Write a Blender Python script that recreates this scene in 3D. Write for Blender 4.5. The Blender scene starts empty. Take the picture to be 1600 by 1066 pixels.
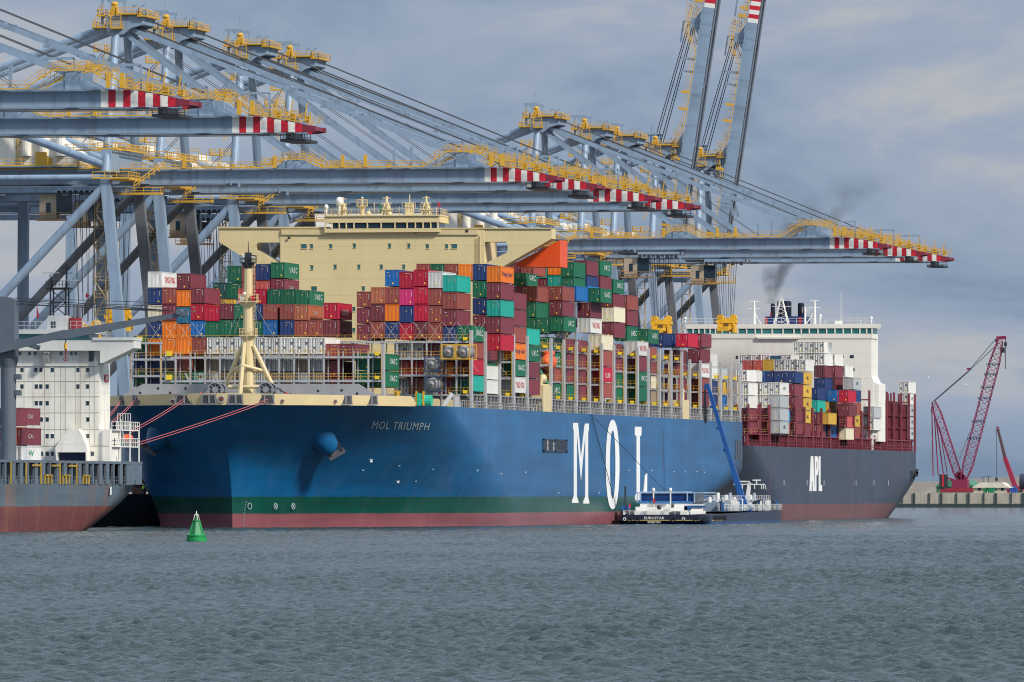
import bpy, math, random
import numpy as np
from mathutils import Vector, Matrix
random.seed(7)
R = math.radians
C = bpy.context.scene.collection
SC = bpy.context.scene

# ------------------------------------------------------------------ camera
# World: X = to the right (from the quay to open water), Y = away along the quay, Z = up, water at z = 0.
PHI = R(10.4); FPX = 13500.0; HORIZ = 772.5; EYE = 5.5
SP, CP = math.sin(PHI), math.cos(PHI)
cd = bpy.data.cameras.new('camera'); cam = bpy.data.objects.new('camera', cd); C.objects.link(cam)
cam.location = (0, 0, EYE); cam.rotation_euler = (R(90), 0, PHI)
cd.sensor_width = 36; cd.lens = FPX / 1600 * 36; cd.shift_y = (HORIZ - 533) / 1600
cd.clip_start = 1; cd.clip_end = 60000
SC.camera = cam

# ------------------------------------------------------------------ sky and sun
SUN = Vector((0.68, -0.40, 0.62)).normalized()
w = bpy.data.worlds.new('World'); SC.world = w; w.use_nodes = True
nt = w.node_tree; nt.nodes.clear()
def wn(t, **k):
    n = nt.nodes.new(t)
    for a, b in k.items(): setattr(n, a, b)
    return n
out = wn('ShaderNodeOutputWorld'); bg = wn('ShaderNodeBackground'); bg.inputs[1].default_value = 0.125
sky = wn('ShaderNodeTexSky', sky_type='NISHITA', sun_disc=False, sun_elevation=math.asin(SUN.z),
         sun_rotation=math.atan2(SUN.x, SUN.y), air_density=1.0, dust_density=2.0)
tc = wn('ShaderNodeTexCoord'); mp = wn('ShaderNodeMapping'); mp.inputs['Scale'].default_value = (22, 22, 58)
mp.inputs['Location'].default_value = (3.1, 0.4, 1.5)
no = wn('ShaderNodeTexNoise'); no.inputs['Scale'].default_value = 1.0; no.inputs['Detail'].default_value = 8
no.inputs['Roughness'].default_value = 0.56; no.inputs['Distortion'].default_value = 0.4
cr = wn('ShaderNodeValToRGB')
e = cr.color_ramp.elements
e[0].position = 0.36; e[0].color = (0.185, 0.262, 0.372, 1)
e[1].position = 0.64; e[1].color = (0.43, 0.45, 0.49, 1)
m_ = e.new(0.47); m_.color = (0.268, 0.345, 0.46, 1)
m_ = e.new(0.56); m_.color = (0.325, 0.385, 0.49, 1)
sep = wn('ShaderNodeSeparateXYZ'); up = wn('ShaderNodeMapRange')
up.inputs[1].default_value = 0.0; up.inputs[1].default_value = 0.07; up.inputs[2].default_value = 0.75; up.inputs[3].default_value = 8.5; up.inputs[4].default_value = 19.0
sc_ = wn('ShaderNodeVectorMath', operation='SCALE')
mix = wn('ShaderNodeMix', data_type='RGBA'); mix.inputs[0].default_value = 0.97
L = nt.links.new
L(tc.outputs['Generated'], mp.inputs[0]); L(mp.outputs[0], no.inputs['Vector']); L(no.outputs[0], cr.inputs[0])
L(tc.outputs['Generated'], sep.inputs[0]); L(sep.outputs[2], up.inputs[0])
L(cr.outputs[0], sc_.inputs[0]); L(up.outputs[0], sc_.inputs['Scale'])
L(sky.outputs[0], mix.inputs[6]); L(sc_.outputs[0], mix.inputs[7]); L(mix.outputs[2], bg.inputs[0]); L(bg.outputs[0], out.inputs[0])
sl = bpy.data.lights.new('sun', 'SUN'); so = bpy.data.objects.new('sun', sl); C.objects.link(so)
sl.energy = 4.2; sl.angle = R(7); sl.color = (1, 0.94, 0.85)
so.rotation_euler = SUN.to_track_quat('Z', 'Y').to_euler(); so.location = (0, 0, 300)
SC.view_settings.view_transform = 'Standard'; SC.view_settings.look = 'None'
SC.view_settings.exposure = 0.0; SC.view_settings.gamma = 1.0
SC.cycles.max_bounces = 6; SC.cycles.diffuse_bounces = 2; SC.cycles.glossy_bounces = 3; SC.cycles.transparent_max_bounces = 12
SC.cycles.volume_bounces = 0; SC.cycles.filter_width = 1.1

# ------------------------------------------------------------------ measuring: photo pixel -> point in the place
def tanx(px): return math.tan(math.atan((px - 800) / FPX) - PHI)
def X_at(px, Y): return Y * tanx(px)                    # on the plane Y = const
def Y_at(px, X): return X / tanx(px)                    # on the plane X = const
def depth(X, Y): return Y * CP - X * SP
def Z_at(py, X, Y): return EYE + (HORIZ - py) * depth(X, Y) / FPX
def proj(X, Y, Z):
    d = depth(X, Y); return 800 + FPX * (Y * SP + X * CP) / d, HORIZ - FPX * (Z - EYE) / d

# ------------------------------------------------------------------ mesh helper
class MB:
    def __init__(s): s.v = []; s.f = []; s.m = []; s.c = 0
    def add(s, vs, fs):
        o = len(s.v); s.v += [tuple(p) for p in vs]; s.f += [tuple(i + o for i in f) for f in fs]; s.m += [s.c] * len(fs)
    def box(s, x0, x1, y0, y1, z0, z1):
        if x0 > x1: x0, x1 = x1, x0
        if y0 > y1: y0, y1 = y1, y0
        if z0 > z1: z0, z1 = z1, z0
        s.add([(x0,y0,z0),(x1,y0,z0),(x1,y1,z0),(x0,y1,z0),(x0,y0,z1),(x1,y0,z1),(x1,y1,z1),(x0,y1,z1)],
              [(3,2,1,0),(4,5,6,7),(0,1,5,4),(1,2,6,5),(2,3,7,6),(3,0,4,7)])
    def frame(s, p, q):
        p = Vector(p); q = Vector(q); d = (q - p).normalized()
        u = Vector((0, 0, 1)) if abs(d.z) < 0.97 else Vector((0, 1, 0))
        a = d.cross(u).normalized(); b = a.cross(d).normalized()
        return p, q, a, b
    def beam(s, p, q, w, h=None, w2=None, h2=None):
        h = h or w; w2 = w2 or w; h2 = h2 or h
        p, q, a, b = s.frame(p, q)
        vs = [c + a * (i * ww / 2) + b * (j * hh / 2) for c, ww, hh in ((p, w, h), (q, w2, h2)) for i, j in ((-1,-1),(1,-1),(1,1),(-1,1))]
        s.add(vs, [(0,1,2,3),(7,6,5,4),(0,4,5,1),(1,5,6,2),(2,6,7,3),(3,7,4,0)])
    def tube(s, p, q, r, r2=None, n=8):
        r2 = r if r2 is None else r2
        p, q, a, b = s.frame(p, q)
        vs = []
        for c, rr in ((p, r), (q, r2)):
            for k in range(n):
                t = 2 * math.pi * k / n; vs.append(c + a * (rr * math.cos(t)) + b * (rr * math.sin(t)))
        fs = [(k, (k + 1) % n, n + (k + 1) % n, n + k) for k in range(n)]
        s.add(vs, fs + [tuple(range(n - 1, -1, -1)), tuple(range(n, 2 * n))])
    def path(s, pts, r, n=5):
        for p, q in zip(pts[:-1], pts[1:]): s.tube(p, q, r, n=n)
    def prism(s, poly, ax, a, b):
        f = {'x': lambda p, t: (t, p[0], p[1]), 'y': lambda p, t: (p[0], t, p[1]), 'z': lambda p, t: (p[0], p[1], t)}[ax]
        n = len(poly)
        s.add([f(p, a) for p in poly] + [f(p, b) for p in poly],
              [tuple(range(n)), tuple(range(2 * n - 1, n - 1, -1))] + [(k, n + k, n + (k + 1) % n, (k + 1) % n) for k in range(n)])
    def lathe(s, c, prof, n=16):
        vs = []; fs = []
        for r, z in prof:
            for k in range(n):
                t = 2 * math.pi * k / n; vs.append((c[0] + r * math.cos(t), c[1] + r * math.sin(t), c[2] + z))
        for i in range(len(prof) - 1):
            for k in range(n): fs.append((i * n + k, i * n + (k + 1) % n, (i + 1) * n + (k + 1) % n, (i + 1) * n + k))
        s.add(vs, fs + [tuple(range(n - 1, -1, -1)), tuple(range((len(prof) - 1) * n, len(prof) * n))])
    def ball(s, c, r, n=10, k=6, sc=(1, 1, 1)):
        vs = []; fs = []
        for i in range(k + 1):
            t = math.pi * i / k
            for j in range(n):
                u = 2 * math.pi * j / n
                vs.append((c[0] + r * sc[0] * math.sin(t) * math.cos(u), c[1] + r * sc[1] * math.sin(t) * math.sin(u), c[2] - r * sc[2] * math.cos(t)))
        for i in range(k):
            for j in range(n): fs.append((i * n + j, i * n + (j + 1) % n, (i + 1) * n + (j + 1) % n, (i + 1) * n + j))
        s.add(vs, fs)
    def rail(s, pts, hgt=1.15, step=2.0, t=0.09, toe=0.0, mids=1):
        # hand rail: posts, top and middle rails (and a kick plate) along a line of points
        for p, q in zip(pts[:-1], pts[1:]):
            p = Vector(p); q = Vector(q); n = max(1, round((q - p).length / step)); up = Vector((0, 0, 1))
            for k in range(n + 1):
                c = p + (q - p) * (k / n); s.beam(c, c + up * hgt, t)
            for m in range(mids + 1):
                z = up * (hgt * (m + 1) / (mids + 1)); s.beam(p + z, q + z, t)
            if toe: s.beam(p + up * toe / 2, q + up * toe / 2, t * 0.9, toe)
    def build(s, name, mats, parent=None, smooth=False, origin=None):
        me = bpy.data.meshes.new(name)
        o3 = origin if origin is not None else (WORLD_LOC.get(parent.name, (0, 0, 0)) if parent else (0, 0, 0))
        me.from_pydata([(x - o3[0], y - o3[1], z - o3[2]) for x, y, z in s.v], [], s.f)
        mats = mats if isinstance(mats, (list, tuple)) else [mats]
        for m in mats: me.materials.append(m)
        if len(mats) > 1: me.polygons.foreach_set('material_index', s.m)
        if smooth: me.polygons.foreach_set('use_smooth', [True] * len(s.f))
        me.update()
        o = bpy.data.objects.new(name, me); C.objects.link(o)
        if parent:
            o.parent = parent
            pl = WORLD_LOC.get(parent.name, (0, 0, 0))
            o.location = (o3[0] - pl[0], o3[1] - pl[1], o3[2] - pl[2])
        else: o.location = o3
        WORLD_LOC[o.name] = tuple(o3)
        return o
WORLD_LOC = {}
def tag(o, label=None, cat=None, group=None, kind=None):
    for k, v in (('label', label), ('category', cat), ('group', group), ('kind', kind)):
        if v: o[k] = v
    return o
def thing(name, loc, label, cat, group=None):
    o = bpy.data.objects.new(name, None); C.objects.link(o); o.location = loc; o.empty_display_size = 1
    WORLD_LOC[o.name] = tuple(loc)
    return tag(o, label, cat, group)
def copy_tree(o, parent=None):
    c = o.copy(); C.objects.link(c)
    if parent: c.parent = parent
    for ch in list(o.children): copy_tree(ch, c)
    return c

# ------------------------------------------------------------------ materials
MATS = {}
def mat(name, col, rough=0.55, var=0.16, scale=0.35, metal=0.0, streak=0.0, dirt=(0.10, 0.07, 0.05), spec=0.5, objvar=0.0, rust=0.0, seam=0.0):
    if name in MATS: return MATS[name]
    m = bpy.data.materials.new(name); m.use_nodes = True; n = m.node_tree.nodes; l = m.node_tree.links.new
    b = n['Principled BSDF']; b.inputs['Roughness'].default_value = rough; b.inputs['Metallic'].default_value = metal
    b.inputs['Specular IOR Level'].default_value = spec
    tc = n.new('ShaderNodeTexCoord')
    nz = n.new('ShaderNodeTexNoise'); nz.inputs['Scale'].default_value = scale; nz.inputs['Detail'].default_value = 6; nz.inputs['Roughness'].default_value = 0.65
    l(tc.outputs['Object'], nz.inputs['Vector'])
    mr = n.new('ShaderNodeMapRange'); mr.inputs[1].default_value = 0.25; mr.inputs[2].default_value = 0.75
    mr.inputs[3].default_value = 1 - var; mr.inputs[4].default_value = 1 + var
    l(nz.outputs[0], mr.inputs[0])
    fac = mr.outputs[0]
    if objvar:
        oi = n.new('ShaderNodeObjectInfo'); m2 = n.new('ShaderNodeMapRange'); m2.inputs[3].default_value = 1 - objvar; m2.inputs[4].default_value = 1 + objvar
        l(oi.outputs['Random'], m2.inputs[0]); mm = n.new('ShaderNodeMath'); mm.operation = 'MULTIPLY'
        l(fac, mm.inputs[0]); l(m2.outputs[0], mm.inputs[1]); fac = mm.outputs[0]
    vm = n.new('ShaderNodeVectorMath'); vm.operation = 'SCALE'; vm.inputs[0].default_value = col; l(fac, vm.inputs['Scale'])
    cur = vm.outputs[0]
    def overlay(cur, scl, lo, hi, amt, colr):
        mpn = n.new('ShaderNodeMapping'); mpn.inputs['Scale'].default_value = scl; l(tc.outputs['Object'], mpn.inputs[0])
        z = n.new('ShaderNodeTexNoise'); z.inputs['Scale'].default_value = 1; z.inputs['Detail'].default_value = 4; l(mpn.outputs[0], z.inputs['Vector'])
        r = n.new('ShaderNodeMapRange'); r.inputs[1].default_value = lo; r.inputs[2].default_value = hi; r.inputs[3].default_value = 0; r.inputs[4].default_value = amt
        l(z.outputs[0], r.inputs[0]); mx = n.new('ShaderNodeMix'); mx.data_type = 'RGBA'
        l(r.outputs[0], mx.inputs[0]); l(cur, mx.inputs[6]); mx.inputs[7].default_value = (*colr, 1)
        return mx.outputs[2]
    if streak: cur = overlay(cur, (0.9, 0.9, 0.06), 0.5, 0.72, streak, dirt)
    if rust: cur = overlay(cur, (0.5, 0.5, 0.16), 0.56, 0.75, rust, (0.22, 0.09, 0.035))
    if seam:
        sx = n.new('ShaderNodeSeparateXYZ'); l(tc.outputs['Object'], sx.inputs[0])
        a = n.new('ShaderNodeMath'); a.operation = 'FRACT'; d = n.new('ShaderNodeMath'); d.operation = 'DIVIDE'; d.inputs[1].default_value = seam
        l(sx.outputs[2], d.inputs[0]); l(d.outputs[0], a.inputs[0])
        g = n.new('ShaderNodeMath'); g.operation = 'LESS_THAN'; g.inputs[1].default_value = 0.05; l(a.outputs[0], g.inputs[0])
        g2 = n.new('ShaderNodeMath'); g2.operation = 'MULTIPLY'; g2.inputs[1].default_value = 0.18; l(g.outputs[0], g2.inputs[0])
        mx = n.new('ShaderNodeMix'); mx.data_type = 'RGBA'; l(g2.outputs[0], mx.inputs[0]); l(cur, mx.inputs[6]); mx.inputs[7].default_value = (*[c * 0.4 for c in col], 1)
        cur = mx.outputs[2]
    l(cur, b.inputs['Base Color'])
    MATS[name] = m
    return m
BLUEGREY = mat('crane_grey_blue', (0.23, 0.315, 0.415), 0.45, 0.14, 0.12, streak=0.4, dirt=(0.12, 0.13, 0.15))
LEGDARK = mat('crane_dark_grey', (0.155, 0.165, 0.185), 0.55, 0.2, 0.12, streak=0.3, dirt=(0.08, 0.07, 0.065))  # darker grey for far legs, their diagonal tubes and the boom underside strips
YEL = mat('safety_yellow', (0.62, 0.35, 0.03), 0.5, 0.15, 0.8)
RED = mat('signal_red', (0.55, 0.012, 0.03), 0.5, 0.1, 0.4)
WHT = mat('white_paint', (0.78, 0.77, 0.72), 0.5, 0.06, 0.3, streak=0.12, dirt=(0.35, 0.30, 0.24))
DARK = mat('dark_steel', (0.025, 0.028, 0.035), 0.5, 0.2, 0.8)
CREAM = mat('cream_paint', (0.72, 0.585, 0.31), 0.5, 0.06, 0.12, streak=0.10, dirt=(0.40, 0.30, 0.16), seam=2.9)
CREAMP = mat('cream_paint_plain', (0.66, 0.53, 0.29), 0.5, 0.08, 0.4)
GREY = mat('lashing_grey', (0.40, 0.405, 0.41), 0.55, 0.15, 0.4, streak=0.3, dirt=(0.16, 0.14, 0.12))
DGREY = mat('deck_grey', (0.22, 0.225, 0.235), 0.6, 0.15, 0.3, streak=0.3)
GLASS = mat('dark_glass', (0.015, 0.035, 0.05), 0.08, 0.1, 0.5, spec=0.8)
GLASST = mat('teal_glass', (0.03, 0.13, 0.14), 0.12, 0.2, 0.5, spec=0.8)
ORANGE = mat('lifeboat_orange', (0.75, 0.10, 0.02), 0.45, 0.08, 0.5)
ROPE = mat('mooring_rope_red', (0.55, 0.13, 0.13), 0.8, 0.2, 2)
WIRE = mat('steel_wire', (0.03, 0.033, 0.04), 0.6, 0.1)
ROAD = mat('quay_concrete', (0.22, 0.21, 0.20), 0.85, 0.2, 0.1)

# ------------------------------------------------------------------ water
def make_water():
    rng = np.random.default_rng(3)
    D = [215.0]
    while D[-1] < 2300: D.append(D[-1] + (0.11 * D[-1] / 250 if D[-1] < 700 else 0.308 + (D[-1] - 700) * 0.0012))
    D = np.array(D); nr = len(D); nc = 640
    ang = np.linspace(-R(6.2), R(6.2), nc)
    dd, aa = np.meshgrid(D, np.tan(ang), indexing='ij')
    xc = dd * aa; yc = dd
    X = xc * CP - yc * SP; Y = xc * SP + yc * CP
    sp = np.where(dd < 700, 0.11 * dd / 250, 0.308 + (dd - 700) * 0.0012)
    H = np.zeros_like(X)
    for k in range(90):
        lam = math.exp(rng.uniform(math.log(0.42), math.log(3.0)))
        th = R(262) + rng.normal(0, 0.42); kk = 2 * math.pi / lam
        a = 0.0128 * lam ** 0.66 * rng.uniform(0.5, 1.4)
        ph = kk * (X * math.cos(th) + Y * math.sin(th)) + rng.uniform(0, 6.28)
        g = np.clip((lam / sp - 0.8) / 1.2, 0, 1)
        wv = np.sin(ph); H += a * g * (wv + 0.28 * np.cos(2 * ph))
    gust = 0.9 + 0.4 * np.sin(X * 0.013 + Y * 0.021 + 1.3 * np.sin(Y * 0.006)) * np.sin(X * 0.03 - Y * 0.011)
    H *= gust
    v = np.stack([X, Y, H], -1).reshape(-1, 3)
    i = np.arange(nr - 1)[:, None] * nc + np.arange(nc - 1)[None, :]
    q = np.stack([i, i + 1, i + nc + 1, i + nc], -1).reshape(-1, 4)
    # flat water round the ruffled part, out to the horizon
    n0 = len(v); B = 40000.0
    def wpt(x_, y_): return (x_ * CP - y_ * SP, x_ * SP + y_ * CP, 0.0)
    t = math.tan(R(6.2)); a0, a1 = D[0], D[-1]
    ex = [wpt(-B, -B), wpt(B, -B), wpt(B, B), wpt(-B, B), wpt(-a0 * t, a0), wpt(a0 * t, a0), wpt(a1 * t, a1), wpt(-a1 * t, a1)]
    v = np.concatenate([v, np.array(ex)])
    q2 = np.array([(0, 1, 5, 4), (1, 2, 6, 5), (2, 3, 7, 6), (3, 0, 4, 7)]) + n0
    q = np.concatenate([q, q2])
    me = bpy.data.meshes.new('water'); me.vertices.add(len(v)); me.vertices.foreach_set('co', v.ravel())
    me.loops.add(q.size); me.loops.foreach_set('vertex_index', q.ravel().astype(np.int32))
    me.polygons.add(len(q)); me.polygons.foreach_set('loop_start', np.arange(0, q.size, 4, dtype=np.int32))
    me.polygons.foreach_set('loop_total', np.full(len(q), 4, dtype=np.int32))
    me.polygons.foreach_set('use_smooth', np.ones(len(q), dtype=bool)); me.update()
    m = bpy.data.materials.new('harbour_water'); m.use_nodes = True; n = m.node_tree.nodes; l = m.node_tree.links.new
    b = n['Principled BSDF']; b.inputs['Base Color'].default_value = (0.040, 0.060, 0.059, 1); b.inputs['Roughness'].default_value = 0.08
    b.inputs['IOR'].default_value = 1.33
    tc = n.new('ShaderNodeTexCoord')
    z = n.new('ShaderNodeTexNoise'); z.inputs['Scale'].default_value = 3.2; z.inputs['Detail'].default_value = 6
    mw = n.new('ShaderNodeMapping'); mw.inputs['Scale'].default_value = (0.55, 1.6, 1); l(tc.outputs['Object'], mw.inputs[0])
    l(mw.outputs[0], z.inputs['Vector'])
    z2 = n.new('ShaderNodeTexNoise'); z2.inputs['Scale'].default_value = 0.6; z2.inputs['Detail'].default_value = 6; z2.inputs['Roughness'].default_value = 0.7
    l(mw.outputs[0], z2.inputs['Vector'])
    bp = n.new('ShaderNodeBump'); bp.inputs['Strength'].default_value = 0.9; bp.inputs['Distance'].default_value = 0.12
    bp2 = n.new('ShaderNodeBump'); bp2.inputs['Strength'].default_value = 0.7; bp2.inputs['Distance'].default_value = 0.5
    l(z.outputs[0], bp.inputs['Height']); l(z2.outputs[0], bp2.inputs['Height']); l(bp2.outputs[0], bp.inputs['Normal']); l(bp.outputs[0], b.inputs['Normal'])
    me.materials.append(m)
    o = bpy.data.objects.new('water', me); C.objects.link(o); tag(o, kind='structure')
make_water()

# ------------------------------------------------------------------ quay the ships lie at
QX, QZ = -329.0, 5.4
b = MB(); b.box(QX - 400, QX - 0.4, 800, 2300, -6, QZ)
tag(b.build('quay_ground', mat('quay_paving', (0.20, 0.195, 0.19), 0.9, 0.2, 0.1)), kind='structure')
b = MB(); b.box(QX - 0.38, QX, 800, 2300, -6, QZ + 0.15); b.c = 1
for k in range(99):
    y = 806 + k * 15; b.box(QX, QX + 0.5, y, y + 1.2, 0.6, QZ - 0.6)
qw = b.build('quay_wall', [mat('shaded_quay_concrete', (0.06, 0.065, 0.07), 0.8, 0.3, 0.4, streak=0.5, dirt=(0.02, 0.02, 0.02)), DARK])  # concrete base colour kept dark, standing in for the shadow on the wall
tag(qw, 'dark concrete quay wall with rubber fenders seen between the two bows', 'quay wall')

# ------------------------------------------------------------------ far shore on the right
FQY = 3560
def far(px, py, Y): X = X_at(px, Y); return X, Z_at(py, X, Y)
b = MB(); xs = -640.0; xe = -230.0
b.box(xs, xe, FQY + 0.5, FQY + 900, -5, 6.0)
tag(b.build('far_shore_ground', mat('far_shore_paving', (0.24, 0.22, 0.19), 0.9, 0.2, 0.1)), kind='structure')
b = MB(); b.box(xs, xe, FQY, FQY + 0.48, 1.6, 6.15); b.c = 1
b.box(xs, xe, FQY - 0.1, FQY + 0.45, -4, 1.58)
x = xs + 3; k = 0
while x < xe:
    b.box(x, x + (0.9 if k % 2 else 0.5), FQY - 0.5, FQY - 0.02, 1.9, 6.0); x += 6.6 if k % 2 else 4.8; k += 1
fq = b.build('quay_wall', [mat('pale_quay_concrete', (0.40, 0.36, 0.29), 0.85, 0.2, 0.25, streak=0.5, dirt=(0.16, 0.14, 0.11)), mat('wet_quay_foot', (0.03, 0.05, 0.05), 0.7, 0.2, 0.5)])
tag(fq, 'pale concrete quay wall with dark vertical fenders on the far shore below the red crawler crane', 'quay wall')
# sand dike behind the far quay
def make_dike():
    rng = random.Random(4); nx, ny = 90, 14; vs = []; fs = []
    for j in range(ny):
        for i in range(nx):
            x = -1000 + i * 12; t = j / (ny - 1)
            h = 6.0 + 9.5 * math.sin(math.pi * min(1, t * 1.15)) ** 1.2 * (0.85 + 0.15 * math.sin(i * 0.31) + 0.1 * math.sin(i * 0.83 + 1)) + rng.uniform(-0.25, 0.25)
            if j in (0, ny - 1): h = 5.0
            vs.append((x, 4200 + t * 220, h))
    for j in range(ny - 1):
        for i in range(nx - 1): fs.append((j * nx + i, j * nx + i + 1, (j + 1) * nx + i + 1, (j + 1) * nx + i))
    b = MB(); b.add(vs, fs)
    o = b.build('sand_hill', mat('dune_sand', (0.20, 0.165, 0.13), 0.95, 0.35, 0.08), smooth=True); tag(o, kind='structure')
make_dike()

# ------------------------------------------------------------------ ship hulls
def band_mat(name, bands, rough=0.32, var=0.08, rust=0.0, seam=2.1, spec=0.5, streak=0.0):
    # paint in bands by height above the water: bands = [(z_top, colour), ...] from the keel up
    m = bpy.data.materials.new(name); m.use_nodes = True; n = m.node_tree.nodes; l = m.node_tree.links.new
    b = n['Principled BSDF']; b.inputs['Roughness'].default_value = rough; b.inputs['Specular IOR Level'].default_value = spec
    g = n.new('ShaderNodeNewGeometry'); s = n.new('ShaderNodeSeparateXYZ'); l(g.outputs['Position'], s.inputs[0])
    wv = n.new('ShaderNodeTexNoise'); wv.inputs['Scale'].default_value = 0.2; l(g.outputs['Position'], wv.inputs['Vector'])
    wz = n.new('ShaderNodeMath'); wz.operation = 'MULTIPLY_ADD'; wz.inputs[1].default_value = 0.25; l(wv.outputs[0], wz.inputs[0]); l(s.outputs[2], wz.inputs[2])
    cur = None
    for zt, c in bands:
        if cur is None:
            rgb = n.new('ShaderNodeRGB'); rgb.outputs[0].default_value = (*c, 1); cur = rgb.outputs[0]
        else:
            gt = n.new('ShaderNodeMath'); gt.operation = 'GREATER_THAN'; gt.inputs[1].default_value = zp + 0.12; l(wz.outputs[0], gt.inputs[0])
            mx = n.new('ShaderNodeMix'); mx.data_type = 'RGBA'; l(gt.outputs[0], mx.inputs[0]); l(cur, mx.inputs[6]); mx.inputs[7].default_value = (*c, 1); cur = mx.outputs[2]
        zp = zt
    def noise(scl, lo, hi, a, bb):
        mp = n.new('ShaderNodeMapping'); mp.inputs['Scale'].default_value = scl; l(g.outputs['Position'], mp.inputs[0])
        z = n.new('ShaderNodeTexNoise'); z.inputs['Scale'].default_value = 1; z.inputs['Detail'].default_value = 5; l(mp.outputs[0], z.inputs['Vector'])
        r = n.new('ShaderNodeMapRange'); r.inputs[1].default_value = lo; r.inputs[2].default_value = hi; r.inputs[3].default_value = a; r.inputs[4].default_value = bb
        l(z.outputs[0], r.inputs[0]); return r.outputs[0]
    v = noise((0.05, 0.03, 0.35), 0.3, 0.7, 1 - var, 1 + var)
    vm = n.new('ShaderNodeVectorMath'); vm.operation = 'SCALE'; l(cur, vm.inputs[0]); l(v, vm.inputs['Scale']); cur = vm.outputs[0]
    if streak:
        f = noise((0.30, 0.30, 0.02), 0.5, 0.75, 0, streak); mx = n.new('ShaderNodeMix'); mx.data_type = 'RGBA'
        l(f, mx.inputs[0]); l(cur, mx.inputs[6]); mx.inputs[7].default_value = (0.35, 0.33, 0.31, 1); cur = mx.outputs[2]
    if rust:
        f = noise((0.25, 0.25, 0.07), 0.52, 0.72, 0, rust); mx = n.new('ShaderNodeMix'); mx.data_type = 'RGBA'
        l(f, mx.inputs[0]); l(cur, mx.inputs[6]); mx.inputs[7].default_value = (0.25, 0.10, 0.04, 1); cur = mx.outputs[2]
    fr = n.new('ShaderNodeMath'); fr.operation = 'DIVIDE'; fr.inputs[1].default_value = seam; l(s.outputs[2], fr.inputs[0])
    f2 = n.new('ShaderNodeMath'); f2.operation = 'FRACT'; l(fr.outputs[0], f2.inputs[0]); f3 = n.new('ShaderNodeMath'); f3.operation = 'LESS_THAN'; f3.inputs[1].default_value = 0.05; l(f2.outputs[0], f3.inputs[0])
    f4 = n.new('ShaderNodeMath'); f4.operation = 'MULTIPLY_ADD'; f4.inputs[1].default_value = -0.14; f4.inputs[2].default_value = 1.0; l(f3.outputs[0], f4.inputs[0])
    v2 = noise((0.35, 0.10, 0.05), 0.35, 0.7, 0.90, 1.07); v3 = n.new('ShaderNodeMath'); v3.operation = 'MULTIPLY'; l(f4.outputs[0], v3.inputs[0]); l(v2, v3.inputs[1])
    vm2 = n.new('ShaderNodeVectorMath'); vm2.operation = 'SCALE'; l(cur, vm2.inputs[0]); l(v3.outputs[0], vm2.inputs['Scale']); cur = vm2.outputs[0]
    l(cur, b.inputs['Base Color'])
    # plate seams and slight waviness of the plating
    wvn = n.new('ShaderNodeTexWave'); wvn.bands_direction = 'Z'; wvn.inputs['Scale'].default_value = 0.314 / seam; wvn.wave_profile = 'SAW'
    l(g.outputs['Position'], wvn.inputs['Vector'])
    nz = n.new('ShaderNodeTexNoise'); nz.inputs['Scale'].default_value = 0.4; l(g.outputs['Position'], nz.inputs['Vector'])
    ad = n.new('ShaderNodeMath'); ad.operation = 'ADD'; l(wvn.outputs[0], ad.inputs[0]); l(nz.outputs[0], ad.inputs[1])
    bp = n.new('ShaderNodeBump'); bp.inputs['Strength'].default_value = 0.2; bp.inputs['Distance'].default_value = 0.06
    l(ad.outputs[0], bp.inputs['Height']); l(bp.outputs[0], b.inputs['Normal'])
    return m
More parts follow.
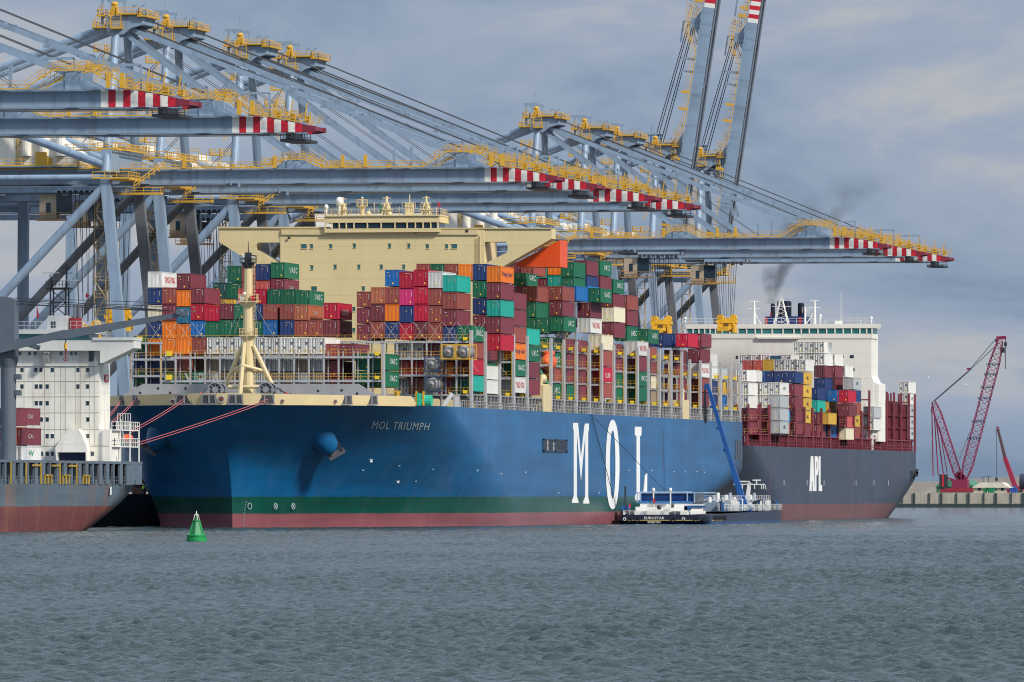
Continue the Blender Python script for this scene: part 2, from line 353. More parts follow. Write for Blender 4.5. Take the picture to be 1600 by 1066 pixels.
class Hull:
    # sections: half breadth as a function of distance from the stem; a wedge at the water, full and round at the deck
    def __init__(s, xc, hb, ztop, stem0, stem1, L0, L1, e0, e1, p, y_end, counter):
        s.__dict__.update(locals())
    def par(s, z):
        t = min(1, max(0, z / s.ztop)); k = t ** 1.25
        return s.stem0 + (s.stem1 - s.stem0) * t ** 2.2, s.L0 + (s.L1 - s.L0) * k, s.e0 + (s.e1 - s.e0) * t ** 1.6
    def half(s, Y, z):
        st, Ln, ee = s.par(z); u = (Y - st) / Ln
        if u <= 0: return 0.0
        h = 1.0 if u >= 1 else (1 - (1 - u) ** s.p) ** ee
        ye = s.end(z); a = (ye - Y) / 60.0
        if z < 9 and a < 1: h *= 1 - 0.10 * (1 - max(a, 0)) ** 2 * (1 - z / 9)
        return s.hb * h
    def end(s, z):
        for (z0, y0), (z1, y1) in zip(s.counter[:-1], s.counter[1:]):
            if z <= z1: return y0 + (y1 - y0) * max(0, (z - z0)) / (z1 - z0)
        return s.y_end
    def build(s, name, m, parent, deckm):
        zs = [-4, -1, 0, 0.8, 1.6, 2.6, 3.6, 4.6, 5.6, 6.8, 8, 9.2, 10.4, 11.6, 13, 14.4, 15.8, 17.2, 18.4, s.ztop]
        zs = [z for z in zs if z < s.ztop - 0.3] + [s.ztop]
        us = [(k / 40) ** 1.7 for k in range(41)]; nb = 14
        vs = []; fs = []; sm = []
        row = len(us) + nb
        for side in (1, -1):
            o = len(vs)
            for z in zs:
                st, Ln, ee = s.par(z); ye = s.end(z)
                ys = [st + u * Ln for u in us] + [st + Ln + (ye - st - Ln) * (k + 1) / nb for k in range(nb)]
                for k, y in enumerate(ys):
                    h = s.half(y, z) if k else 0.0
                    vs.append((s.xc + side * h, y, z))
            for i in range(len(zs) - 1):
                for k in range(row - 1):
                    f = (o + i * row + k, o + i * row + k + 1, o + (i + 1) * row + k + 1, o + (i + 1) * row + k)
                    fs.append(f if side > 0 else f[::-1])
        n = len(zs) * row
        for i in range(len(zs) - 1):     # transom and counter
            a = i * row + row - 1; fs.append((a, n + a, n + a + row, a + row))
        b = MB(); b.add(vs, fs)
        nd = len(b.f)
        b.c = 1
        top = (len(zs) - 1) * row; dv = []; df = []
        for k in range(row):
            dv += [(vs[top + k][0], vs[top + k][1], s.ztop - 0.02), (vs[n + top + k][0], vs[n + top + k][1], s.ztop - 0.02)]
        for k in range(row - 1): df.append((2 * k, 2 * k + 2, 2 * k + 3, 2 * k + 1))
        b.add(dv, df)
        ob = b.build(name, [m, deckm], parent)
        ob.data.polygons.foreach_set('use_smooth', [i < nd - (len(zs) - 1) for i in range(len(b.f))])
        return ob

MX, MHB = -297.1, 29.4                                   # centre line and half beam of the blue ship
MOLH = Hull(MX, MHB, 20.0, 1368.0, 1357.0, 100.0, 46.0, 0.92, 0.55, 2.1, 1715.0,
            [(-4, 1640), (0, 1655), (3.2, 1674), (10.2, 1714), (11, 1715)])
PX = MX + MHB                                            # its port side, the side we see
ship = thing('container_ship', (MX, 1530, 0), 'huge blue container ship with white letters along its side and a cream bridge', 'container ship')
HULLBLUE = band_mat('hull_blue', [(0.12, (0.06, 0.03, 0.03)), (2.35, (0.24, 0.078, 0.092)), (5.1, (0.003, 0.075, 0.056)), (60, (0.004, 0.105, 0.265))], 0.32, 0.20, streak=0.05, rust=0.05, spec=0.42)
MOLH.build('hull', HULLBLUE, ship, DGREY)
def hull_x(Y, z): return MX + MOLH.half(Y, z)

# cream bulwark round the bow, following the deck edge with its fairleads
def bulwark():
    b = MB(); rows = []
    for side in (1, -1):
        pts = []
        Y1 = 1384.5 if side > 0 else 1400.0
        ys = [1357.0 + (Y1 - 1357.0) * (k / 60) ** 1.8 for k in range(61)]
        for Y in ys: pts.append((MX + side * MOLH.half(Y, 20.0), Y))
        rows.append(pts)
    line = rows[1][::-1] + rows[0][1:]
    vs = []; fs = []
    for i, (x, y) in enumerate(line):
        d = min(i, len(line) - 1 - i); h = 1.5 if d > 2 else 0.3 + 0.6 * d
        h += 0.25 * math.exp(-((x - MX) / 12) ** 2)
        nx, ny = x - MX, (y - 1400) * 0.9; ln = math.hypot(nx, ny) or 1; nx /= ln; ny /= ln
        vs += [(x + nx * 0.05, y + ny * 0.05, 19.85), (x + nx * 0.25, y + ny * 0.25, 20 + h), (x - nx * 0.15, y - ny * 0.15, 20 + h), (x - nx * 0.35, y - ny * 0.35, 19.9)]
    for i in range(len(line) - 1):
        for k in range(3): fs.append((i * 4 + k, i * 4 + 4 + k, i * 4 + 5 + k, i * 4 + 1 + k))
    b.add(vs, fs); o = b.build('bow_bulwark', CREAMP, ship)
    return line
BLINE = bulwark()
def bline_at(px):
    best = min(BLINE, key=lambda p: abs(proj(p[0], p[1], 21)[0] - px)); return best
for px, wd in ((191, 0.6), (211, 0.6), (289, 1.5), (325, 1.2), (367, 1.2), (415, 1.6), (538, 1.1), (578, 1.1)):
    x, y = bline_at(px); d = Vector((x - MX, (y - 1400) * 0.9, 0)).normalized(); t = Vector((-d.y, d.x, 0))
    b = MB(); c = Vector((x, y, 20.75)) + d * 0.25
    for sgn in (-1, 1): b.beam(c + t * (wd * sgn) + Vector((0, 0, -0.8)), c + t * (wd * sgn * 0.85) + Vector((0, 0, 0.75)), 0.22, 0.22)
    b.beam(c - t * wd + Vector((0, 0, 0.72)), c + t * wd + Vector((0, 0, 0.72)), 0.2, 0.2)
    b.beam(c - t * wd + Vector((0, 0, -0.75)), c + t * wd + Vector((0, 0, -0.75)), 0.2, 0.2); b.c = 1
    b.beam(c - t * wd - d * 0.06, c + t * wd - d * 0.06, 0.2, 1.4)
    b.c = 0; b.tube(c + d * 0.02 + Vector((0, 0, -0.6)), c + d * 0.02 + Vector((0, 0, 0.6)), 0.16)
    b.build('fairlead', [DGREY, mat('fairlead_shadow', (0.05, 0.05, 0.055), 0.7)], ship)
for px in (345, 270, 440, 217, 524):
    x, y = bline_at(px); d = Vector((x - MX, (y - 1400) * 0.9, 0)).normalized(); c = Vector((x, y, 20.8 if px == 345 else 20.5)) + d * 0.14
    r = 0.62 if px == 345 else 0.36
    b = MB(); b.tube(c - d * 0.1, c + d * 0.16, r, n=14); b.c = 1; b.tube(c + d * 0.165, c + d * 0.19, r * 0.68, n=14)
    b.build('hawse_ring', [GREY, mat('hawse_brown', (0.16, 0.05, 0.03), 0.7)], ship)

# breakwater, winches and chain cables on the forecastle
b = MB()
YB = 1386.0
def bw(px, py, Y=YB): X = X_at(px, Y); return X, Z_at(py, X, Y)
b.prism([bw(190, 622), bw(190, 618), bw(224, 600), bw(560, 600), bw(592, 620), bw(592, 626), bw(400, 626)], 'y', YB, YB + 0.4)
bwk = b.build('breakwater', mat('breakwater_grey', (0.30, 0.30, 0.31), 0.6, 0.12, 0.3), ship)
b = MB()
for px, py in ((219, 614), (266, 614), (497, 611), (534, 610), (558, 615), (247, 607), (290, 607)):
    x, z = bw(px, py); b.tube((x, YB - 0.04, z), (x, YB - 0.02, z), 0.22, n=10)
b.build('drain_hole', DARK, bwk)
for px in (338, 417):
    X = X_at(px, 1374.0); b = MB(); z0 = 22.5
    for yy in (1373.2, 1376.4):
        b.c = 1; b.tube((X, yy, z0), (X, yy + 0.3, z0), 1.1, n=20); b.c = 0
        for k in range(20):
            t0, t1 = k * math.pi / 10, (k + 1) * math.pi / 10
            b.beam((X + 1.15 * math.cos(t0), yy, z0 + 1.15 * math.sin(t0)), (X + 1.15 * math.cos(t1), yy, z0 + 1.15 * math.sin(t1)), 0.5, 0.16)
    b.tube((X, 1373.4, z0), (X, 1376.4, z0), 0.8, n=14)
    for k in range(8):
        t = k * math.pi / 4; b.beam((X, 1373.1, z0), (X + 1.0 * math.cos(t), 1373.1, z0 + 1.0 * math.sin(t)), 0.08, 0.11)
    b.tube((X, 1372.95, z0), (X, 1373.12, z0), 0.5, n=12); b.c = 0
    b.box(X - 1.5, X + 1.5, 1373.5, 1376, 20, 21.8)
    b.build('mooring_winch', [mat('winch_grey', (0.24, 0.25, 0.27), 0.5), mat('winch_dark', (0.07, 0.075, 0.085), 0.5)], ship)
for a, c in (((324, 607), (297, 616)), ((433, 606), (468, 617))):
    b = MB(); p = Vector((X_at(a[0], 1372), 1372, Z_at(a[1], -297, 1372))); q = Vector((X_at(c[0], 1370), 1370, Z_at(c[1], -297, 1370)))
    for k in range(9):
        t0, t1 = k / 9, (k + 0.85) / 9; b.c = 1 if k in (3, 4, 7) else 0
        sag = lambda t: Vector((0, 0, -0.5 * math.sin(math.pi * t)))
        A, B_ = p.lerp(q, t0) + sag(t0), p.lerp(q, t1) + sag(t1); o_ = Vector((0, 0, 0.13)) if k % 2 else Vector((0, 0.13, 0.0))
        b.tube(A + o_, B_ + o_, 0.09, n=6); b.tube(A - o_, B_ - o_, 0.09, n=6)
    b.build('anchor_chain', [DARK, RED], ship)
b = MB(); rails = [(x, y, 20.0) for x, y in BLINE[4:-4:6]]
b = MB(); X = X_at(291, 1378); b.rail([(X - 1.6, 1378, 20.2), (X + 1.6, 1378, 20.2)], 1.5, 0.8, 0.07); b.box(X - 1, X + 1, 1378.2, 1379, 20, 20.9)
b.build('deck_locker', DGREY, ship)

# foremast: post, tripod legs, platforms
def foremast():
    Y = 1380.0; X = X_at(388, Y); f = lambda py: Z_at(py, X, Y)
    m = thing('foremast', (X, Y, 20), None, None); m.parent = ship; m.location = (X - MX, Y - 1530, 20)
    b = MB(); z0, z1 = 20.0, f(416)
    b.tube((X, Y, z0), (X, Y, f(535)), 1.0, 0.95, 12); b.tube((X, Y, f(535)), (X, Y, z1), 0.9, 0.72, 12)
    b.build('mast_post', CREAMP, m, smooth=False)
    for dx in (-1, 1):
        b = MB(); b.tube((X + dx * 0.9, Y - 0.5, f(540)), (X + dx * 4.1, Y + 0.6, f(607)), 0.36, 0.40); b.build('mast_leg', CREAMP, m)
    b = MB(); b.tube((X - 0.5, Y - 0.8, f(536)), (X - 0.8, Y - 3.4, 20), 0.36, 0.40); b.build('mast_leg', CREAMP, m)
    b = MB(); z = f(580)
    b.tube((X - 2.7, Y + 0.3, z), (X + 2.7, Y + 0.3, z), 0.25); b.tube((X - 2.7, Y + 0.3, z), (X - 0.6, Y - 2.0, f(571)), 0.25); b.tube((X + 2.7, Y + 0.3, z), (X - 0.6, Y - 2.0, f(571)), 0.25)
    z = f(605); b.tube((X - 3.0, Y - 1.5, z), (X + 2.8, Y - 1.5, z), 0.28)
    b.build('mast_brace', CREAMP, m)
    for py, ww, k in ((524, 1.35, 0), (471, 1.5, 1), (410, 1.15, 2)):
        b = MB(); z = f(py); b.c = 1 if k == 2 else 0
        b.lathe((X, Y, z - 0.5), [(0.8, -0.5), (ww, 0.25), (ww, 0.5), (0.0, 0.5)], 8)
        P = [(X - ww, Y - ww, z), (X + ww, Y - ww, z), (X + ww, Y + ww, z), (X - ww, Y + ww, z), (X - ww, Y - ww, z)]
        b.box(X - ww, X + ww, Y - ww, Y + ww, z - 0.15, z); b.rail(P, 1.1, 0.75, 0.07)
        if k == 2:
            b.c = 1; b.tube((X, Y, z), (X, Y, z + 3.4), 0.14, 0.05); b.box(X - 0.5, X + 0.5, Y - 0.4, Y + 0.4, z, z + 1.6); b.c = 2; b.ball((X - 0.8, Y - 0.7, z + 0.9), 0.35); b.ball((X + 0.9, Y - 0.7, z + 0.7), 0.3)
        if k == 1:
            b.c = 3; b.box(X + 0.5, X + 1.2, Y - 1.0, Y - 0.5, z + 0.1, z + 0.9); b.c = 2; b.box(X - 1.2, X - 0.6, Y - 1.0, Y - 0.5, z + 0.1, z + 0.9)
            b.ball((X - 0.4, Y - 1.1, z + 1.2), 0.28)
        b.build('mast_platform', [CREAMP, DARK, WHT, RED], m)
    b = MB()
    for s_ in (-0.2, 0.2): b.beam((X + 1.05 + s_, Y - 0.4, 20), (X + 0.95 + s_, Y - 0.4, f(412)), 0.07)
    for k in range(34): z = 20.4 + k * 0.68; b.beam((X + 0.8, Y - 0.4, z), (X + 1.25, Y - 0.4, z), 0.06)
    b.build('ladder', CREAMP, m)
    b = MB()
    for a, c in (((376, 476), (356, 527)), ((378, 488), (366, 520)), ((398, 476), (428, 527)), ((399, 480), (404, 527)), ((396, 412), (388, 470))):
        b.tube((X_at(a[0], Y), Y, f(a[1])), (X_at(c[0], Y + 10), Y + 10, Z_at(c[1], X, Y + 10)), 0.05, n=4)
    b.build('stay_wire', mat('pale_wire', (0.5, 0.5, 0.48), 0.6), m)
foremast()

# anchors in their bolsters
for side, px, py in ((1, 508, 690), (-1, 248, 684)):
    # point of the flared plating that shows at this pixel
    best = None
    for Y in np.arange(1358, 1420, 0.5):
        for z in np.arange(9, 17, 0.25):
            X = MX + side * MOLH.half(Y, z); x_, y_ = proj(X, Y, z); d_ = (x_ - px) ** 2 + (y_ - py) ** 2
            if best is None or d_ < best[0]: best = (d_, X, Y, z)
    _, X, Y, z = best
    e = 0.5; du = Vector((MX + side * MOLH.half(Y + e, z), Y + e, z)) - Vector((X, Y, z)); dv = Vector((MX + side * MOLH.half(Y, z + e), Y, z + e)) - Vector((X, Y, z))
    nrm = du.cross(dv).normalized()
    if nrm.y > 0: nrm = -nrm
    up_ = dv.normalized(); rt = nrm.cross(up_).normalized()
    if rt.x < 0: rt = -rt
    sg = 1 if side > 0 else -1
    ax = (nrm * 0.7 + rt * 0.55 * sg + Vector((0, 0, -0.05))).normalized()
    P = Vector((X, Y, z)); b = MB(); r0 = 1.9; u1 = up_; u2 = ax.cross(up_).normalized(); n = 24
    prof = ((-2.6, r0 * 1.45), (-0.9, r0 * 1.22), (0.3, r0 * 1.05), (1.2, r0 * 0.88), (1.8, r0 * 0.68), (2.1, r0 * 0.45), (2.15, 0.01)); vs = []; fs = []
    for t, r_ in prof:
        for k in range(n):
            a_ = 2 * math.pi * k / n; vs.append(P + ax * t + u1 * (r_ * math.cos(a_)) + u2 * (r_ * math.sin(a_)))
    for i in range(len(prof) - 1):
        for k in range(n): fs.append((i * n + k, i * n + (k + 1) % n, (i + 1) * n + (k + 1) % n, (i + 1) * n + k))
    b.add(vs, fs); b.build('anchor_bolster', HULLBLUE, ship, smooth=True)
    vr = Vector((CP, SP, 0)) * sg; Q = P + ax * 2.1 + Vector((0, 0, 0.7)) - Vector((CP, SP, 0)) * (0.5 * sg); UP = Vector((0, 0, 1)); at = lambda r, u, d=0.0: Q + vr * r + UP * u + ax * d
    b = MB()
    b.beam(at(-0.2, -1.5, 0.2), at(2.3, -0.1, 0.2), 0.9, 1.0)                 # crown
    b.beam(at(0.4, 0.6, -0.4), at(1.0, -0.8, 0.4), 0.55, 0.55); b.c = 1         # shank end
    b.beam(at(0.0, -1.3, 0.25), at(-1.0, 1.9, 0.3), 1.1, 0.7, 0.12, 0.12); b.beam(at(1.8, -0.3, 0.25), at(0.7, 2.4, 0.3), 1.1, 0.7, 0.12, 0.12)   # flukes
    b.build('anchor', [mat('anchor_galvanised', (0.10, 0.095, 0.115), 0.6), mat('anchor_dark', (0.012, 0.02, 0.035), 0.5)], ship)

# ------------------------------------------------------------------ lettering
def text_mesh(txt, shear=0.0, spacing=1.0, bold=0.0):
    cu = bpy.data.curves.new('lettering', 'FONT'); cu.body = txt; cu.shear = shear; cu.space_character = spacing; cu.resolution_u = 2; cu.offset = bold
    o = bpy.data.objects.new('lettering', cu); C.objects.link(o)
    dg = bpy.context.evaluated_depsgraph_get(); me = bpy.data.meshes.new_from_object(o.evaluated_get(dg))
    vs = [tuple(v.co) for v in me.vertices]; fs = [tuple(p.vertices) for p in me.polygons]
    bpy.data.objects.remove(o); bpy.data.curves.remove(cu); bpy.data.meshes.remove(me)
    x0 = min(v[0] for v in vs); x1 = max(v[0] for v in vs); y0 = min(v[1] for v in vs); y1 = max(v[1] for v in vs)
    return [((v[0] - x0) / (x1 - x0), (v[1] - y0) / (y1 - y0)) for v in vs], fs
# ship's name on the flare
vs, fs = text_mesh('MOL TRIUMPH', 0.35, 1.12, 0.0)
def on_hull(px, z):
    lo, hi = 1375.0, 1425.0
    for _ in range(40):
        m_ = (lo + hi) / 2
        if proj(hull_x(m_, z), m_, z)[0] < px: lo = m_
        else: hi = m_
    return lo
pts = []
for u, v in vs:
    z = 16.15 + v * 1.25; Y = on_hull(580 + 92 * u, z - 0.10 * u)
    z -= 0.15 * u; e_ = 0.4
    pts.append((hull_x(Y, z) + 0.07, Y - 0.04, z))
b = MB(); b.add(pts, fs); b.build('ship_name', mat('name_grey', (0.62, 0.68, 0.70), 0.5), ship)
# the three tall letters on the flat side
LX = PX + 0.03
def side_pt(px, py, X=None):
    X = LX if X is None else X
    Y = Y_at(px, X); return (Y, Z_at(py, X, Y))
b = MB()
def lp(pts): b.prism([side_pt(*p) for p in pts], 'x', LX - 0.02, LX + 0.03)
W_ = mat('letter_white', (0.80, 0.80, 0.78), 0.5, 0.04)
lp([(895.5, 661), (903.2, 661), (903.2, 664), (901.2, 675), (901.2, 776), (903.6, 783), (903.6, 786), (893.8, 786), (893.8, 783), (896.6, 776), (896.6, 675), (895.5, 670)])
lp([(903.2, 663), (907.6, 718), (907.6, 752), (901.2, 676)])
lp([(913.6, 664), (907.6, 718), (907.6, 752), (914.4, 678)])
lp([(913.6, 662), (920, 662), (920, 670), (918.8, 676), (918.8, 777), (920.6, 784), (920.6, 787), (911.4, 787), (911.4, 784), (914.4, 777), (914.4, 676)])
b.build('letter', W_, ship)
b = MB()
n = 40; cx, cy = 957, 726; vs = []; fs = []
for k in range(n):
    t = 2 * math.pi * k / n
    for rx, ry in ((10.8, 70), (4.3, 53)):
        ce = abs(math.cos(t)) ** 0.85 * (1 if math.cos(t) > 0 else -1)
        Y, z = side_pt(cx + rx * ce, cy + ry * math.sin(t)); vs.append((LX + 0.03, Y, z))
for k in range(n): a = 2 * k; c = 2 * ((k + 1) % n); fs.append((a, c, c + 1, a + 1))
b.add(vs, fs); b.build('letter', W_, ship)
b = MB()
lp([(992, 667), (1002.2, 667), (1002.2, 680), (999.8, 682), (999.8, 772), (1005.5, 772), (1008.4, 760), (1009.4, 740), (1011.2, 740), (1010.8, 782), (992.5, 782), (992.5, 774), (994.6, 772), (994.6, 682), (992, 680)])
b.build('letter', W_, ship)
# pilot door recess and stern vents in the side, marks
b = MB(); b.c = 0
y0, z0 = side_pt(848, 707); y1, z1 = side_pt(886, 687)
b.box(LX - 0.02, LX + 0.04, y0, y1, z0, z1); b.c = 1
for (a, c) in ((0.0, 0.06), (0.94, 1.0), (0.48, 0.52)): b.box(LX + 0.04, LX + 0.12, y0 + (y1 - y0) * a, y0 + (y1 - y0) * c, z0, z1)
b.box(LX + 0.04, LX + 0.12, y0, y1, z0 + 0.1, z0 + 0.4); b.box(LX + 0.04, LX + 0.12, y0, y1, z1 - 0.25, z1); b.box(LX + 0.05, LX + 0.1, y0, y1, z0 + 1.15, z0 + 1.25); b.c = 2
b.box(LX + 0.05, LX + 0.1, y0 + 4, y0 + 5, z0 + 0.4, z0 + 2.2); b.box(LX + 0.05, LX + 0.1, y0 + 10, y0 + 11, z0 + 0.4, z0 + 1.8)
b.build('side_door', [DARK, mat('door_frame_navy', (0.02, 0.05, 0.10)), GREY], ship)
for px in (1150.5, 1154.0, 1157.5):
    b = MB(); y0, z0 = side_pt(px - 0.9, 719); y1, z1 = side_pt(px + 0.9, 688); b.box(LX - 0.02, LX + 0.05, y0, y1, z0, z1); b.build('vent_slot', [mat('vent_grey', (0.09, 0.09, 0.10), 0.6)], ship)
b = MB()
for px, py in ((565, 735), (675, 733), (622, 728), (648, 752), (745, 735), (782, 740), (820, 738), (982, 735), (1018, 735), (1052, 737), (1070, 737), (1088, 737), (1100, 738), (872, 770), (935, 770)):
    if px < 745:
        z = Z_at(py, -290, 1385); Y = on_hull(px, z); b.beam((hull_x(Y, z) + 0.08, Y, z - 0.06), (hull_x(Y + 0.5, z) + 0.08, Y + 0.5, z + 0.06), 0.05, 0.10)
    else:
        Y, z = side_pt(px, py); b.box(LX, LX + 0.03, Y, Y + 1.3, z - 0.15, z + 0.1)
b.build('hull_mark', mat('mark_white', (0.34, 0.42, 0.48), 0.5), ship)
# thruster and draught marks near the stem
b = MB()
for px, py, kind in ((457.5, 791, 1), (430, 791, 1), (389.5, 791, 0)):
    z = Z_at(py, -297, 1380); Y = on_hull(px, z) if px > 480 else None
    lo, hi = 1368.2, 1420
    for _ in range(40):
        m_ = (lo + hi) / 2
        if proj(hull_x(m_, z), m_, z)[0] < px: lo = m_
        else: hi = m_
    Y = lo; tdir = Vector((hull_x(Y + 0.3, z) - hull_x(Y - 0.3, z), 0.6, 0)).normalized(); P = Vector((hull_x(Y, z), Y, z)) + Vector((0.09, -0.12, 0))
    for k in range(10):
        a0, a1 = 2 * math.pi * k / 10, 2 * math.pi * (k + 1) / 10
        q = lambda a_: P + tdir * (0.42 * math.cos(a_)) + Vector((0, 0, 0.5 * math.sin(a_)))
        b.beam(q(a0), q(a1), 0.09, 0.09)
    if kind:
        b.beam(P - tdir * 0.3 + Vector((0, 0, 0.33)), P + tdir * 0.3 - Vector((0, 0, 0.33)), 0.1, 0.1); b.beam(P + tdir * 0.3 + Vector((0, 0, 0.33)), P - tdir * 0.3 - Vector((0, 0, 0.33)), 0.1, 0.1)
for k in range(10):
    z = 0.4 + k * 0.42; Y = 1369.6 + 0.0 * k; b.box(hull_x(Y, z) + 0.05, hull_x(Y, z) + 0.22, Y - 0.12, Y - 0.06, z, z + 0.16)
b.build('draught_mark', mat('mark_white'  , (0.6, 0.66, 0.68)), ship)

# ------------------------------------------------------------------ lashing bridges
POSTS = [738.5, 760.4, 782.5, 804.5, 825.7, 847, 863, 883, 902.6, 923, 942, 961, 979, 998, 1014.7, 1032.5, 1050.4, 1067.2, 1079.5, 1096, 1112, 1128, 1144, 1158]
PY = [Y_at(p, PX) for p in POSTS]
LB1Y, LB1X0, LB1X1 = 1399.0, MX - 18.9, MX + 18.7
DZ = 20.0
def lashing_bridge(Y, x0, x1, top, levels, post_top, full=True, boxes=True):
    b = MB(); n = round((x1 - x0) / 2.5); st = (x1 - x0) / n
    for k in range(n + 1):
        x = x0 + k * st
        if not full and k < n - 6: continue
        last = k == n
        if last: b.box(x - 0.25, x + 0.12, Y - 0.1, Y + 1.15, DZ - 0.8, post_top)
        else: b.box(x - 0.13, x + 0.13, Y, Y + 0.3, DZ, top); b.box(x + 0.5, x + 0.66, Y + 0.95, Y + 1.15, DZ, top)
    xa = x0 if full else x1 - 6 * st
    for z in levels:
        b.box(xa, x1 - 0.3, Y - 0.05, Y + 1.25, z - 0.34, z)
        for k in range(n):
            x = x0 + k * st
            if not full and k < n - 6: continue
            b.prism([(x + 0.17, z - 0.34), (x + 0.4, z - 0.34), (x + 0.17, z - 0.6)], 'y', Y + 0.05, Y + 0.3)
            b.prism([(x + st - 0.17, z - 0.34), (x + st - 0.17, z - 0.6), (x + st - 0.4, z - 0.34)], 'y', Y + 0.05, Y + 0.3)
    lb = b.build('lashing_bridge', GREY, ship)
    b = MB()
    for z in levels:
        for yy in (Y - 0.12,):
            for h in (0.55, 1.05): b.beam((xa, yy, z + h), (x1 - 0.3, yy, z + h), 0.05)
            for k in range(0, n * 2):
                x = x0 + k * st / 2
                if x >= xa: b.beam((x, yy, z), (x, yy, z + 1.05), 0.05)
    b.beam((xa, Y - 0.12, levels[0]), (xa, Y - 0.12, levels[-1] + 1), 0.07); b.beam((x1 - 0.3, Y - 0.12, levels[0]), (x1 - 0.3, Y - 0.12, levels[-1] + 1), 0.07)
    b.build('railing', YEL, lb)
    if boxes:
        b = MB()
        for z in levels[:1] + levels[-1:]:
            if full: b = MB(); b.box(x0 + 1.0, x0 + 2.0, Y - 0.35, Y - 0.18, z + 0.1, z + 0.9); b.build('tool_box', mat('box_yellow', (0.80, 0.56, 0.02), 0.5), lb)
        for z in (levels[0], levels[-1]): b = MB(); b.box(x1 - 1.35, x1 - 0.6, Y - 0.35, Y - 0.18, z + 0.1, z + 0.65); b.build('tool_box', mat('box_yellow', (0.80, 0.56, 0.02), 0.5), lb)
    return lb
zf = lambda py, Y: Z_at(py, MX, Y)
lashing_bridge(LB1Y, LB1X0, LB1X1, zf(549, LB1Y), [zf(594, LB1Y), zf(557, LB1Y)], zf(538, LB1Y))
for i, Y in enumerate(PY):
    if i == 6: pass
    full = i in (0,)
    zt = DZ + 13.0 if i < 18 else DZ + 11.6
    lv = [DZ + 2.3, DZ + 5.6, DZ + 8.4, DZ + 11.2] if i < 18 else [DZ + 2.3, DZ + 5.6, DZ + 8.4]
    if i in (5,): continue
    lashing_bridge(Y, PX - 58.6, PX - 0.25, lv[-1], lv, zt, full)
b = MB()
for x in (X_at(265, 1399.0), X_at(300, 1399.0), X_at(322, 1399)):
    for s_ in (-1, 1): b.beam((x, 1400.6, 22.6), (x + s_ * 1.5, 1400.6, 25.6), 0.35, 0.35)
b.build('lashing_brace', GREY, ship)
# cross lashing rods over the lowest tiers
def rods(Y, xa, xb, z0, z1, st=2.5):
    x = xa; b = MB()
    while x < xb:
        b.beam((x, Y, z0), (x + st * 0.92, Y, z1), 0.035); b.beam((x + st * 0.92, Y, z0), (x, Y, z1), 0.035); x += st
    b.build('lashing_rod', mat('rod_pale', (0.62, 0.60, 0.56), 0.5), ship)
rods(PY[0] + 0.9, X_at(576, PY[0]), X_at(738, PY[0]), DZ + 11.2, DZ + 14.4)
rods(PY[0] + 0.9, X_at(231, PY[0]), X_at(320, PY[0]), DZ + 11.2, DZ + 14.4)
for i in (1, 3, 7, 9, 11, 12): rods(PY[i] + 0.9, PX - 11, PX - 1, DZ + 11.2, DZ + 14.4)
for i in (0, 2): rods(PY[i] + 0.9, PX - 9, PX - 1, DZ + 6, DZ + 9)

# side passage: coaming, stanchions, rail, small fittings along the deck edge
b = MB(); Y0, Y1 = 1402.0, 1713.0
b.box(PX - 2.6, PX - 2.2, 1418, Y1, DZ - 0.1, DZ + 1.9)
b.build('hatch_coaming', GREY, ship)
b = MB(); y = 1424.0; k = 0
while y < Y1:
    b.box(PX - 0.5, PX - 0.2, y, y + 0.45, DZ, DZ + 2.1); b.box(PX - 2.3, PX - 0.5, y, y + 0.2, DZ + 1.6, DZ + 2.1); y += 3.25; k += 1
b.box(PX - 2.4, PX - 0.2, 1424, Y1, DZ + 2.1, DZ + 2.35)
b.build('deck_stanchion', mat('stanchion_grey', (0.24, 0.24, 0.245), 0.6, 0.25, 0.5, streak=0.4), ship)
b = MB(); b.rail([(PX - 0.08, 1412, DZ), (PX - 0.08, Y1, DZ)], 1.1, 1.6, 0.07); b.build('deck_railing', GREY, ship)
b = MB()
for k in range(70):
    y = 1425 + k * 4.1 + random.uniform(-1, 1); h = random.uniform(0.7, 1.7); b.c = random.choice((0, 0, 1, 1, 2, 3))
    b.box(PX - 2.18, PX - 1.9 + random.uniform(0, 0.5), y, y + random.uniform(0.3, 1.4), DZ, DZ + h)
b.build('deck_fitting', [DGREY, GREY, YEL, DARK], ship)
# yellow boat boom, green tank and white gangway just behind the bulwark
b = MB(); Y = 1408.0; fx = lambda px: X_at(px, Y)
b.c = 0; b.tube((fx(617), Y, 20), (fx(621), Y, 22.4), 0.16, 0.45); b.box(fx(621) - 0.7, fx(621) + 0.5, Y - 0.2, Y + 0.2, 22.3, 22.7)
for px in (649, 660): b.box(fx(px), fx(px) + 0.3, Y, Y + 0.3, 20, 22.6)
b.build('boat_boom', YEL, ship)
b = MB(); b.tube((fx(654), Y + 1, 21.0), (fx(673), Y + 1, 21.0), 1.0, n=14); b.box(fx(651), fx(658), Y, Y + 0.4, 20, 22.3); b.build('green_tank', mat('tank_green', (0.02, 0.42, 0.25), 0.5), ship)
b = MB(); b.box(fx(630), fx(648), Y, Y + 1.5, 20.0, 21.6); b.c = 1
for px in (634, 638.5, 643): b.box(fx(px), fx(px) + 0.3, Y - 0.05, Y, 20.8, 21.3)
b.build('deck_cabin', [GREY, GLASS], ship)
b = MB(); b.beam((fx(684), Y + 4, 20), (fx(698), Y + 5, 22.3), 0.2, 0.7); b.build('gangway', GREY, ship)

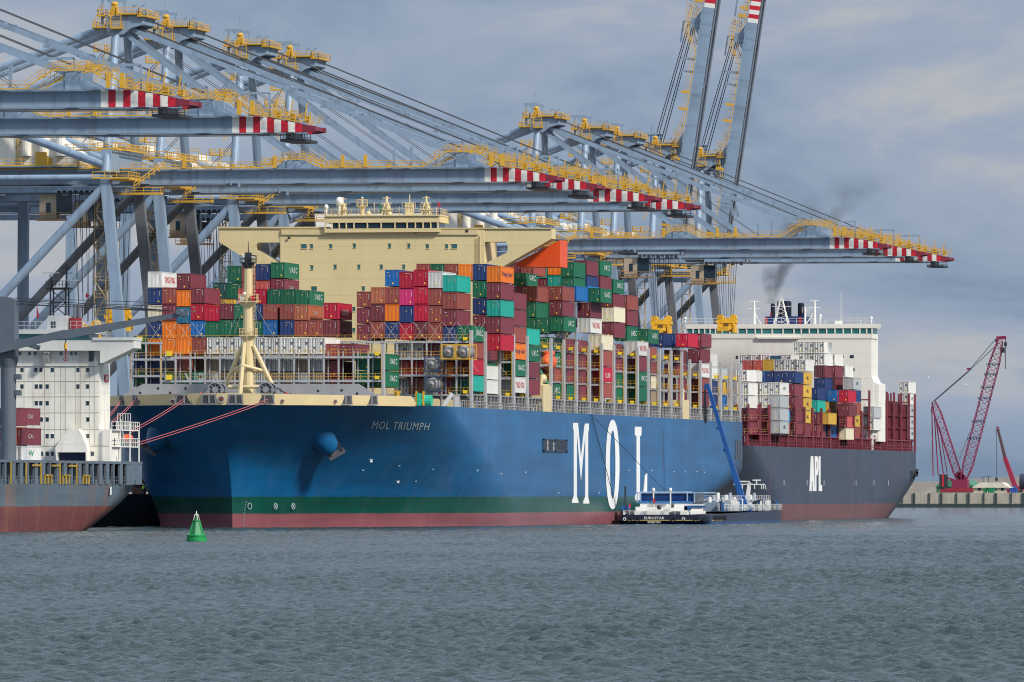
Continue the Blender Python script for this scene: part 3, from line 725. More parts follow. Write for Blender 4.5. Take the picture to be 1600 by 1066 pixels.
# ------------------------------------------------------------------ bridge (accommodation) across the ship
BY = 1498.0
def bp_(px, py, Y=BY): X = X_at(px, Y); return X, Z_at(py, X, Y)
zT = bp_(600, 357)[1]; zB = bp_(600, 380)[1]
b = MB()
b.prism([bp_(438, 357), bp_(757, 357), bp_(757, 640), bp_(438, 640)], 'y', BY, BY + 12)
dh = b.build('deckhouse', CREAM, ship)
for s_, P in ((-1, [(342, 357), (438, 357), (438, 379), (403, 379), (400, 383), (400, 390), (438, 412), (438, 440), (342, 378)]), (1, [(757, 357), (862, 357), (862, 373), (757, 433), (757, 412), (793, 394), (793, 381), (790, 378), (757, 378)])):
    b = MB(); b.prism([bp_(*p) for p in P], 'y', BY + 0.1, BY + 4.0); b.build('bridge_wing', CREAM, ship)
b = MB(); b.prism([bp_(800, 416), bp_(800, 409), bp_(868, 374), bp_(868, 416)], 'y', BY + 4.6, BY + 12)
b.build('wing_bracket', mat('bracket_orange', (0.78, 0.085, 0.012), 0.45, 0.06), ship)
for xa, xb, ya, yb, d0, d1 in ((342, 510, 354.5, 357, -0.15, 4), (687, 862, 356, 357.6, -0.15, 4), (440, 520, 359.5, 367, -0.25, -0.02), (649, 748, 359.5, 367, -0.25, -0.02)):
    b = MB(); b.prism([bp_(x_, y_) for x_, y_ in ((xa, ya), (xb, ya), (xb, yb), (xa, yb))], 'y', BY + d0, BY + d1); b.build('bulwark_cap', CREAMP, dh)
for px, py in ((475, 385), (487, 385), (517, 385), (554, 384), (609, 384), (639, 384), (668, 385), (698, 385), (710, 385), (465, 417), (487.5, 418), (524, 417), (561, 417), (596, 417), (631, 417), (491, 451), (568, 451), (553, 483), (553, 516)):
    wd = 4.2 if px in (475, 710, 491) else 2.0; hh = 3.4
    x0, z0 = bp_(px - wd, py + hh); x1, z1 = bp_(px + wd, py - hh); b = MB()
    b.c = 0; b.box(x0, x1, BY - 0.04, BY + 0.02, z0, z1); b.c = 1; b.box(x0 - 0.08, x1 + 0.08, BY - 0.09, BY - 0.0, z1, z1 + 0.1); b.box(x0 - 0.08, x1 + 0.08, BY - 0.09, BY, z0 - 0.1, z0)
    b.build('window', [GLASST, CREAMP], dh)
# ladder, vents and a door on the bridge front
b = MB()
for px in (744, 747): x, z0_ = bp_(px, 500); b.beam((x, BY - 0.12, z0_), (x, BY - 0.12, bp_(px, 372)[1]), 0.07)
for k in range(28): z_ = bp_(744, 500 - k * 4.4)[1]; b.beam((bp_(744, 0)[0], BY - 0.12, z_), (bp_(747, 0)[0], BY - 0.12, z_), 0.05)
b.build('ladder', CREAMP, dh)
for px, py in ((452, 372), (536, 362), (730, 361), (650, 362)):
    b = MB(); x, z_ = bp_(px, py); b.box(x - 0.25, x + 0.25, BY - 0.34, BY - 0.27, z_ - 0.2, z_ + 0.2); b.build('vent', DARK, dh)
b = MB(); x, z_ = bp_(750, 385); b.tube((x, BY - 0.12, bp_(750, 420)[1]), (x, BY - 0.12, bp_(750, 369)[1]), 0.07); b.build('pipe', CREAMP, dh)
# wheelhouse
b = MB(); WY = BY - 0.8
def wp(px, py): return bp_(px, py, WY)
x0, x1 = wp(507, 0)[0], wp(687, 0)[0]; zs = [wp(600, p)[1] for p in (363, 357, 348, 338)]
b.box(x0, x1, WY, WY + 9, zs[2] + 0.02, zs[3]); b.box(x0, x1, WY + 0.02, WY + 9, zs[0], zs[1])
for px in (507, 518, 529, 540, 552, 573, 594.5, 616, 635, 648, 660, 672, 683):
    x = wp(px, 0)[0]; b.box(x, x + 0.2, WY, WY + 0.4, zs[1], zs[2] + 0.05)
b.box(x0 - 0.1, x1 + 0.1, WY - 0.25, WY + 9.2, zs[3], zs[3] + 0.2)
wh = b.build('wheelhouse', CREAM, ship)
b = MB(); b.box(x0 + 1.4, x1 - 0.6, WY + 0.25, WY + 8, zs[1], zs[2]); b.build('windscreen', GLASS, wh)
# things on the wheelhouse roof
zr = zs[3] + 0.2; rx = lambda px: bp_(px, 0, WY + 4)[0]; rz = lambda py: bp_(600, py, WY + 4)[1]; ry = WY + 4
b = MB(); b.rail([(x0, WY, zr), (x1, WY, zr)], 1.1, 1.2, 0.08); b.rail([(x1, WY, zr), (x1, WY + 8, zr)], 1.1, 1.2, 0.08); b.build('roof_railing', CREAMP, wh)
for px, top in ((535, 308), (604, 307), (666, 307)):
    b = MB(); x = rx(px); zt = rz(top)
    for sx in (-1, 1):
        for sy in (-1, 1): b.beam((x + sx * 0.8, ry + sy * 0.8, zr), (x + sx * 0.25, ry + sy * 0.25, zr + 2.3), 0.16)
    b.tube((x, ry, zr), (x, ry, zt), 0.32, 0.2); b.beam((x - 0.9, ry, zt - 1.2), (x + 0.9, ry, zt - 1.2), 0.14); b.beam((x - 0.7, ry, zt - 0.3), (x + 0.7, ry, zt - 0.3), 0.14)
    b.box(x - 0.9, x + 0.9, ry - 0.9, ry + 0.9, zr + 1.0, zr + 1.1); b.rail([(x - 0.9, ry - 0.9, zr + 1.1), (x + 0.9, ry - 0.9, zr + 1.1)], 0.9, 0.6, 0.06)
    b.build('radar_mast', mat('mast_cream', (0.72, 0.60, 0.35), 0.5), wh)
b = MB(); x = rx(566); b.tube((x, ry, zr), (x, ry, zr + 1.6), 0.3, 0.5); b.lathe((x, ry, zr + 1.6), [(0.3, -0.4), (0.95, 0.1), (0.95, 0.2)], 10)
b.rail([(x - 0.9, ry - 0.8, zr + 1.8), (x + 0.9, ry - 0.8, zr + 1.8), (x + 0.9, ry + 0.8, zr + 1.8), (x - 0.9, ry + 0.8, zr + 1.8), (x - 0.9, ry - 0.8, zr + 1.8)], 1.1, 0.45, 0.06); b.tube((x, ry, zr + 1.8), (x, ry, zr + 3.2), 0.14); b.ball((x, ry, zr + 3.2), 0.25)
b.c = 1; b.box(x - 1.15, x + 1.15, ry - 0.2, ry + 0.2, zr + 3.5, zr + 3.68); b.build('radar_scanner', [mat('mast_cream', (0.7, 0.6, 0.35)), mat('radar_blue', (0.02, 0.12, 0.30), 0.4)], wh)
b = MB(); x = rx(640); b.box(x - 0.7, x + 0.7, ry - 0.6, ry + 0.6, zr, zr + 2.2); b.tube((x, ry, zr + 2.2), (x, ry, zr + 3.8), 0.12, 0.08); b.rail([(x - 1.2, ry - 0.8, zr + 1.2), (x + 1.2, ry - 0.8, zr + 1.2)], 1.1, 0.6, 0.06); b.build('roof_locker', mat('mast_cream', (0.7, 0.6, 0.35)), wh)
for px, py, r_ in ((511.5, 323.5, 0.42), (532, 315, 0.72)):
    b = MB(); x = rx(px); z = rz(py); b.tube((x, ry - 1, zr), (x, ry - 1, z), 0.2); b.ball((x, ry - 1, z), r_, 12, 8, (1, 1, 1.15)); b.build('radome', WHT, wh, smooth=True)
b = MB(); x = rx(598); b.box(x - 0.2, x + 0.2, ry - 2, ry - 1.9, zr + 0.6, zr + 1.9); b.build('green_sign', mat('sign_green', (0.02, 0.22, 0.08)), wh)
b = MB(); x = rx(689); z = rz(322); b.tube((x - 0.5, ry, zr), (x - 0.5, ry, zr + 2.6), 0.05); b.prism([(x - 0.45, z + 0.6), (x + 0.1, z - 0.1), (x - 0.45, z - 0.1)], 'y', ry, ry + 0.04); b.build('flag', RED, wh)
b = MB()
for px in (520, 665, 680, 583, 575, 622): b.tube((rx(px), ry + 1, zr), (rx(px), ry + 1, zr + random.uniform(1.2, 2.6)), 0.07)
b.ball((rx(579), ry - 2, zr + 0.4), 0.45); b.ball((rx(612), ry - 2, zr + 0.3), 0.4); b.build('aerial', mat('mast_cream', (0.7, 0.6, 0.35)), wh)
# port lower part of the bridge: cream pillar, lifeboat and its davit
b = MB(); y0 = Y_at(849, PX); y1 = Y_at(862, PX); z0 = DZ - 0.3; z1 = Z_at(602, PX, y0)
b.box(PX - 3, PX - 0.02, y0, y1, z0, z1); b.build('side_pillar', CREAMP, ship)
b = MB(); yy = Y_at(858, PX - 2); z = Z_at(566, PX, yy)
vs = []; b.ball((PX - 1.8, yy - 1.2, z), 1.0, 12, 8, (1.2, 4.2, 1.55)); b.box(PX - 2.6, PX - 0.9, yy - 2.5, yy - 0.3, z + 1.0, z + 1.9); lbt = b.build('lifeboat', ORANGE, ship, smooth=True)
b = MB(); b.tube((PX - 0.6, y0 + 1, z1), (PX - 0.6, y0 + 1, z1 + 2.0), 0.3); b.ball((PX - 0.6, y0 + 2.5, z1 + 1.2), 0.8); b.box(PX - 3, PX - 0.4, y0, y1, z1, z1 + 0.25); b.c = 1; b.beam((PX - 0.5, y0, z1 + 2.4), (PX - 0.5, y1 - 1, z1 + 0.4), 0.2, 0.5); b.build('boat_davit', [CREAMP, mat('davit_green', (0.02, 0.3, 0.15))], ship)
b = MB(); y0 = Y_at(1067.5, PX); y1 = Y_at(1077, PX); z1 = Z_at(625, PX, y0); b.box(PX - 2, PX - 0.02, y0, y1, DZ - 0.3, z1); b.tube((PX - 1, y0 + 5, z1), (PX - 1, y0 + 5, z1 + 2.2), 0.4); b.build('engine_casing', CREAMP, ship)

# ------------------------------------------------------------------ containers
CCOL = {   # name: (albedo, words)
 'maroon': ((0.165, 0.030, 0.045), 'maroon'), 'brown': ((0.26, 0.060, 0.048), 'red brown'), 'rust': ((0.36, 0.11, 0.055), 'rust orange'),
 'red': ((0.42, 0.008, 0.035), 'bright red'), 'salmon': ((0.45, 0.085, 0.075), 'faded red'), 'pink': ((0.62, 0.03, 0.17), 'pink'),
 'green': ((0.006, 0.115, 0.058), 'dark green'), 'dkgreen': ((0.015, 0.075, 0.065), 'blackish green'), 'teal': ((0.010, 0.33, 0.26), 'turquoise'),
 'navy': ((0.012, 0.035, 0.13), 'navy blue'), 'blue': ((0.008, 0.11, 0.33), 'mid blue'), 'sky': ((0.010, 0.24, 0.52), 'light blue'), 'bteal': ((0.012, 0.11, 0.19), 'petrol blue'),
 'orange': ((0.72, 0.17, 0.012), 'orange'), 'white': ((0.60, 0.60, 0.58), 'white'), 'cream': ((0.66, 0.60, 0.44), 'cream'), 'grey': ((0.40, 0.43, 0.44), 'pale grey'),
 'yellow': ((0.58, 0.36, 0.05), 'mustard yellow'), 'tan': ((0.30, 0.22, 0.15), 'tan'), 'reefer': ((0.74, 0.73, 0.68), 'white refrigerated')}
def cmat(c): return mat('container_' + c, CCOL[c][0], 0.5, 0.10, 0.5, streak=0.22 if c not in ('white', 'reefer', 'cream', 'grey') else 0.3, dirt=tuple(x * 0.45 + 0.02 for x in CCOL[c][0]), objvar=0.14, rust=0.14 if c in ('maroon', 'brown', 'rust', 'white', 'cream', 'grey', 'reefer', 'salmon') else 0.05)
STK = mat('sticker_yellow', (0.80, 0.50, 0.03), 0.6); MRK = mat('container_marking', (0.55, 0.54, 0.52), 0.6)
CW, CL = 2.438, 12.19
CM = {}
def cmesh(col, var, H):
    # a corrugated steel box with corner posts and rails; origin at the middle of its base, end wall facing -Y
    key = (col, var, H)
    if key in CM: return CM[key]
    b = MB(); x1 = CW / 2; y1 = CL / 2
    reefer = col == 'reefer'
    p = 0.09
    for sx in (-1, 1):
        for sy in (-1, 1): b.box(sx * x1, sx * (x1 - 0.17), sy * y1, sy * (y1 - 0.18), 0, H)
    for z0, z1 in ((0.02, 0.2), (H - 0.16, H - 0.02)):
        for sx in (-1, 1): b.box(sx * (x1 - 0.01), sx * (x1 - 0.1), -y1 + 0.18, y1 - 0.18, z0, z1)
        for sy in (-1, 1): b.box(-x1 + 0.17, x1 - 0.17, sy * (y1 - 0.01), sy * (y1 - 0.1), z0, z1)
    b.add([(-x1 + .05, -y1 + .05, H - .04), (x1 - .05, -y1 + .05, H - .04), (x1 - .05, y1 - .05, H - .04), (-x1 + .05, y1 - .05, H - .04)], [(0, 1, 2, 3)])
    b.add([(-x1 + .05, -y1 + .05, .1), (x1 - .05, -y1 + .05, .1), (x1 - .05, y1 - .05, .1), (-x1 + .05, y1 - .05, .1)], [(3, 2, 1, 0)])
    def wall(a0, a1, n, put, d):
        vs = []; m = (a1 - a0) / n
        for k in range(n):
            a = a0 + k * m
            for f, dd in ((0, 0), (0.32, 0), (0.5, d), (0.82, d)): vs.append((a + f * m, dd))
        vs.append((a1, 0)); V = [put(a, dd, 0.18) for a, dd in vs] + [put(a, dd, H - 0.14) for a, dd in vs]; n_ = len(vs)
        b.add(V, [(k, k + 1, n_ + k + 1, n_ + k) for k in range(n_ - 1)])
    for sx in (1, -1):
        if sx == -1: wall(-y1 + 0.17, y1 - 0.17, 4, lambda a, d, z: (-(x1 - 0.05 - d), -a, z), 0.02)
        else: wall(-y1 + 0.17, y1 - 0.17, 22 if not reefer else 5, lambda a, d, z: (x1 - 0.03 - d, a, z), 0.06 if not reefer else 0.012)
    if reefer or var == 3:
        wall(-x1 + 0.16, x1 - 0.16, 2, lambda a, d, z: (a, -y1 + 0.05 + d, z), 0.03)
    else: wall(-x1 + 0.16, x1 - 0.16, 9, lambda a, d, z: (a, -y1 + 0.03 + d, z), 0.04)
    wall(-x1 + 0.16, x1 - 0.16, 2, lambda a, d, z: (-a, y1 - 0.05 - d, z), 0.02)
    f = -y1
    if reefer or var == 3:          # lock bars, hinges and vents of a door end
        b.c = 4
        for x in (-0.85, -0.35, 0.35, 0.85): b.box(x - 0.035, x + 0.035, f - 0.02, f + 0.05, 0.15, H - 0.1)
        b.box(-0.03, 0.03, f + 0.02, f + 0.045, 0.15, H - 0.1)
        for z in (0.5, 1.2, 1.9, 2.4):
            for x in (-1.05, 1.0): b.box(x, x + 0.12, f - 0.01, f + 0.04, z, z + 0.1)
        if reefer: b.box(0.3, 0.75, f - 0.01, f + 0.045, 1.6, 2.0); b.box(-0.75, -0.5, f - 0.01, f + 0.045, 0.9, 1.2); b.c = 3; b.box(0.25, 0.6, f - 0.02, f + 0.04, 0.5, 0.75)
    else:
        b.c = 2
        b.box(0.80, 0.85, f - 0.004, f + 0.02, H * 0.50, H * 0.84)
        if var == 1: b.box(-0.3, 0.6, f - 0.004, f + 0.02, H * 0.865, H * 0.885)
        if var == 2: b.box(-0.9, -0.55, f - 0.004, f + 0.02, H * 0.79, H * 0.825)
        b.c = 3
        if var in (0, 2): b.ball((0.62 if var == 0 else 0.1, f + 0.02, H * 0.17), 0.14, 8, 4, (1, 0.2, 1.2))
        b.ball((-0.1 if var != 2 else -0.55, f + 0.02, H * (0.68 if var != 2 else 0.62)), 0.09, 8, 4, (1, 0.2, 1))
    o = b.build('container', [cmat(col), cmat(col), MRK, STK, mat('door_hardware', (0.12, 0.12, 0.12), 0.5)])
    me = o.data; bpy.data.objects.remove(o); WORLD_LOC.pop('container', None)
    me.name = 'container_' + col; CM[key] = me; return me
LET = {}
def letter_mesh(txt, colr, w, h, spacing=1.0):
    key = (txt, w, h)
    if key not in LET:
        vs, fs = text_mesh(txt, 0, spacing); b = MB(); b.add([(0, (u - 0.5) * w, (v - 0.5) * h) for u, v in vs], fs)
        o = b.build('lettering', colr); LET[key] = o.data; bpy.data.objects.remove(o); WORLD_LOC.pop('lettering', None)
    return LET[key]
LETTERS = {  # text, colour, width, height, centre along the box, centre up
 'U': ('UASC', mat('lettering_white', (0.8, 0.8, 0.78)), 6.2, 0.95, 1.2, 1.5, 1.35), 'Y': ('YANG MING', mat('lettering_red', (0.62, 0.03, 0.04)), 7.8, 1.05, 0, 1.4, 1.0),
 'K': ('K LINE', mat('lettering_white', (0.8, 0.8, 0.78)), 5.0, 0.9, 0.4, 1.25, 1.0), 'H': ('Hapag-Lloyd', mat('lettering_navy', (0.015, 0.02, 0.12)), 9.0, 1.1, 0, 1.4, 1.0), 'C': ('CAI', MRK, 3.0, 0.6, -0.5, 1.3, 1.0),
 'E': ('EVERGREEN', MRK, 8, 0.8, 0, 1.4, 1.0), 'A': ('APL', mat('lettering_black', (0.03, 0.03, 0.035)), 3.4, 0.7, 0, 1.4, 1.0), 'W': ('W', mat('lettering_green', (0.02, 0.35, 0.15)), 3.2, 0.9, 0, 1.5, 1.0)}
NCONT = 0
def container(col, X, Yf, ztop, label, group, H=2.75, var=None, let=None, maxl=CL):
    global NCONT; NCONT += 1
    if var is None: var = random.choice((0, 0, 1, 2, 4, 2))
    o = bpy.data.objects.new('shipping_container', cmesh(col, var, H)); C.objects.link(o)
    o.location = (X, Yf + CL / 2, ztop - H); tag(o, label, 'container', group)
    if let:
        t, m, w_, h_, cy, cz, sp_ = LETTERS[let]
        l_ = bpy.data.objects.new('lettering', letter_mesh(t, m, w_, h_, sp_)); C.objects.link(l_); l_.parent = o; l_.location = (CW / 2 + 0.015, cy, cz)
    return o
ORD = ['first', 'second', 'third', 'fourth', 'fifth', 'sixth', 'seventh', 'eighth', 'ninth', 'tenth', 'eleventh', 'twelfth', 'thirteenth', 'fourteenth', 'fifteenth', 'sixteenth', 'seventeenth', 'eighteenth', 'nineteenth', 'twentieth', 'twenty-first', 'twenty-second', 'twenty-third', 'twenty-fourth', 'twenty-fifth', 'twenty-sixth']
LETW = {'U': 'with white letters', 'Y': 'with red letters', 'K': 'with white letters', 'H': 'with navy letters', 'C': 'with small white letters', 'E': 'with white letters', 'A': 'with black letters', 'W': 'with green letters'}
def column(block, n, Yf, pxl, pytop, items, th=26.2, X=None, group=None, gap=0.12):
    # one stack: colours from the top down; pxl = left edge of its end wall in the photo, pytop = its top
    X = X_at(pxl, Yf) + CW / 2 if X is None else X
    pitch = th * depth(X, Yf) / FPX; zt = Z_at(pytop, X, Yf)
    for k, it in enumerate(items):
        if it is None: continue
        c = it.split(':'); col = c[0]; let = c[1] if len(c) > 1 and c[1] else None; var = int(c[2]) if len(c) > 2 else None
        w_ = CCOL[col][1] + ' container' + (' ' + LETW[let] if let else '')
        tier = 'topmost' if k == 0 else ORD[k] + ' down'
        container(col, X, Yf, zt - k * pitch, f'{w_}, {tier} in {ORD[n]} stack' + ('' if let else ' from left') + f', {block}', group, round(pitch - gap, 2), var, let)
BY_ = lambda i: PY[i] + 1.45                     # front of the bay behind post i
G1 = 'containers stacked ahead of the cream bridge'
# bay behind the second lashing bridge: the front faces we see above it
blk = 'front bay behind foremast'
b2 = BY_(0)
cols = [(231, 424.4, ['white:Y:1', 'navy', 'cream', 'navy'], 26.2), (253.5, 449.2, ['brown', 'maroon::2', 'orange::4'], 26.6), (276, 427.2, ['maroon', 'orange::4', 'bteal::1', 'orange::4'], 26.4),
 (298, 449.2, ['maroon', 'red', 'blue'], 26.0), (320.4, 477.6, ['red', 'green'], 25), (343, 474.6, ['maroon', 'green::1'], 25.5), (365.6, 474.8, ['green', 'green'], 25.5), (388.2, 475.5, ['navy::1', 'green::1'], 25.6),
 (411, 475.4, ['brown', 'blue'], 25.2), (437.3, 475.4, ['brown', 'navy::1'], 25.2), (460, 476, ['rust:C:2', 'brown'], 25.2), (482.6, 500.5, ['brown::2'], 26), (505.4, 473, ['red:K:2', 'maroon:C:4'], 27),
 (557.4, 455.5, ['brown', 'maroon', 'maroon'], 25.6), (579.3, 448.6, ['rust', 'maroon', 'brown'], 27.1), (601.6, 421.4, ['blue', 'brown', 'orange::4', 'navy::1'], 27.2), (624.2, 424.2, ['red', 'pink', 'navy', 'red'], 27),
 (646.7, 421.2, ['red', 'red', 'red::4', 'maroon::2'], 27.3), (669.2, 424.2, ['white::2', 'brown', 'brown', 'brown'], 27.0), (692, 429.8, ['teal', 'brown', 'maroon', 'navy::1'], 27.0)]
for n, (px, py, it, th) in enumerate(cols): column(blk, n, b2, px, py, it, th, group=G1)
blk = 'second bay behind foremast'
b3 = BY_(1)
cols = [(372, 451, ['salmon'], 24.6), (394, 451.2, ['red::2'], 24.6), (417.8, 451.5, ['green::1'], 24.6), (439.6, 451.8, ['green'], 24.6), (462, 453.6, ['green:U:1'], 24.6),
 (650.5, 412, ['brown'], 26), (672.5, 412, ['green'], 26), (694.3, 412, ['brown'], 26), (716.3, 412.6, ['orange::4'], 26), (738.5, 412.4, ['navy::1', 'green', 'navy', 'maroon::2', 'green'], 26.7), (760.6, 415.6, ['orange:H:4', 'maroon', 'teal', 'maroon', 'red'], 26.6)]
for n, (px, py, it, th) in enumerate(cols): column(blk, n, b3, px, py, it, th, group=G1)
blk = 'third bay behind foremast'
b4 = BY_(2)
cols = [(320, 441.5, ['brown'], 25.5), (333, 441.5, ['dkgreen::2'], 25.5)][1:] + [(355.2, 415.4, ['green', 'green::1'], 26.2), (377.5, 415.4, ['brown', 'brown'], 26.2), (399.8, 412.5, ['navy', 'salmon'], 26.2), (423, 409.8, ['green:U', 'maroon:C'], 26.0)]
for n, (px, py, it, th) in enumerate(cols): column(blk, n, b4, px, py, it, th, group=G1)
# port edge of the ship: stacks whose long side we see, bay by bay
def edge(i, pytop, items, th, block, n=0, inboard=0.0, grp='containers standing along the port edge'):
    Yf = BY_(i); column(block, n, Yf, 0, pytop, items, th, X=PX - 0.45 - CW / 2 - inboard, group=grp)
blk = 'port edge ahead of bridge'
edge(0, 508.5, ['green:U', 'brown', 'red', 'teal'], 26.0, blk, 0)
edge(1, 571, ['reefer::0'] * 2, 22.5, blk, 1)
edge(3, 457, ['maroon', 'maroon::2', 'brown', 'orange:H', 'green:U', 'white:Y'], 26.3, blk, 2)
edge(4, 513, ['teal', 'green:U', 'maroon', 'maroon'], 26.2, blk, 3)
# aft of the bridge
G2 = 'containers stacked between bridge and stern'
blk = 'aft of cream bridge'
aft = [(8, 793, 409.5, ['maroon'], 22), (8, 813, 409.5, ['brown'], 22), (7, 800, 426.4, ['green:U', 'maroon::2'], 21), (9, 834, 414, ['teal', 'maroon'], 21.6), (9, 855.8, 406, ['orange::4', 'teal'], 24.6), (9, 876, 409, ['green', 'green'], 24.6),
 (10, 896.6, 406.8, ['maroon::2', 'navy'], 24.2), (11, 917.6, 407, ['green:U:1', 'maroon'], 24.2), (12, 938.2, 436, ['green:U:1', 'maroon'], 22.9),
 (7, 817, 447, ['brown', 'green', 'green'], 25), (8, 837.5, 447, ['brown::2', 'green'], 23.6), (7, 837.5, 470.8, [None, 'green'], 25.2), (8, 858.2, 447, ['brown', 'maroon::2'], 23.6), (9, 880, 446.8, ['blue'], 24), (10, 899, 447.2, ['sky', ], 24), (10, 918, 450, ['green:U'], 23.4),
 (7, 860, 494.8, ['green:U'], 24), (11, 902, 472.6, ['maroon', 'white:Y:2'], 24.2), (12, 939.4, 479.2, ['cream::2', 'maroon::2'], 24.6), (13, 960, 460.6, ['brown', 'maroon::2', 'green:U:1'], 24.3)]
aft = sorted([(a if a != 11 or p == 917.6 else 10, p, y, it, th) for a, p, y, it, th in aft], key=lambda q: q[1])
for n, (i, px, py, it, th) in enumerate(aft): column(blk, n, BY_(i), px, py, it, th, group=G2)
blk = 'port edge aft of bridge'
edge(10, 522.5, ['cream', 'brown', 'red:K', 'brown'], 25.0, blk, 0)
edge(13, 532.6, ['white:Y', 'maroon', 'green:U', 'green'], 23.8, blk, 1)
edge(14, 514, ['green:U'], 23.5, blk, 2)
edge(19, 521.5, ['brown', 'maroon', 'white:Y', 'brown', 'maroon'], 23.0, blk, 3)
for n, (px, it) in enumerate(((1017.5, ['navy']), (1034, ['navy::1']), (1056, ['red']), (1077, ['maroon']))):
    column('under stern spreader', n, BY_(19) if n == 3 else BY_(17 + n % 2), px, 521.0, it, 22, group=G2)
# inside the lashing frames: boxes set back from the edge, seen between the posts
blk = 'behind port edge posts'
inn = [(2, ['maroon', 'green::1', 'green'], 2.6), (5, ['navy', 'navy'], 2.6), (6, ['maroon', 'dkgreen'], 5.2), (7, ['green:U', 'green:U', 'brown', 'green:U'], 2.6), (8, ['maroon', 'maroon', 'maroon', 'green'], 2.6), (9, ['maroon', 'maroon', 'maroon', 'maroon'], 2.6),
 (11, ['grey', 'grey', 'reefer::0', 'reefer::0'], 2.6), (12, ['maroon', 'maroon', 'green', 'green'], 2.6), (14, ['grey', 'brown', 'green:U', 'green:U'], 2.6), (15, ['brown', 'maroon', 'cream', 'tan'], 2.6), (16, ['reefer::0', 'brown', 'cream', 'tan'], 5.2), (18, ['maroon', 'maroon', 'maroon', 'maroon'], 2.6), (20, ['grey', 'grey', 'reefer::0', 'navy'], 2.6), (21, ['reefer::0', 'reefer::0', 'navy', 'navy'], 2.6), (22, ['grey', 'yellow', 'blue'], 2.6)]
for n, (i, it, ib) in enumerate(inn):
    Yf = BY_(i); X = PX - 0.45 - CW / 2 - ib; zt = DZ + 2.5 + 2.75 * len(it)
    column(blk, n, Yf, 0, HORIZ - (zt - EYE) * FPX / depth(X, Yf), it, 2.75 * FPX / depth(X, Yf), X=X, group='containers set back from the port edge')
# bow bay behind the first lashing bridge: refrigerated boxes below, seen through the frames
blk = 'bow bay behind breakwater'
b1 = LB1Y + 1.5
low = {0: ['orange', None, 'green'], 1: ['orange', 'brown', 'green'], 2: ['brown', None, 'teal'], 14: ['green:U', 'green:U', None], 13: ['green', 'green'], 11: ['brown', 'maroon', 'maroon'], 12: ['maroon', None, 'maroon']}
for n in range(15):
    X = LB1X1 - 1.2 - (14 - n) * 2.515; it = low.get(n, ['reefer', 'grey::3', 'tan::3'] if n % 3 else ['reefer', 'tan::3', 'grey::3'])
    if n == 14: zt = Z_at(552.5, X, b1)
    elif n in (11, 12): zt = Z_at(537, X, b1)
    elif n == 13: zt = Z_at(552.5, X, b1)
    else: zt = Z_at(527.5, X, b1)
    column(blk, n, b1, 0, HORIZ - (zt - EYE) * FPX / depth(X, b1), it, 26.8, X=X, group='containers in the bow bay')
blk = 'front bay below lashing deck'
lowb = [(209, 525, ['green:U', 'navy', 'green:U']), (231, 530, ['orange', 'navy', 'navy']), (616, 537, ['reefer', 'salmon', 'grey::3']), (639, 537, ['reefer', 'red', 'brown']), (662, 537, ['maroon', 'cream', 'reefer']), (685, 539, ['tan', 'orange', 'maroon']), (708, 541, ['maroon', 'maroon', 'green'])]  # some boxes given paler colours to lighten the shaded inside of the bay
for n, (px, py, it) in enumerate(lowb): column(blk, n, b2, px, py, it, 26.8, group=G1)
# tank containers: white cylinders in yellow frames near the port edge
def tank_container(X, Yf, z, colr, label):
    t = thing('tank_container', (X, Yf + 3, z), label, 'tank container', 'tank containers on the blue ship')
    b = MB(); f0, f1 = Yf, Yf + 6.06
    for sx in (-1, 1):
        for yy in (f0, f1): b.beam((X + sx * 1.15, yy, z), (X + sx * 1.15, yy, z + 2.55), 0.16)
        for zz in (z + 0.1, z + 2.5): b.beam((X + sx * 1.15, f0, zz), (X + sx * 1.15, f1, zz), 0.14)
        b.beam((X + sx * 1.15, f0, z + 1.8), (X + sx * 0.5, f0, z + 2.5), 0.1); b.beam((X + sx * 1.15, f0, z + 0.7), (X + sx * 0.5, f0, z + 0.1), 0.1)
    for zz in (z + 0.1, z + 2.5):
        for yy in (f0, f1): b.beam((X - 1.15, yy, zz), (X + 1.15, yy, zz), 0.14)
    b.build('frame', colr, t)
    b = MB(); n = 16
    prof = [(0.02, f0 + 0.2), (0.6, f0 + 0.3), (0.95, f0 + 0.5), (1.1, f0 + 0.9), (1.1, f1 - 0.8), (0.25, f1 - 0.25)]
    vs = [(X + r_ * math.cos(2 * math.pi * k / n), y_, z + 1.3 + r_ * math.sin(2 * math.pi * k / n)) for r_, y_ in prof for k in range(n)]
    b.add(vs, [(i * n + k, i * n + (k + 1) % n, (i + 1) * n + (k + 1) % n, (i + 1) * n + k) for i in range(5) for k in range(n)] + [tuple(range(n)), tuple(range(5 * n, 6 * n))])
    b.build('tank', mat('tank_white', (0.27, 0.265, 0.25), 0.4, 0.1), t, smooth=True)
b3y = PY[0] + 0.7
for k, (px, py, colr, lab) in enumerate(((700, 562, YEL, 'silver grey tank in a yellow frame above the lashing deck, left of the pair'), (723, 562, YEL, 'silver grey tank in a yellow frame above the lashing deck, right of the pair'), (674, 581, mat('frame_blue', (0.03, 0.05, 0.11)), 'silver grey tank in a blue frame behind lashing posts, upper of two'), (674, 612, mat('frame_blue', (0.03, 0.05, 0.11)), 'silver grey tank in a blue frame behind lashing posts, lower of two'))):
    X = X_at(px, PY[0] - 8); tank_container(X, PY[0] - 8.0, Z_at(py, X, PY[0] - 8), colr, lab)

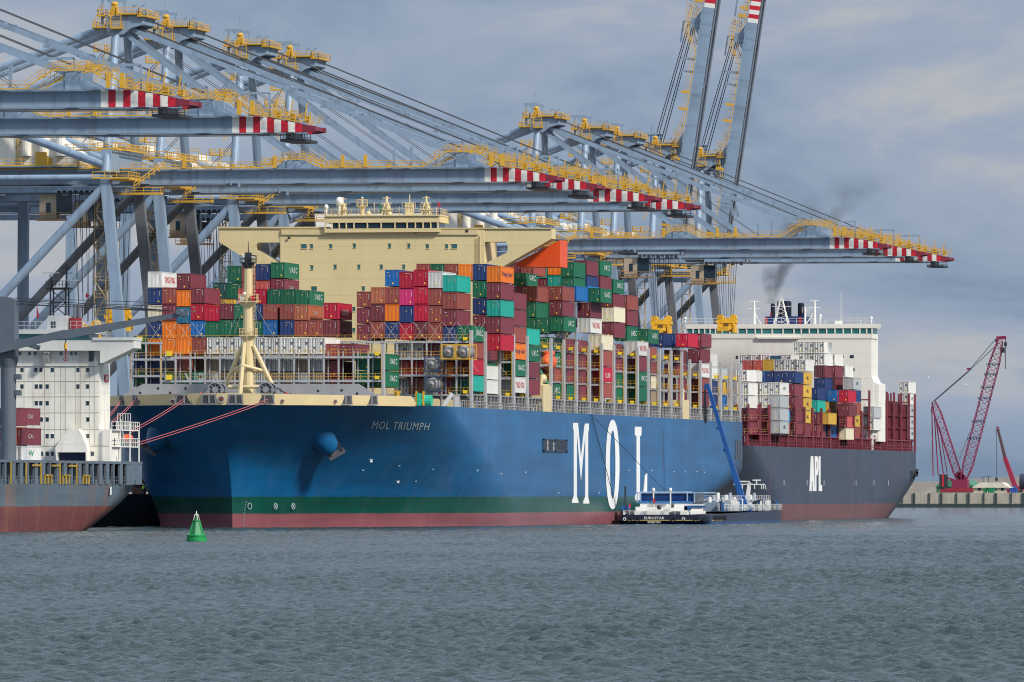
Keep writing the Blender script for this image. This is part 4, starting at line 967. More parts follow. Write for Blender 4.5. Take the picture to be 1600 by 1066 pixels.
# ------------------------------------------------------------------ ship-to-shore cranes (local: x towards the water, y along the quay)
CRX = -338.0
def crane_y(px): return Y_at(px, CRX)
Z0 = QZ + 0.15
def make_crane():
    root = thing('quay_crane', (0, 0, 0), 'x', 'quay crane', 'quay cranes along the berth')
    def B(name, m, fn, parent=root, smooth=False, origin=None):
        b = MB(); fn(b); return b.build(name, m, parent, smooth, origin)
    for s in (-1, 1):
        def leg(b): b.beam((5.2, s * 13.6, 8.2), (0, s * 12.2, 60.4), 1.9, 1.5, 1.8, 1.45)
        B('leg', BLUEGREY if s < 0 else LEGDARK, leg)
        def leg2(b): b.beam((-31, s * 13.6, 8.2), (-30.3, s * 12.2, 60), 1.8, 1.5)
        B('leg', BLUEGREY, leg2)
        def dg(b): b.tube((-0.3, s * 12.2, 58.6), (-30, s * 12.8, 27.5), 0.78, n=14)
        B('diagonal_tube', BLUEGREY if s < 0 else LEGDARK, dg, smooth=False)
        def tie(b): b.tube((0, s * 12.2, 60.2), (-30, s * 12.2, 60.2), 0.5, n=12)
        B('tie_tube', BLUEGREY, tie)
        def pyl(b): b.tube((0, s * 12.0, 61), (0, s * 4.0, 86.8), 0.86, 0.72, n=14)
        B('pylon', BLUEGREY, pyl)
        def bs(b): b.tube((-0.5, s * 4.0, 87), (-66, s * 3.4, 63.2), 0.70, n=12)
        B('backstay', BLUEGREY, bs)
        def kt(b): b.tube((-0.3, s * 11.6, 62.3), (-35, s * 4.2, 74.5), 0.72, n=12)
        B('brace_tube', BLUEGREY, kt)
        def sill(b):
            x = 5.2 if s > 0 else -31
            b.box(x - 0.9, x + 0.9, -15, 15, 8.3, 10.4)
            for k in range(4):
                y = -12.5 + k * 8.3; b.prism([(y - 2.6, 6.9), (y + 2.6, 6.9), (y + 1.0, 8.25), (y - 1.0, 8.25)], 'x', x - 0.6, x + 0.6)
                for q in (-2, -0.7, 0.7, 2): b.tube((x - 0.2, y + q, 6.4), (x + 0.2, y + q, 6.4), 0.5, n=10)
        B('bogie_beam', BLUEGREY, sill)
    def portal(b):
        b.box(-0.9, 0.9, -11.8, 11.8, 61.2, 65.0)
    B('cross_beam', BLUEGREY, portal)
    for q in ((-31, -29.4, -12, 12, 58.8, 61), (-31, -29.6, -13, 13, 26, 28)): B('cross_beam', BLUEGREY, lambda b: b.box(*q))
    def tower(b):                    # lift and stair tower behind the near water-side leg
        for dx in (-1, 1):
            for dy in (-1, 1): b.beam((-6.5 + dx * 1.0, 12.5 + dy * 1.0, 9), (-6.5 + dx * 1.0, 12.5 + dy * 1.0, 61), 0.14)
        for k in range(17):
            z = 10 + k * 3; s2 = 1 if k % 2 else -1
            b.box(-7.6, -5.4, 11.4, 13.6, z, z + 0.12); b.beam((-6.5 - s2, 11.5, z), (-6.5 + s2, 11.5, z + 3), 0.5, 0.12)
            b.rail([(-7.6, 11.4, z + 0.12), (-5.4, 11.4, z + 0.12)], 1.1, 1.1, 0.08)
    B('stair_tower', mat('stair_cream', (0.55, 0.42, 0.22), 0.6, 0.3, 0.6), tower)
    # girder over the quay and its walkway
    def gird(b):
        for s in (-1, 1): b.box(-63, 3.0, s * 3.6 - 0.55, s * 3.6 + 0.55, 59.3, 61.75)
        for x in (-62, -48, -30, -16, 1): b.box(x, x + 0.8, -3, 3, 60, 61.5)
        b.box(-64, -30, 3.2, 5, 58.2, 59.2)
        b.box(-40, -2, -4.6, -4.2, 57.9, 58.9); b.box(-40, -2, 4.2, 4.6, 57.9, 58.9)
    B('trolley_girder', BLUEGREY, gird)
    def grail(b):
        for y in (-4.9, 4.9): b.rail([(-63, y - 0.55 * (1 if y < 0 else -1), 61.9), (3, y - 0.55 * (1 if y < 0 else -1), 61.9)], 1.15, 2.4, 0.07, 0.18)
        b.rail([(-9, -6.2, 65.0), (2.2, -6.2, 65.0), (2.2, 11.5, 65.0)], 1.2, 1.8, 0.11, 0.28); b.rail([(-1.6, -11.6, 65.05), (1.6, -11.6, 65.05), (1.6, 11.6, 65.05)], 1.2, 1.8, 0.11, 0.25)
        b.rail([(-2, -13.6, 59.9), (4.4, -13.6, 59.9), (4.4, 13.6, 59.9)], 1.2, 1.9, 0.11, 0.25); b.box(0.95, 4.5, -13.4, 13.4, 59.7, 59.85)
        b.box(1.2, 9, -9, -7.2, 57.25, 57.35)
        for x in (-58, -44, -12): b.box(x, x + 0.9, -5.7, -5.2, 62, 63.9)
        for o_ in (0, 0.7): b.rail([(4.4, -9 - o_, 58.2), (9.2, -7 - o_, 61.9)], 1.1, 1.0, 0.08)
        b.rail([(1.4, -9, 57.4), (9, -9, 57.4), (9, -7.2, 57.4)], 1.1, 1.4, 0.08, 0.22)
    B('walkway', YEL, grail)
    # apex head with its platforms and gallows
    def head(b):
        P = [(-1.8, 88.4), (4.9, 88.5), (4.9, 86.9), (2.8, 86.3), (1.4, 85.2), (-1.4, 85.2)]
        b.prism(P, 'y', -4.9, -3.9); b.prism(P, 'y', 3.9, 4.9)
        b.box(-1.2, 1.2, -3.9, 3.9, 85.6, 88.2); b.box(3.2, 4.8, -3.9, 3.9, 87.0, 88.4)
        for y in (-3.6, 3.6):
            b.beam((-2.6, y, 87.2), (-2.6, y, 91.4), 0.4); b.beam((-0.3, y, 88.2), (-0.3, y, 91.4), 0.34); b.beam((-3.3, y, 91.5), (0.1, y, 91.5), 0.35, 0.45)
        for x in (1.4, 2.6, 3.8, 4.8):
            for y in (-2.6, 0, 2.6): b.tube((x, y - 0.3, 89.1), (x, y + 0.3, 89.1), 0.48, n=12)
        for x in (3.0, 4.4): b.beam((x, -4.9, 90.0), (x + 0.9, -4.9, 90.3), 0.2, 0.3)
        b.tube((-0.6, -3, 91.6), (-0.6, -3, 94.2), 0.05, n=4); b.tube((-2.4, 3, 91.6), (-2.4, 3, 93.6), 0.05, n=4)
    hd = B('apex_head', BLUEGREY, head)
    def plat(b):
        for z, x0, x1, y0, y1 in ((88.6, 0.2, 4.3, -5.6, 5.6), (88.2, 4.0, 5.6, -5.6, 5.6), (86.3, -3.9, -1.6, -5.8, 5.8), (86.1, -0.6, 1.4, -6.2, 6.2), (88.4, -3.3, -1.8, -4.4, 4.4)):
            b.box(x0, x1, y0, y1, z, z + 0.1); P = [(x0, y0, z + 0.1), (x1, y0, z + 0.1), (x1, y1, z + 0.1), (x0, y1, z + 0.1), (x0, y0, z + 0.1)]
            b.rail(P, 1.1, 1.1, 0.075, 0.18)
        for xa, za, xb, zb in ((-3.4, 86.4, -2.2, 90.2), (-1.6, 86.4, -0.2, 89.6)):
            for o_ in (-0.35, 0.35): b.beam((xa + o_, -5.9, za), (xb + o_, -5.7, zb), 0.13)
            for k in range(6): t = k / 5; b.beam((xa - 0.35 + (xb - xa) * t, -5.9, za + (zb - za) * t), (xa + 0.35 + (xb - xa) * t, -5.9, za + (zb - za) * t), 0.08)
        b.prism([(-0.9, 88.6), (0.5, 88.6), (0.3, 90.4), (-0.6, 90.4)], 'y', -5.0, -4.2); b.lathe((-0.2, -4.6, 90.4), [(0.62, 0), (0.62, 0.25), (0.35, 0.5), (0.0, 0.52)], 10)
        for x in (-0.5, 1.3): b.beam((x, -6.2, 86.2), (x, -6.2, 88.7), 0.12)
        for k in range(5): b.beam((-0.5, -6.2, 86.5 + k * 0.5), (1.3, -6.2, 86.5 + k * 0.5), 0.06)
    B('platform', YEL, plat, hd)
    for z, dx in ((82.2, -1.4), (79.2, -2.4), (73.6, -1.6), (68.0, -2.6)):
        def st(b):
            yb = -(12.0 - (z - 61) / 25.8 * 8.0); x0 = dx - 2.0; x1 = dx
            b.box(x0, x1, yb - 1.4, yb + 0.5, z, z + 0.14); b.rail([(x0, yb + 0.5, z), (x0, yb - 1.4, z), (x1, yb - 1.4, z), (x1, yb + 0.5, z)], 1.15, 1.2, 0.12, 0.3)
            b.box(x1, 0, yb - 0.5, yb + 0.4, z - 0.12, z); b.rail([(x1, yb - 0.6, z), (-0.7, yb - 0.6, z)], 1.1, 1.2, 0.12)
            
            for o_ in (-0.3, 0.3): b.beam((x1 - 0.6 + o_, yb - 0.7, z - 2.8), (x1 + 0.1 + o_, yb - 0.5, z + 0.1), 0.1)
            for k in range(6): b.beam((x1 - 0.9 + 0.14 * k, yb - 0.7, z - 2.6 + 0.5 * k), (x1 - 0.3 + 0.14 * k, yb - 0.7, z - 2.6 + 0.5 * k), 0.08)
        B('stair', mat('stair_yellow', (0.66, 0.40, 0.06), 0.55, 0.3, 0.8), st)
    # machinery house
    def house(b):
        b.box(-50, -17.5, -6.2, 6.2, 62.6, 70.2); b.prism([(-17.5, 62.6), (-6.6, 62.6), (-6.6, 64.4), (-13, 68.6), (-17.5, 69.2)], 'y', -5.6, 5.6)
        for x in (-15.6, -9.5, -12.5): b.tube((x, -5.9, 64.2), (x, -5.9, 68.0), 0.9, n=12)
    def slab(b): b.box(-51, -6.4, -8, 8, 62.2, 62.4); b.box(-63, 3, -5.4, -4.3, 61.78, 61.88); b.box(-63, 3, 4.3, 5.4, 61.78, 61.88)
    B('house_floor', BLUEGREY, slab)
    mh = B('machinery_house', mat('house_white', (0.76, 0.73, 0.64), 0.55, 0.08, 0.2, streak=0.2, dirt=(0.40, 0.33, 0.24)), house)
    def hr(b):
        b.rail([(-51, -8, 62.4), (-6.4, -8, 62.4), (-6.4, 8, 62.4)], 1.2, 1.6, 0.085, 0.22)
        for x in (-17, -16): b.beam((x, -6.5, 62.4), (x, -6.5, 70.6), 0.12)
        for k in range(14): b.beam((-17, -6.5, 63 + k * 0.55), (-16, -6.5, 63 + k * 0.55), 0.08)
        b.rail([(-50, -6.2, 70.2), (-17.5, -6.2, 70.2)], 1.1, 2, 0.1); b.box(-13.5, -11.5, -8, -7.6, 62.4, 64.8)
    B('house_walkway', YEL, hr, mh)
    # the boom, hinged at the water side
    HX, HZ = 3.5, 60.6
    def boom(b):
        for s in (-1, 1): b.box(3.2, 65.0, s * 3.6 - 0.5, s * 3.6 + 0.5, 59.3, 61.7); b.box(3.2, 75, s * 3.05, s * 3.04, 59.3, 61.7)
        for x in (20, 32, 46, 60, 70): b.box(x, x + 0.7, -3.1, 3.1, 60, 61.2)
        b.box(20.2, 20.5, -4.18, -4.1, 59.0, 61.75); b.box(21.6, 22.0, -4.3, -4.1, 58.6, 59.3)
        for x in (31.5, 61.2):
            for s in (-1, 1): b.box(x - 1.3, x + 0.9, s * 3.6 - 0.45, s * 3.6 + 0.45, 61.7, 64.4); b.prism([(x - 4, 61.72), (x + 4, 61.72), (x + 1.2, 63.2), (x - 1.4, 63.2)], 'y', s * 3.6 - 0.25, s * 3.6 + 0.25)
        for x, h in ((49, 3.0), (52, 3.4)): b.box(x, x + 0.5, -4.9, -4.5, 61.9, 61.9 + h)
        # gallows on the tip
        for x, l_, z in ((61, -5, 66.2), (70.5, -4.5, 65.2), (76.5, 0, 63)):
            b.beam((x, -3.2, 61.6), (x, -3.2, z), 0.3)
            if l_: b.beam((x, -3.2, z), (x + l_, -3.2, z), 0.3, 0.35)
    bo = B('boom', BLUEGREY, boom, origin=(HX, 0, HZ))
    def tip(b):
        for s in (-1, 1):
            for k in range(10):
                b.c = (k + 0) % 2; x0, x1 = 65.0 + k * 1.06, 65.0 + (k + 1) * 1.06
                tz = lambda x: 61.7 - max(0, (x - 69.2)) * 0.18
                b.prism([(x0, 59.3), (x1, 59.3), (x1, tz(x1)), (x0, tz(x0))], 'y', s * 3.6 - 0.52, s * 3.6 + 0.52)
        b.c = 2
        for s in (-1, 1): b.prism([(75.6, 59.3), (77.6, 59.5), (77.6, 60.2), (75.6, 60.5)], 'y', s * 3.6 - 0.5, s * 3.6 + 0.5)
        b.box(76.6, 77.4, -3.1, 3.1, 59.6, 60.2); b.c = 3
        b.box(72.4, 76.2, -4.4, 4.4, 57.9, 58.3); b.box(73.2, 74, -4.4, 4.4, 58.3, 59.3); b.rail([(72.4, -4.5, 57.9), (77, -4.5, 57.9)], 1.1, 1.0, 0.09)
    B('striped_tip', [WHT, RED, mat('tip_dark_red', (0.20, 0.02, 0.04)), DARK], tip, bo)
    def brail(b):
        zt = lambda x: 61.75 - max(0, (x - 69.2)) * 0.18
        def arch(x):
            for c, w_, h in ((31.5, 4.5, 1.4), (61, 6.5, 2.5)):
                if abs(x - c) < w_: return h * min(1, (w_ - abs(x - c)) / (w_ * 0.55))
            return 0
        for y in (-4.75, 4.75):
            pts = []; x = 3.2
            while x < 77.2: pts.append((x, y, zt(x) + 0.1 + arch(x))); x += 1.9
            for a, c in zip(pts[:-1], pts[1:]): b.rail([(a[0], y - 0.5, a[2]), (c[0], y - 0.5, c[2])], 1.15, 2, 0.07, 0.18)
            for a in pts:
                if arch(a[0]) > 0 or a[0] > 66: b.rail([(a[0], y + 0.4, a[2] + 0.2), (a[0] + 1.5, y + 0.4, a[2] + 0.4)], 1.1, 0.8, 0.065, 0.1); b.beam((a[0], y, a[2]), (a[0] + 1.2, y + 0.8, a[2] + 1.0), 0.08)
        for x in (12, 28, 40, 44, 66, 68): b.box(x, x + 0.6, -5.5, -5.1, 61.9, 64.0)
        for x in (71.5, 73.8, 76): b.box(x, x + 0.7, -4.2, -3.0, zt(x) + 0.2, zt(x) + 1.2); b.beam((x, -4, zt(x) + 1), (x + 0.4, -4, zt(x) + 3.2), 0.16)
    B('railing', YEL, brail, bo)
    def deckp(b):
        for y in (-4.75, 4.75): b.box(3.2, 70, y - 0.5, y + 0.5, 61.72, 61.8)
    B('catwalk', BLUEGREY, deckp, bo)
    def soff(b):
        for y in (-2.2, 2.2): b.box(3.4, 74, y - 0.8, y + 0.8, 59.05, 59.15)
    B('shade_strip', LEGDARK, soff, bo)  # dark strips added below the girders, standing in for the boom's shaded underside
    return root, bo
def make_stays(root):
    b = MB()
    for s in (-1, 1):
        y = s * 3.6
        b.beam((1.2, s * 3.6, 86.6), (30, y, 75.6), 0.28, 0.82); b.beam((30, y, 75.6), (60.5, y, 63.9), 0.28, 0.82)
        b.beam((0.6, s * 3.4, 86.0), (16, y, 74.4), 0.24, 0.72); b.beam((16, y, 74.4), (31, y, 63.9), 0.24, 0.72)
        for x, z in ((30, 75.6), (42, 71.0), (16, 74.4)): b.tube((x, y - 0.35, z), (x, y + 0.35, z), 0.55, n=10)
        for x, z in ((20, 79.1), (36, 73.1), (50, 67.9)): b.beam((x, y, z - 0.6), (x + 0.8, y, z - 0.7), 0.4, 0.4)
    b.build('forestay', BLUEGREY, root)
    b = MB()
    for y in (-2.6, -1.4, 1.4, 2.6): b.tube((5.0, y, 87.8), (60, y, 65.4), 0.05, n=4); b.tube((3.2, y, 86.6), (58, y, 64.6), 0.045, n=4)
    for y in (-2, 2): b.tube((2.4, y, 86.2), (36, y, 63), 0.05, n=4)
    for y in (-6, -4): b.tube((-2, y, 82), (-20, y, 63), 0.06, n=4)
    b.build('hoist_rope', WIRE, root)
def make_trolley(root, u, drop, name=True):
    t = MB(); t.box(u - 4.6, u + 4.6, -4.4, 4.4, 58.2, 58.75); t.c = 1
    for k in range(9): x = u - 4.4 + k; t.box(x, x + 0.6, -4.6, -4.0, 57.4 + 0.3 * (k % 2), 58.2)
    t.box(u - 9, u - 4.8, -4.2, 4.2, 58.3, 58.7)
    tr = t.build('trolley', [BLUEGREY, DARK], root)
    b = MB(); cx = u - 6.2; b.box(cx - 1.6, cx + 1.4, -3.6, -0.8, 53.4, 57.6); b.c = 1; b.box(cx + 1.4, cx + 4.0, -3.6, -0.8, 54.2, 57.4); b.c = 2; b.box(cx - 2.4, cx + 4.4, -4.0, -0.4, 53.1, 53.35); b.rail([(cx - 2.4, -4.0, 53.35), (cx + 4.4, -4.0, 53.35)], 1.1, 1.1, 0.09)
    b.c = 1; b.box(cx - 0.4, cx + 0.4, -3.66, -3.58, 54.4, 56.2)
    b.build('operator_cabin', [mat('cabin_tan', (0.38, 0.31, 0.22), 0.6, 0.2), GLASS, mat('cabin_brown', (0.30, 0.17, 0.08))], tr)
    b = MB(); zs = 58 - drop
    for x in (-1.9, -0.7, 0.7, 1.9):
        for y in (-1.6, 1.6): b.tube((u + x, y, 58.2), (u + x * 0.6, y, zs + 3.4), 0.055, n=4)
    b.tube((u - 3, 0, 58.2), (u - 1.4, 0, zs + 3), 0.05, n=4)
    b.build('hoist_rope', WIRE, root)
    b = MB()
    b.box(u - 2.3, u + 2.3, -1.3, 1.3, zs + 1.9, zs + 2.6); b.box(u - 1.2, u + 1.2, -6.2, 6.2, zs + 0.4, zs + 1.0)
    for x in (-1.5, 1.5): b.tube((u + x, -0.9, zs + 3.1), (u + x, 0.9, zs + 3.1), 0.75, n=12); b.box(u + x - 0.3, u + x + 0.3, -1.1, 1.1, zs + 0.8, zs + 3)
    b.box(u - 2.0, u - 1.5, -1.5, 1.5, zs - 0.4, zs + 1.9); b.box(u + 1.5, u + 2.0, -1.5, 1.5, zs - 0.4, zs + 1.9)
    b.box(u - 1.6, u + 1.6, -1.15, 1.15, zs + 1.0, zs + 3.0)
    b.c = 1; b.box(u - 0.5, u + 0.5, -1.35, 1.35, zs + 0.9, zs + 1.9); b.c = 0
    for y in (-6, 6): b.box(u - 1.3, u + 1.3, y - 0.3, y + 0.3, zs, zs + 0.9)
    b.build('spreader', [mat('spreader_yellow', (0.72, 0.40, 0.02), 0.55, 0.25, 0.8, rust=0.35), mat('spreader_brown', (0.12, 0.06, 0.02))], root)
proto, pboom = make_crane()
CR = [   # apex pixel, label, (trolley u, spreader drop) or None
 (None, 1175, 'quay crane closest to us, its red and white boom tip highest in the picture', (-40, 20)),
 (None, 1261, 'quay crane whose lowered boom ends second highest, just under the topmost boom', (-35, 22)),
 (190, None, 'quay crane with the tallest yellow capped apex at the upper left', (-6, 26)),
 (270, None, 'quay crane whose yellow apex stands second from the tallest', (-10, 23)),
 (385, None, 'quay crane with third yellow apex from left, behind the cream bridge', (-6, 30)),
 (462, None, 'quay crane with fourth yellow apex from left, longest stays above the cream bridge', (-14, 18)),
 (845, None, 'quay crane beyond the blue ship, leftmost of three small lowered cranes', (27, 17)),
 (920, None, 'quay crane beyond the blue ship, middle of three small lowered cranes', (31.9, 15.5)),
 (970, None, 'quay crane beyond the blue ship, last lowered boom, reaching farthest right', None)]
first = True
for px, Y, lab, tr in CR:
    Y = Y if Y else crane_y(px)
    c = proto if first else copy_tree(proto)
    first = False
    c.location = (CRX, Y, 0); c['label'] = lab
    CRANE_LIST = globals().setdefault('CRANES', []); CRANE_LIST.append((c, tr))
for px, lab in ((1030, 'quay crane with its boom raised, the nearer of two upright booms'), (1100, 'quay crane with its boom raised, the rightmost upright boom with striped tip')):
    c = copy_tree(proto); c.location = (CRX, crane_y(px), 0); c['label'] = lab
    for ch in c.children:
        if ch.name.startswith('boom'): ch.rotation_euler = (0, -R(81.5), 0)
    b = MB()
    ca, sa = math.cos(R(81.5)), math.sin(R(81.5))
    for y in (-2.6, -1.2, 1.2, 2.6):
        b.tube((-0.4 + y * 0.25, y, 88.6), (3.5 + 57 * ca - 4.2 * sa + y * 0.15, y, 60.6 + 57 * sa + 4.2 * ca), 0.11, n=5)
    b.beam((3.5 + 57 * ca, -3, 60.6 + 57 * sa), (3.5 + 57 * ca - 4.4 * sa, -3, 60.6 + 57 * sa + 4.4 * ca), 0.35); b.beam((3.5 + 57 * ca - 4.2 * sa, -3, 60.6 + 57 * sa + 4.2 * ca), (3.5 + 57 * ca - 4.2 * sa, 3, 60.6 + 57 * sa + 4.2 * ca), 0.3)
    WORLD_LOC[c.name] = (0, 0, 0); b.build('hoist_rope', WIRE, c)
    b = MB()
    for s in (-1, 1): b.beam((2.6, s * 3.2, 85.6), (8, s * 3.6, 74), 0.28, 0.7); b.beam((8, s * 3.6, 74), (3.5 + 24 * ca - 2.0 * sa, s * 3.6, 60.6 + 24 * sa + 2.0 * ca), 0.28, 0.7)
    b.build('forestay', BLUEGREY, c)
for c, tr in CRANES:
    WORLD_LOC[c.name] = (0, 0, 0)
    make_stays(c)
    if tr: make_trolley(c, *tr)

# ------------------------------------------------------------------ the dark grey ship astern
AX, AHB = -301.0, 25.8
APX = AX + AHB
APLH = Hull(AX, AHB, 15.6, 1738.0, 1728.0, 88.0, 52.0, 0.95, 0.6, 2.1, 2029.0, [(-4, 1980), (0, 2000), (5, 2017), (9.6, 2029), (10, 2029)])
# the name ztop: its weather deck stands lower than the blue ship's
aship = thing('container_ship', (AX, 1880, 0), 'dark grey container ship with a red boot top moored astern of the blue one', 'container ship')
APLH.build('hull', band_mat('hull_dark_grey', [(0.1, (0.06, 0.03, 0.025)), (3.4, (0.135, 0.038, 0.027)), (60, (0.028, 0.038, 0.064))], 0.36, 0.12, rust=0.15, streak=0.04), aship, mat('deck_maroon', (0.18, 0.035, 0.045), 0.6, 0.2))
MAR = mat('frame_maroon', (0.19, 0.030, 0.045), 0.55, 0.2, 0.4, streak=0.3)
AD = 15.6
ALX = APX + 0.03
ap = lambda px, py: side_pt(px, py, ALX)
b = MB()
def lp2(pts): b.prism([ap(*p) for p in pts], 'x', ALX - 0.02, ALX + 0.03)
lp2([(1267.0, 713), (1270.6, 713), (1272.6, 767.5), (1269.8, 767.5), (1269.3, 752), (1268.3, 752), (1267.9, 767.5), (1264.8, 767.5)])
b.build('letter', W_, aship)
b = MB()
lp2([(1272.9, 713), (1275.5, 713), (1275.5, 767.5), (1272.9, 767.5)]); lp2([(1275.5, 713), (1277.6, 714), (1278.7, 720), (1278.7, 734), (1277.6, 742), (1275.5, 743), (1275.5, 735), (1276.7, 732), (1276.7, 723), (1275.5, 720)])
b.build('letter', W_, aship)
b = MB(); lp2([(1279.3, 767.5), (1279.3, 713), (1281.9, 713), (1281.9, 758), (1284.4, 758), (1284.4, 767.5)]); b.build('letter', W_, aship)
for px in (1224.5, 1260.5, 1287, 1337, 1387.5, 1365): b = MB(); Y, z = ap(px, 757); b.box(ALX, ALX + 0.03, Y, Y + 0.8, z - 0.2, z + 0.9); b.build('hull_mark', mat('mark_grey', (0.45, 0.46, 0.46)), aship)
b = MB()
for k, (px, py) in enumerate(((1423, 740), (1426, 745), (1424, 748), (1428, 741), (1431, 737), (1431, 741))): Y, z = ap(px, py); b.box(ALX, ALX + 0.04, Y, Y + 4, z - 0.6, z + 0.6)
b.build('stern_opening', [mat('opening_black', (0.01, 0.01, 0.015))], aship)
# side passage with maroon stanchions
b = MB(); y = 1790.0
b.box(APX - 2.6, APX - 2.2, 1785, 2026, AD, AD + 2.4)
b.box(APX - 2.3, APX - 0.1, 1785, 2026, AD + 2.35, AD + 2.6)
while y < 2026:
    b.box(APX - 0.6, APX - 0.25, y, y + 0.6, AD, AD + 2.35); b.prism([(APX - 0.3, AD + 2.33), (APX - 2.2, AD + 2.33), (APX - 2.2, AD + 1)], 'y', y + 1.4, y + 1.6); y += 3.3
b.build('deck_stanchion', MAR, aship)
b = MB(); b.rail([(APX - 0.06, 1766, AD), (APX - 0.06, 2026, AD)], 1.2, 1.8, 0.08); b.build('deck_railing', MAR, aship)
# lashing frames at their port ends
APOST = [1189, 1203.5, 1217, 1231.2, 1244.5, 1258.4, 1271, 1285, 1297.5, 1311, 1323.5, 1335.5, 1347.5, 1359.5, 1376, 1387, 1398, 1409.5, 1421.5, 1431]
AY = [Y_at(p, APX) for p in APOST]
for i, Y in enumerate(AY):
    b = MB(); top = AD + 2.6 + (6.2 if i < 13 else 11.0)
    for k in range(4):
        x = APX - 0.2 - k * 2.5; b.box(x - (0.25 if k == 0 else 0.15), x + 0.15, Y, Y + 0.9, AD, top)
    for z in (AD + 2.6, AD + 5.5) + ((AD + 8.4, AD + 11.6) if i > 12 else ()):
        b.box(APX - 8, APX - 0.3, Y + 0.05, Y + 0.85, z - 0.3, z)
    if i > 13:
        for k in range(0, 3): b.prism([(APX - 3 - k * 5, AD + 2.6), (APX - 0.6 - k * 5, AD + 2.6), (APX - 0.6 - k * 5, AD + 11), (APX - 3 - k * 5, AD + 11)], 'y', Y + 0.3, Y + 0.6)
    fr = b.build('lashing_bridge', MAR, aship)
    if i < 13:
        b = MB()
        for z in (AD + 2.6, AD + 5.5): b.rail([(APX - 8, Y - 0.05, z), (APX - 0.5, Y - 0.05, z)], 1.0, 1.6, 0.06)
        b.beam((APX - 0.5, Y - 0.05, AD + 2.6), (APX - 0.5, Y - 0.05, AD + 6.4), 0.06); b.build('railing', mat('rail_ochre', (0.45, 0.30, 0.12)), fr)
# stern bulkhead and lifeboat
b = MB(); b.box(APX - 50, APX - 6, 1985, 1986, AD, AD + 11.5); b.box(APX - 50, APX - 6, 2008, 2009, AD, AD + 11.5); b.box(APX - 3.2, APX - 2.7, 1985, 2026, AD, AD + 6); b.build('stern_casing', MAR, aship)
b = MB(); yy = Y_at(1367.5, APX - 2); z = Z_at(653, APX - 2, yy); b.ball((APX - 2.2, yy, z), 1.25, 12, 8, (1.2, 4.0, 1.6)); b.build('lifeboat', mat('lifeboat_faded', (0.62, 0.10, 0.07), 0.5), aship, smooth=True)
b = MB(); yy = Y_at(1364, APX); y1 = Y_at(1376, APX); b.box(APX - 1.6, APX - 0.05, yy, yy + 1.3, AD, AD + 15); b.box(APX - 3, APX - 0.1, Y_at(1365.5, APX), y1, AD + 3.4, AD + 4.6); b.prism([(AD + 4.6, Y_at(1366, APX))[::-1], (y1, AD + 4.6), (y1 - 4, AD + 8.0), (Y_at(1366, APX), AD + 9)], 'x', APX - 1.2, APX - 0.6)
b.build('boat_davit', WHT, aship)
# white deckhouse and full width bridge
AB = 1962.0
def abp(px, py, Y=AB): X = X_at(px, Y); return X, Z_at(py, X, Y)
b = MB(); b.prism([abp(*p) for p in ((1098, 529), (1361.5, 529), (1361.5, 588), (1366, 598), (1373, 600), (1373, 690), (1098, 690))], 'y', AB, AB + 11)
adh = b.build('deckhouse', mat('deckhouse_white', (0.82, 0.795, 0.71), 0.5, 0.05, 0.1, streak=0.1, dirt=(0.45, 0.40, 0.32), seam=2.9), aship)
b = MB(); b.prism([abp(*p) for p in ((1070, 507), (1369, 506), (1367, 513), (1072, 514))], 'y', AB - 0.25, AB + 9); b.prism([abp(*p) for p in ((1074, 521.6), (1363, 521.6), (1363, 529), (1078, 529))], 'y', AB - 0.15, AB + 9)
xs_ = [1070.5, 1083, 1092, 1101, 1109.5, 1118, 1128, 1140, 1153, 1166.5, 1180, 1190, 1206.5, 1223.5, 1240.5, 1252, 1264.5, 1278, 1291.5, 1304.5, 1317.5, 1330.5, 1343.5, 1354, 1362.5]
for px in xs_: x, z = abp(px, 514); b.box(x - 0.12, x + 0.16, AB - 0.2, AB, abp(px, 521.8)[1], abp(px, 513.5)[1])
b.prism([abp(*p) for p in ((1182, 526.5), (1250, 526.5), (1249, 529.5), (1184, 529.5))], 'y', AB - 0.6, AB - 0.15)
awh = b.build('wheelhouse', mat('deckhouse_white', ()), aship)
b = MB(); b.prism([abp(*p) for p in ((1073, 513.6), (1363, 513.2), (1362.4, 521.8), (1076, 521.8))], 'y', AB - 0.05, AB + 8)
b.build('windscreen', mat('teal_pane', (0.03, 0.16, 0.17), 0.15, 0.5, 0.10), awh)
for px, py, w_ in ((1316.5, 557.3, 1.6), (1331, 557.3, 3), (1334, 577.5, 1.3), (1151.5, 558.5, 1.6)):
    b = MB(); x0, z0 = abp(px - w_, py + 2.4); x1, z1 = abp(px + w_, py - 2.4); b.box(x0, x1, AB - 0.05, AB + 0.01, z0, z1)
    b.build('window', GLASS, adh)
ay = AB + 4; arx = lambda px: abp(px, 0, ay)[0]; arz = lambda py: abp(1200, py, ay)[1]; azr = arz(507)
b = MB(); b.rail([(arx(1071), AB - 0.2, azr), (arx(1368), AB - 0.2, azr)], 1.3, 1.8, 0.09); b.build('roof_railing', WHT, awh)
b = MB()
for px, top in ((1178.5, 470), (1273, 469)):
    x = arx(px); b.tube((x, ay, azr), (x, ay, arz(top)), 0.35, 0.2); zt = arz(top + 12); b.beam((x - 1.4, ay, zt), (x + 1.4, ay, zt), 0.16); b.beam((x - 1.0, ay, zt + 1.6), (x + 1.0, ay, zt + 1.6), 0.3, 0.2); b.beam((x + (1.6 if px < 1200 else -2), ay, azr), (x, ay, azr + 3), 0.2)
x = arx(1258); b.tube((x, ay, azr), (x, ay, arz(480)), 0.25, 0.2); b.rail([(x - 0.6, ay, arz(489)), (x + 1.0, ay, arz(489))], 1.2, 0.5, 0.07)
b.build('signal_mast', WHT, awh)
b = MB(); x = arx(1221)
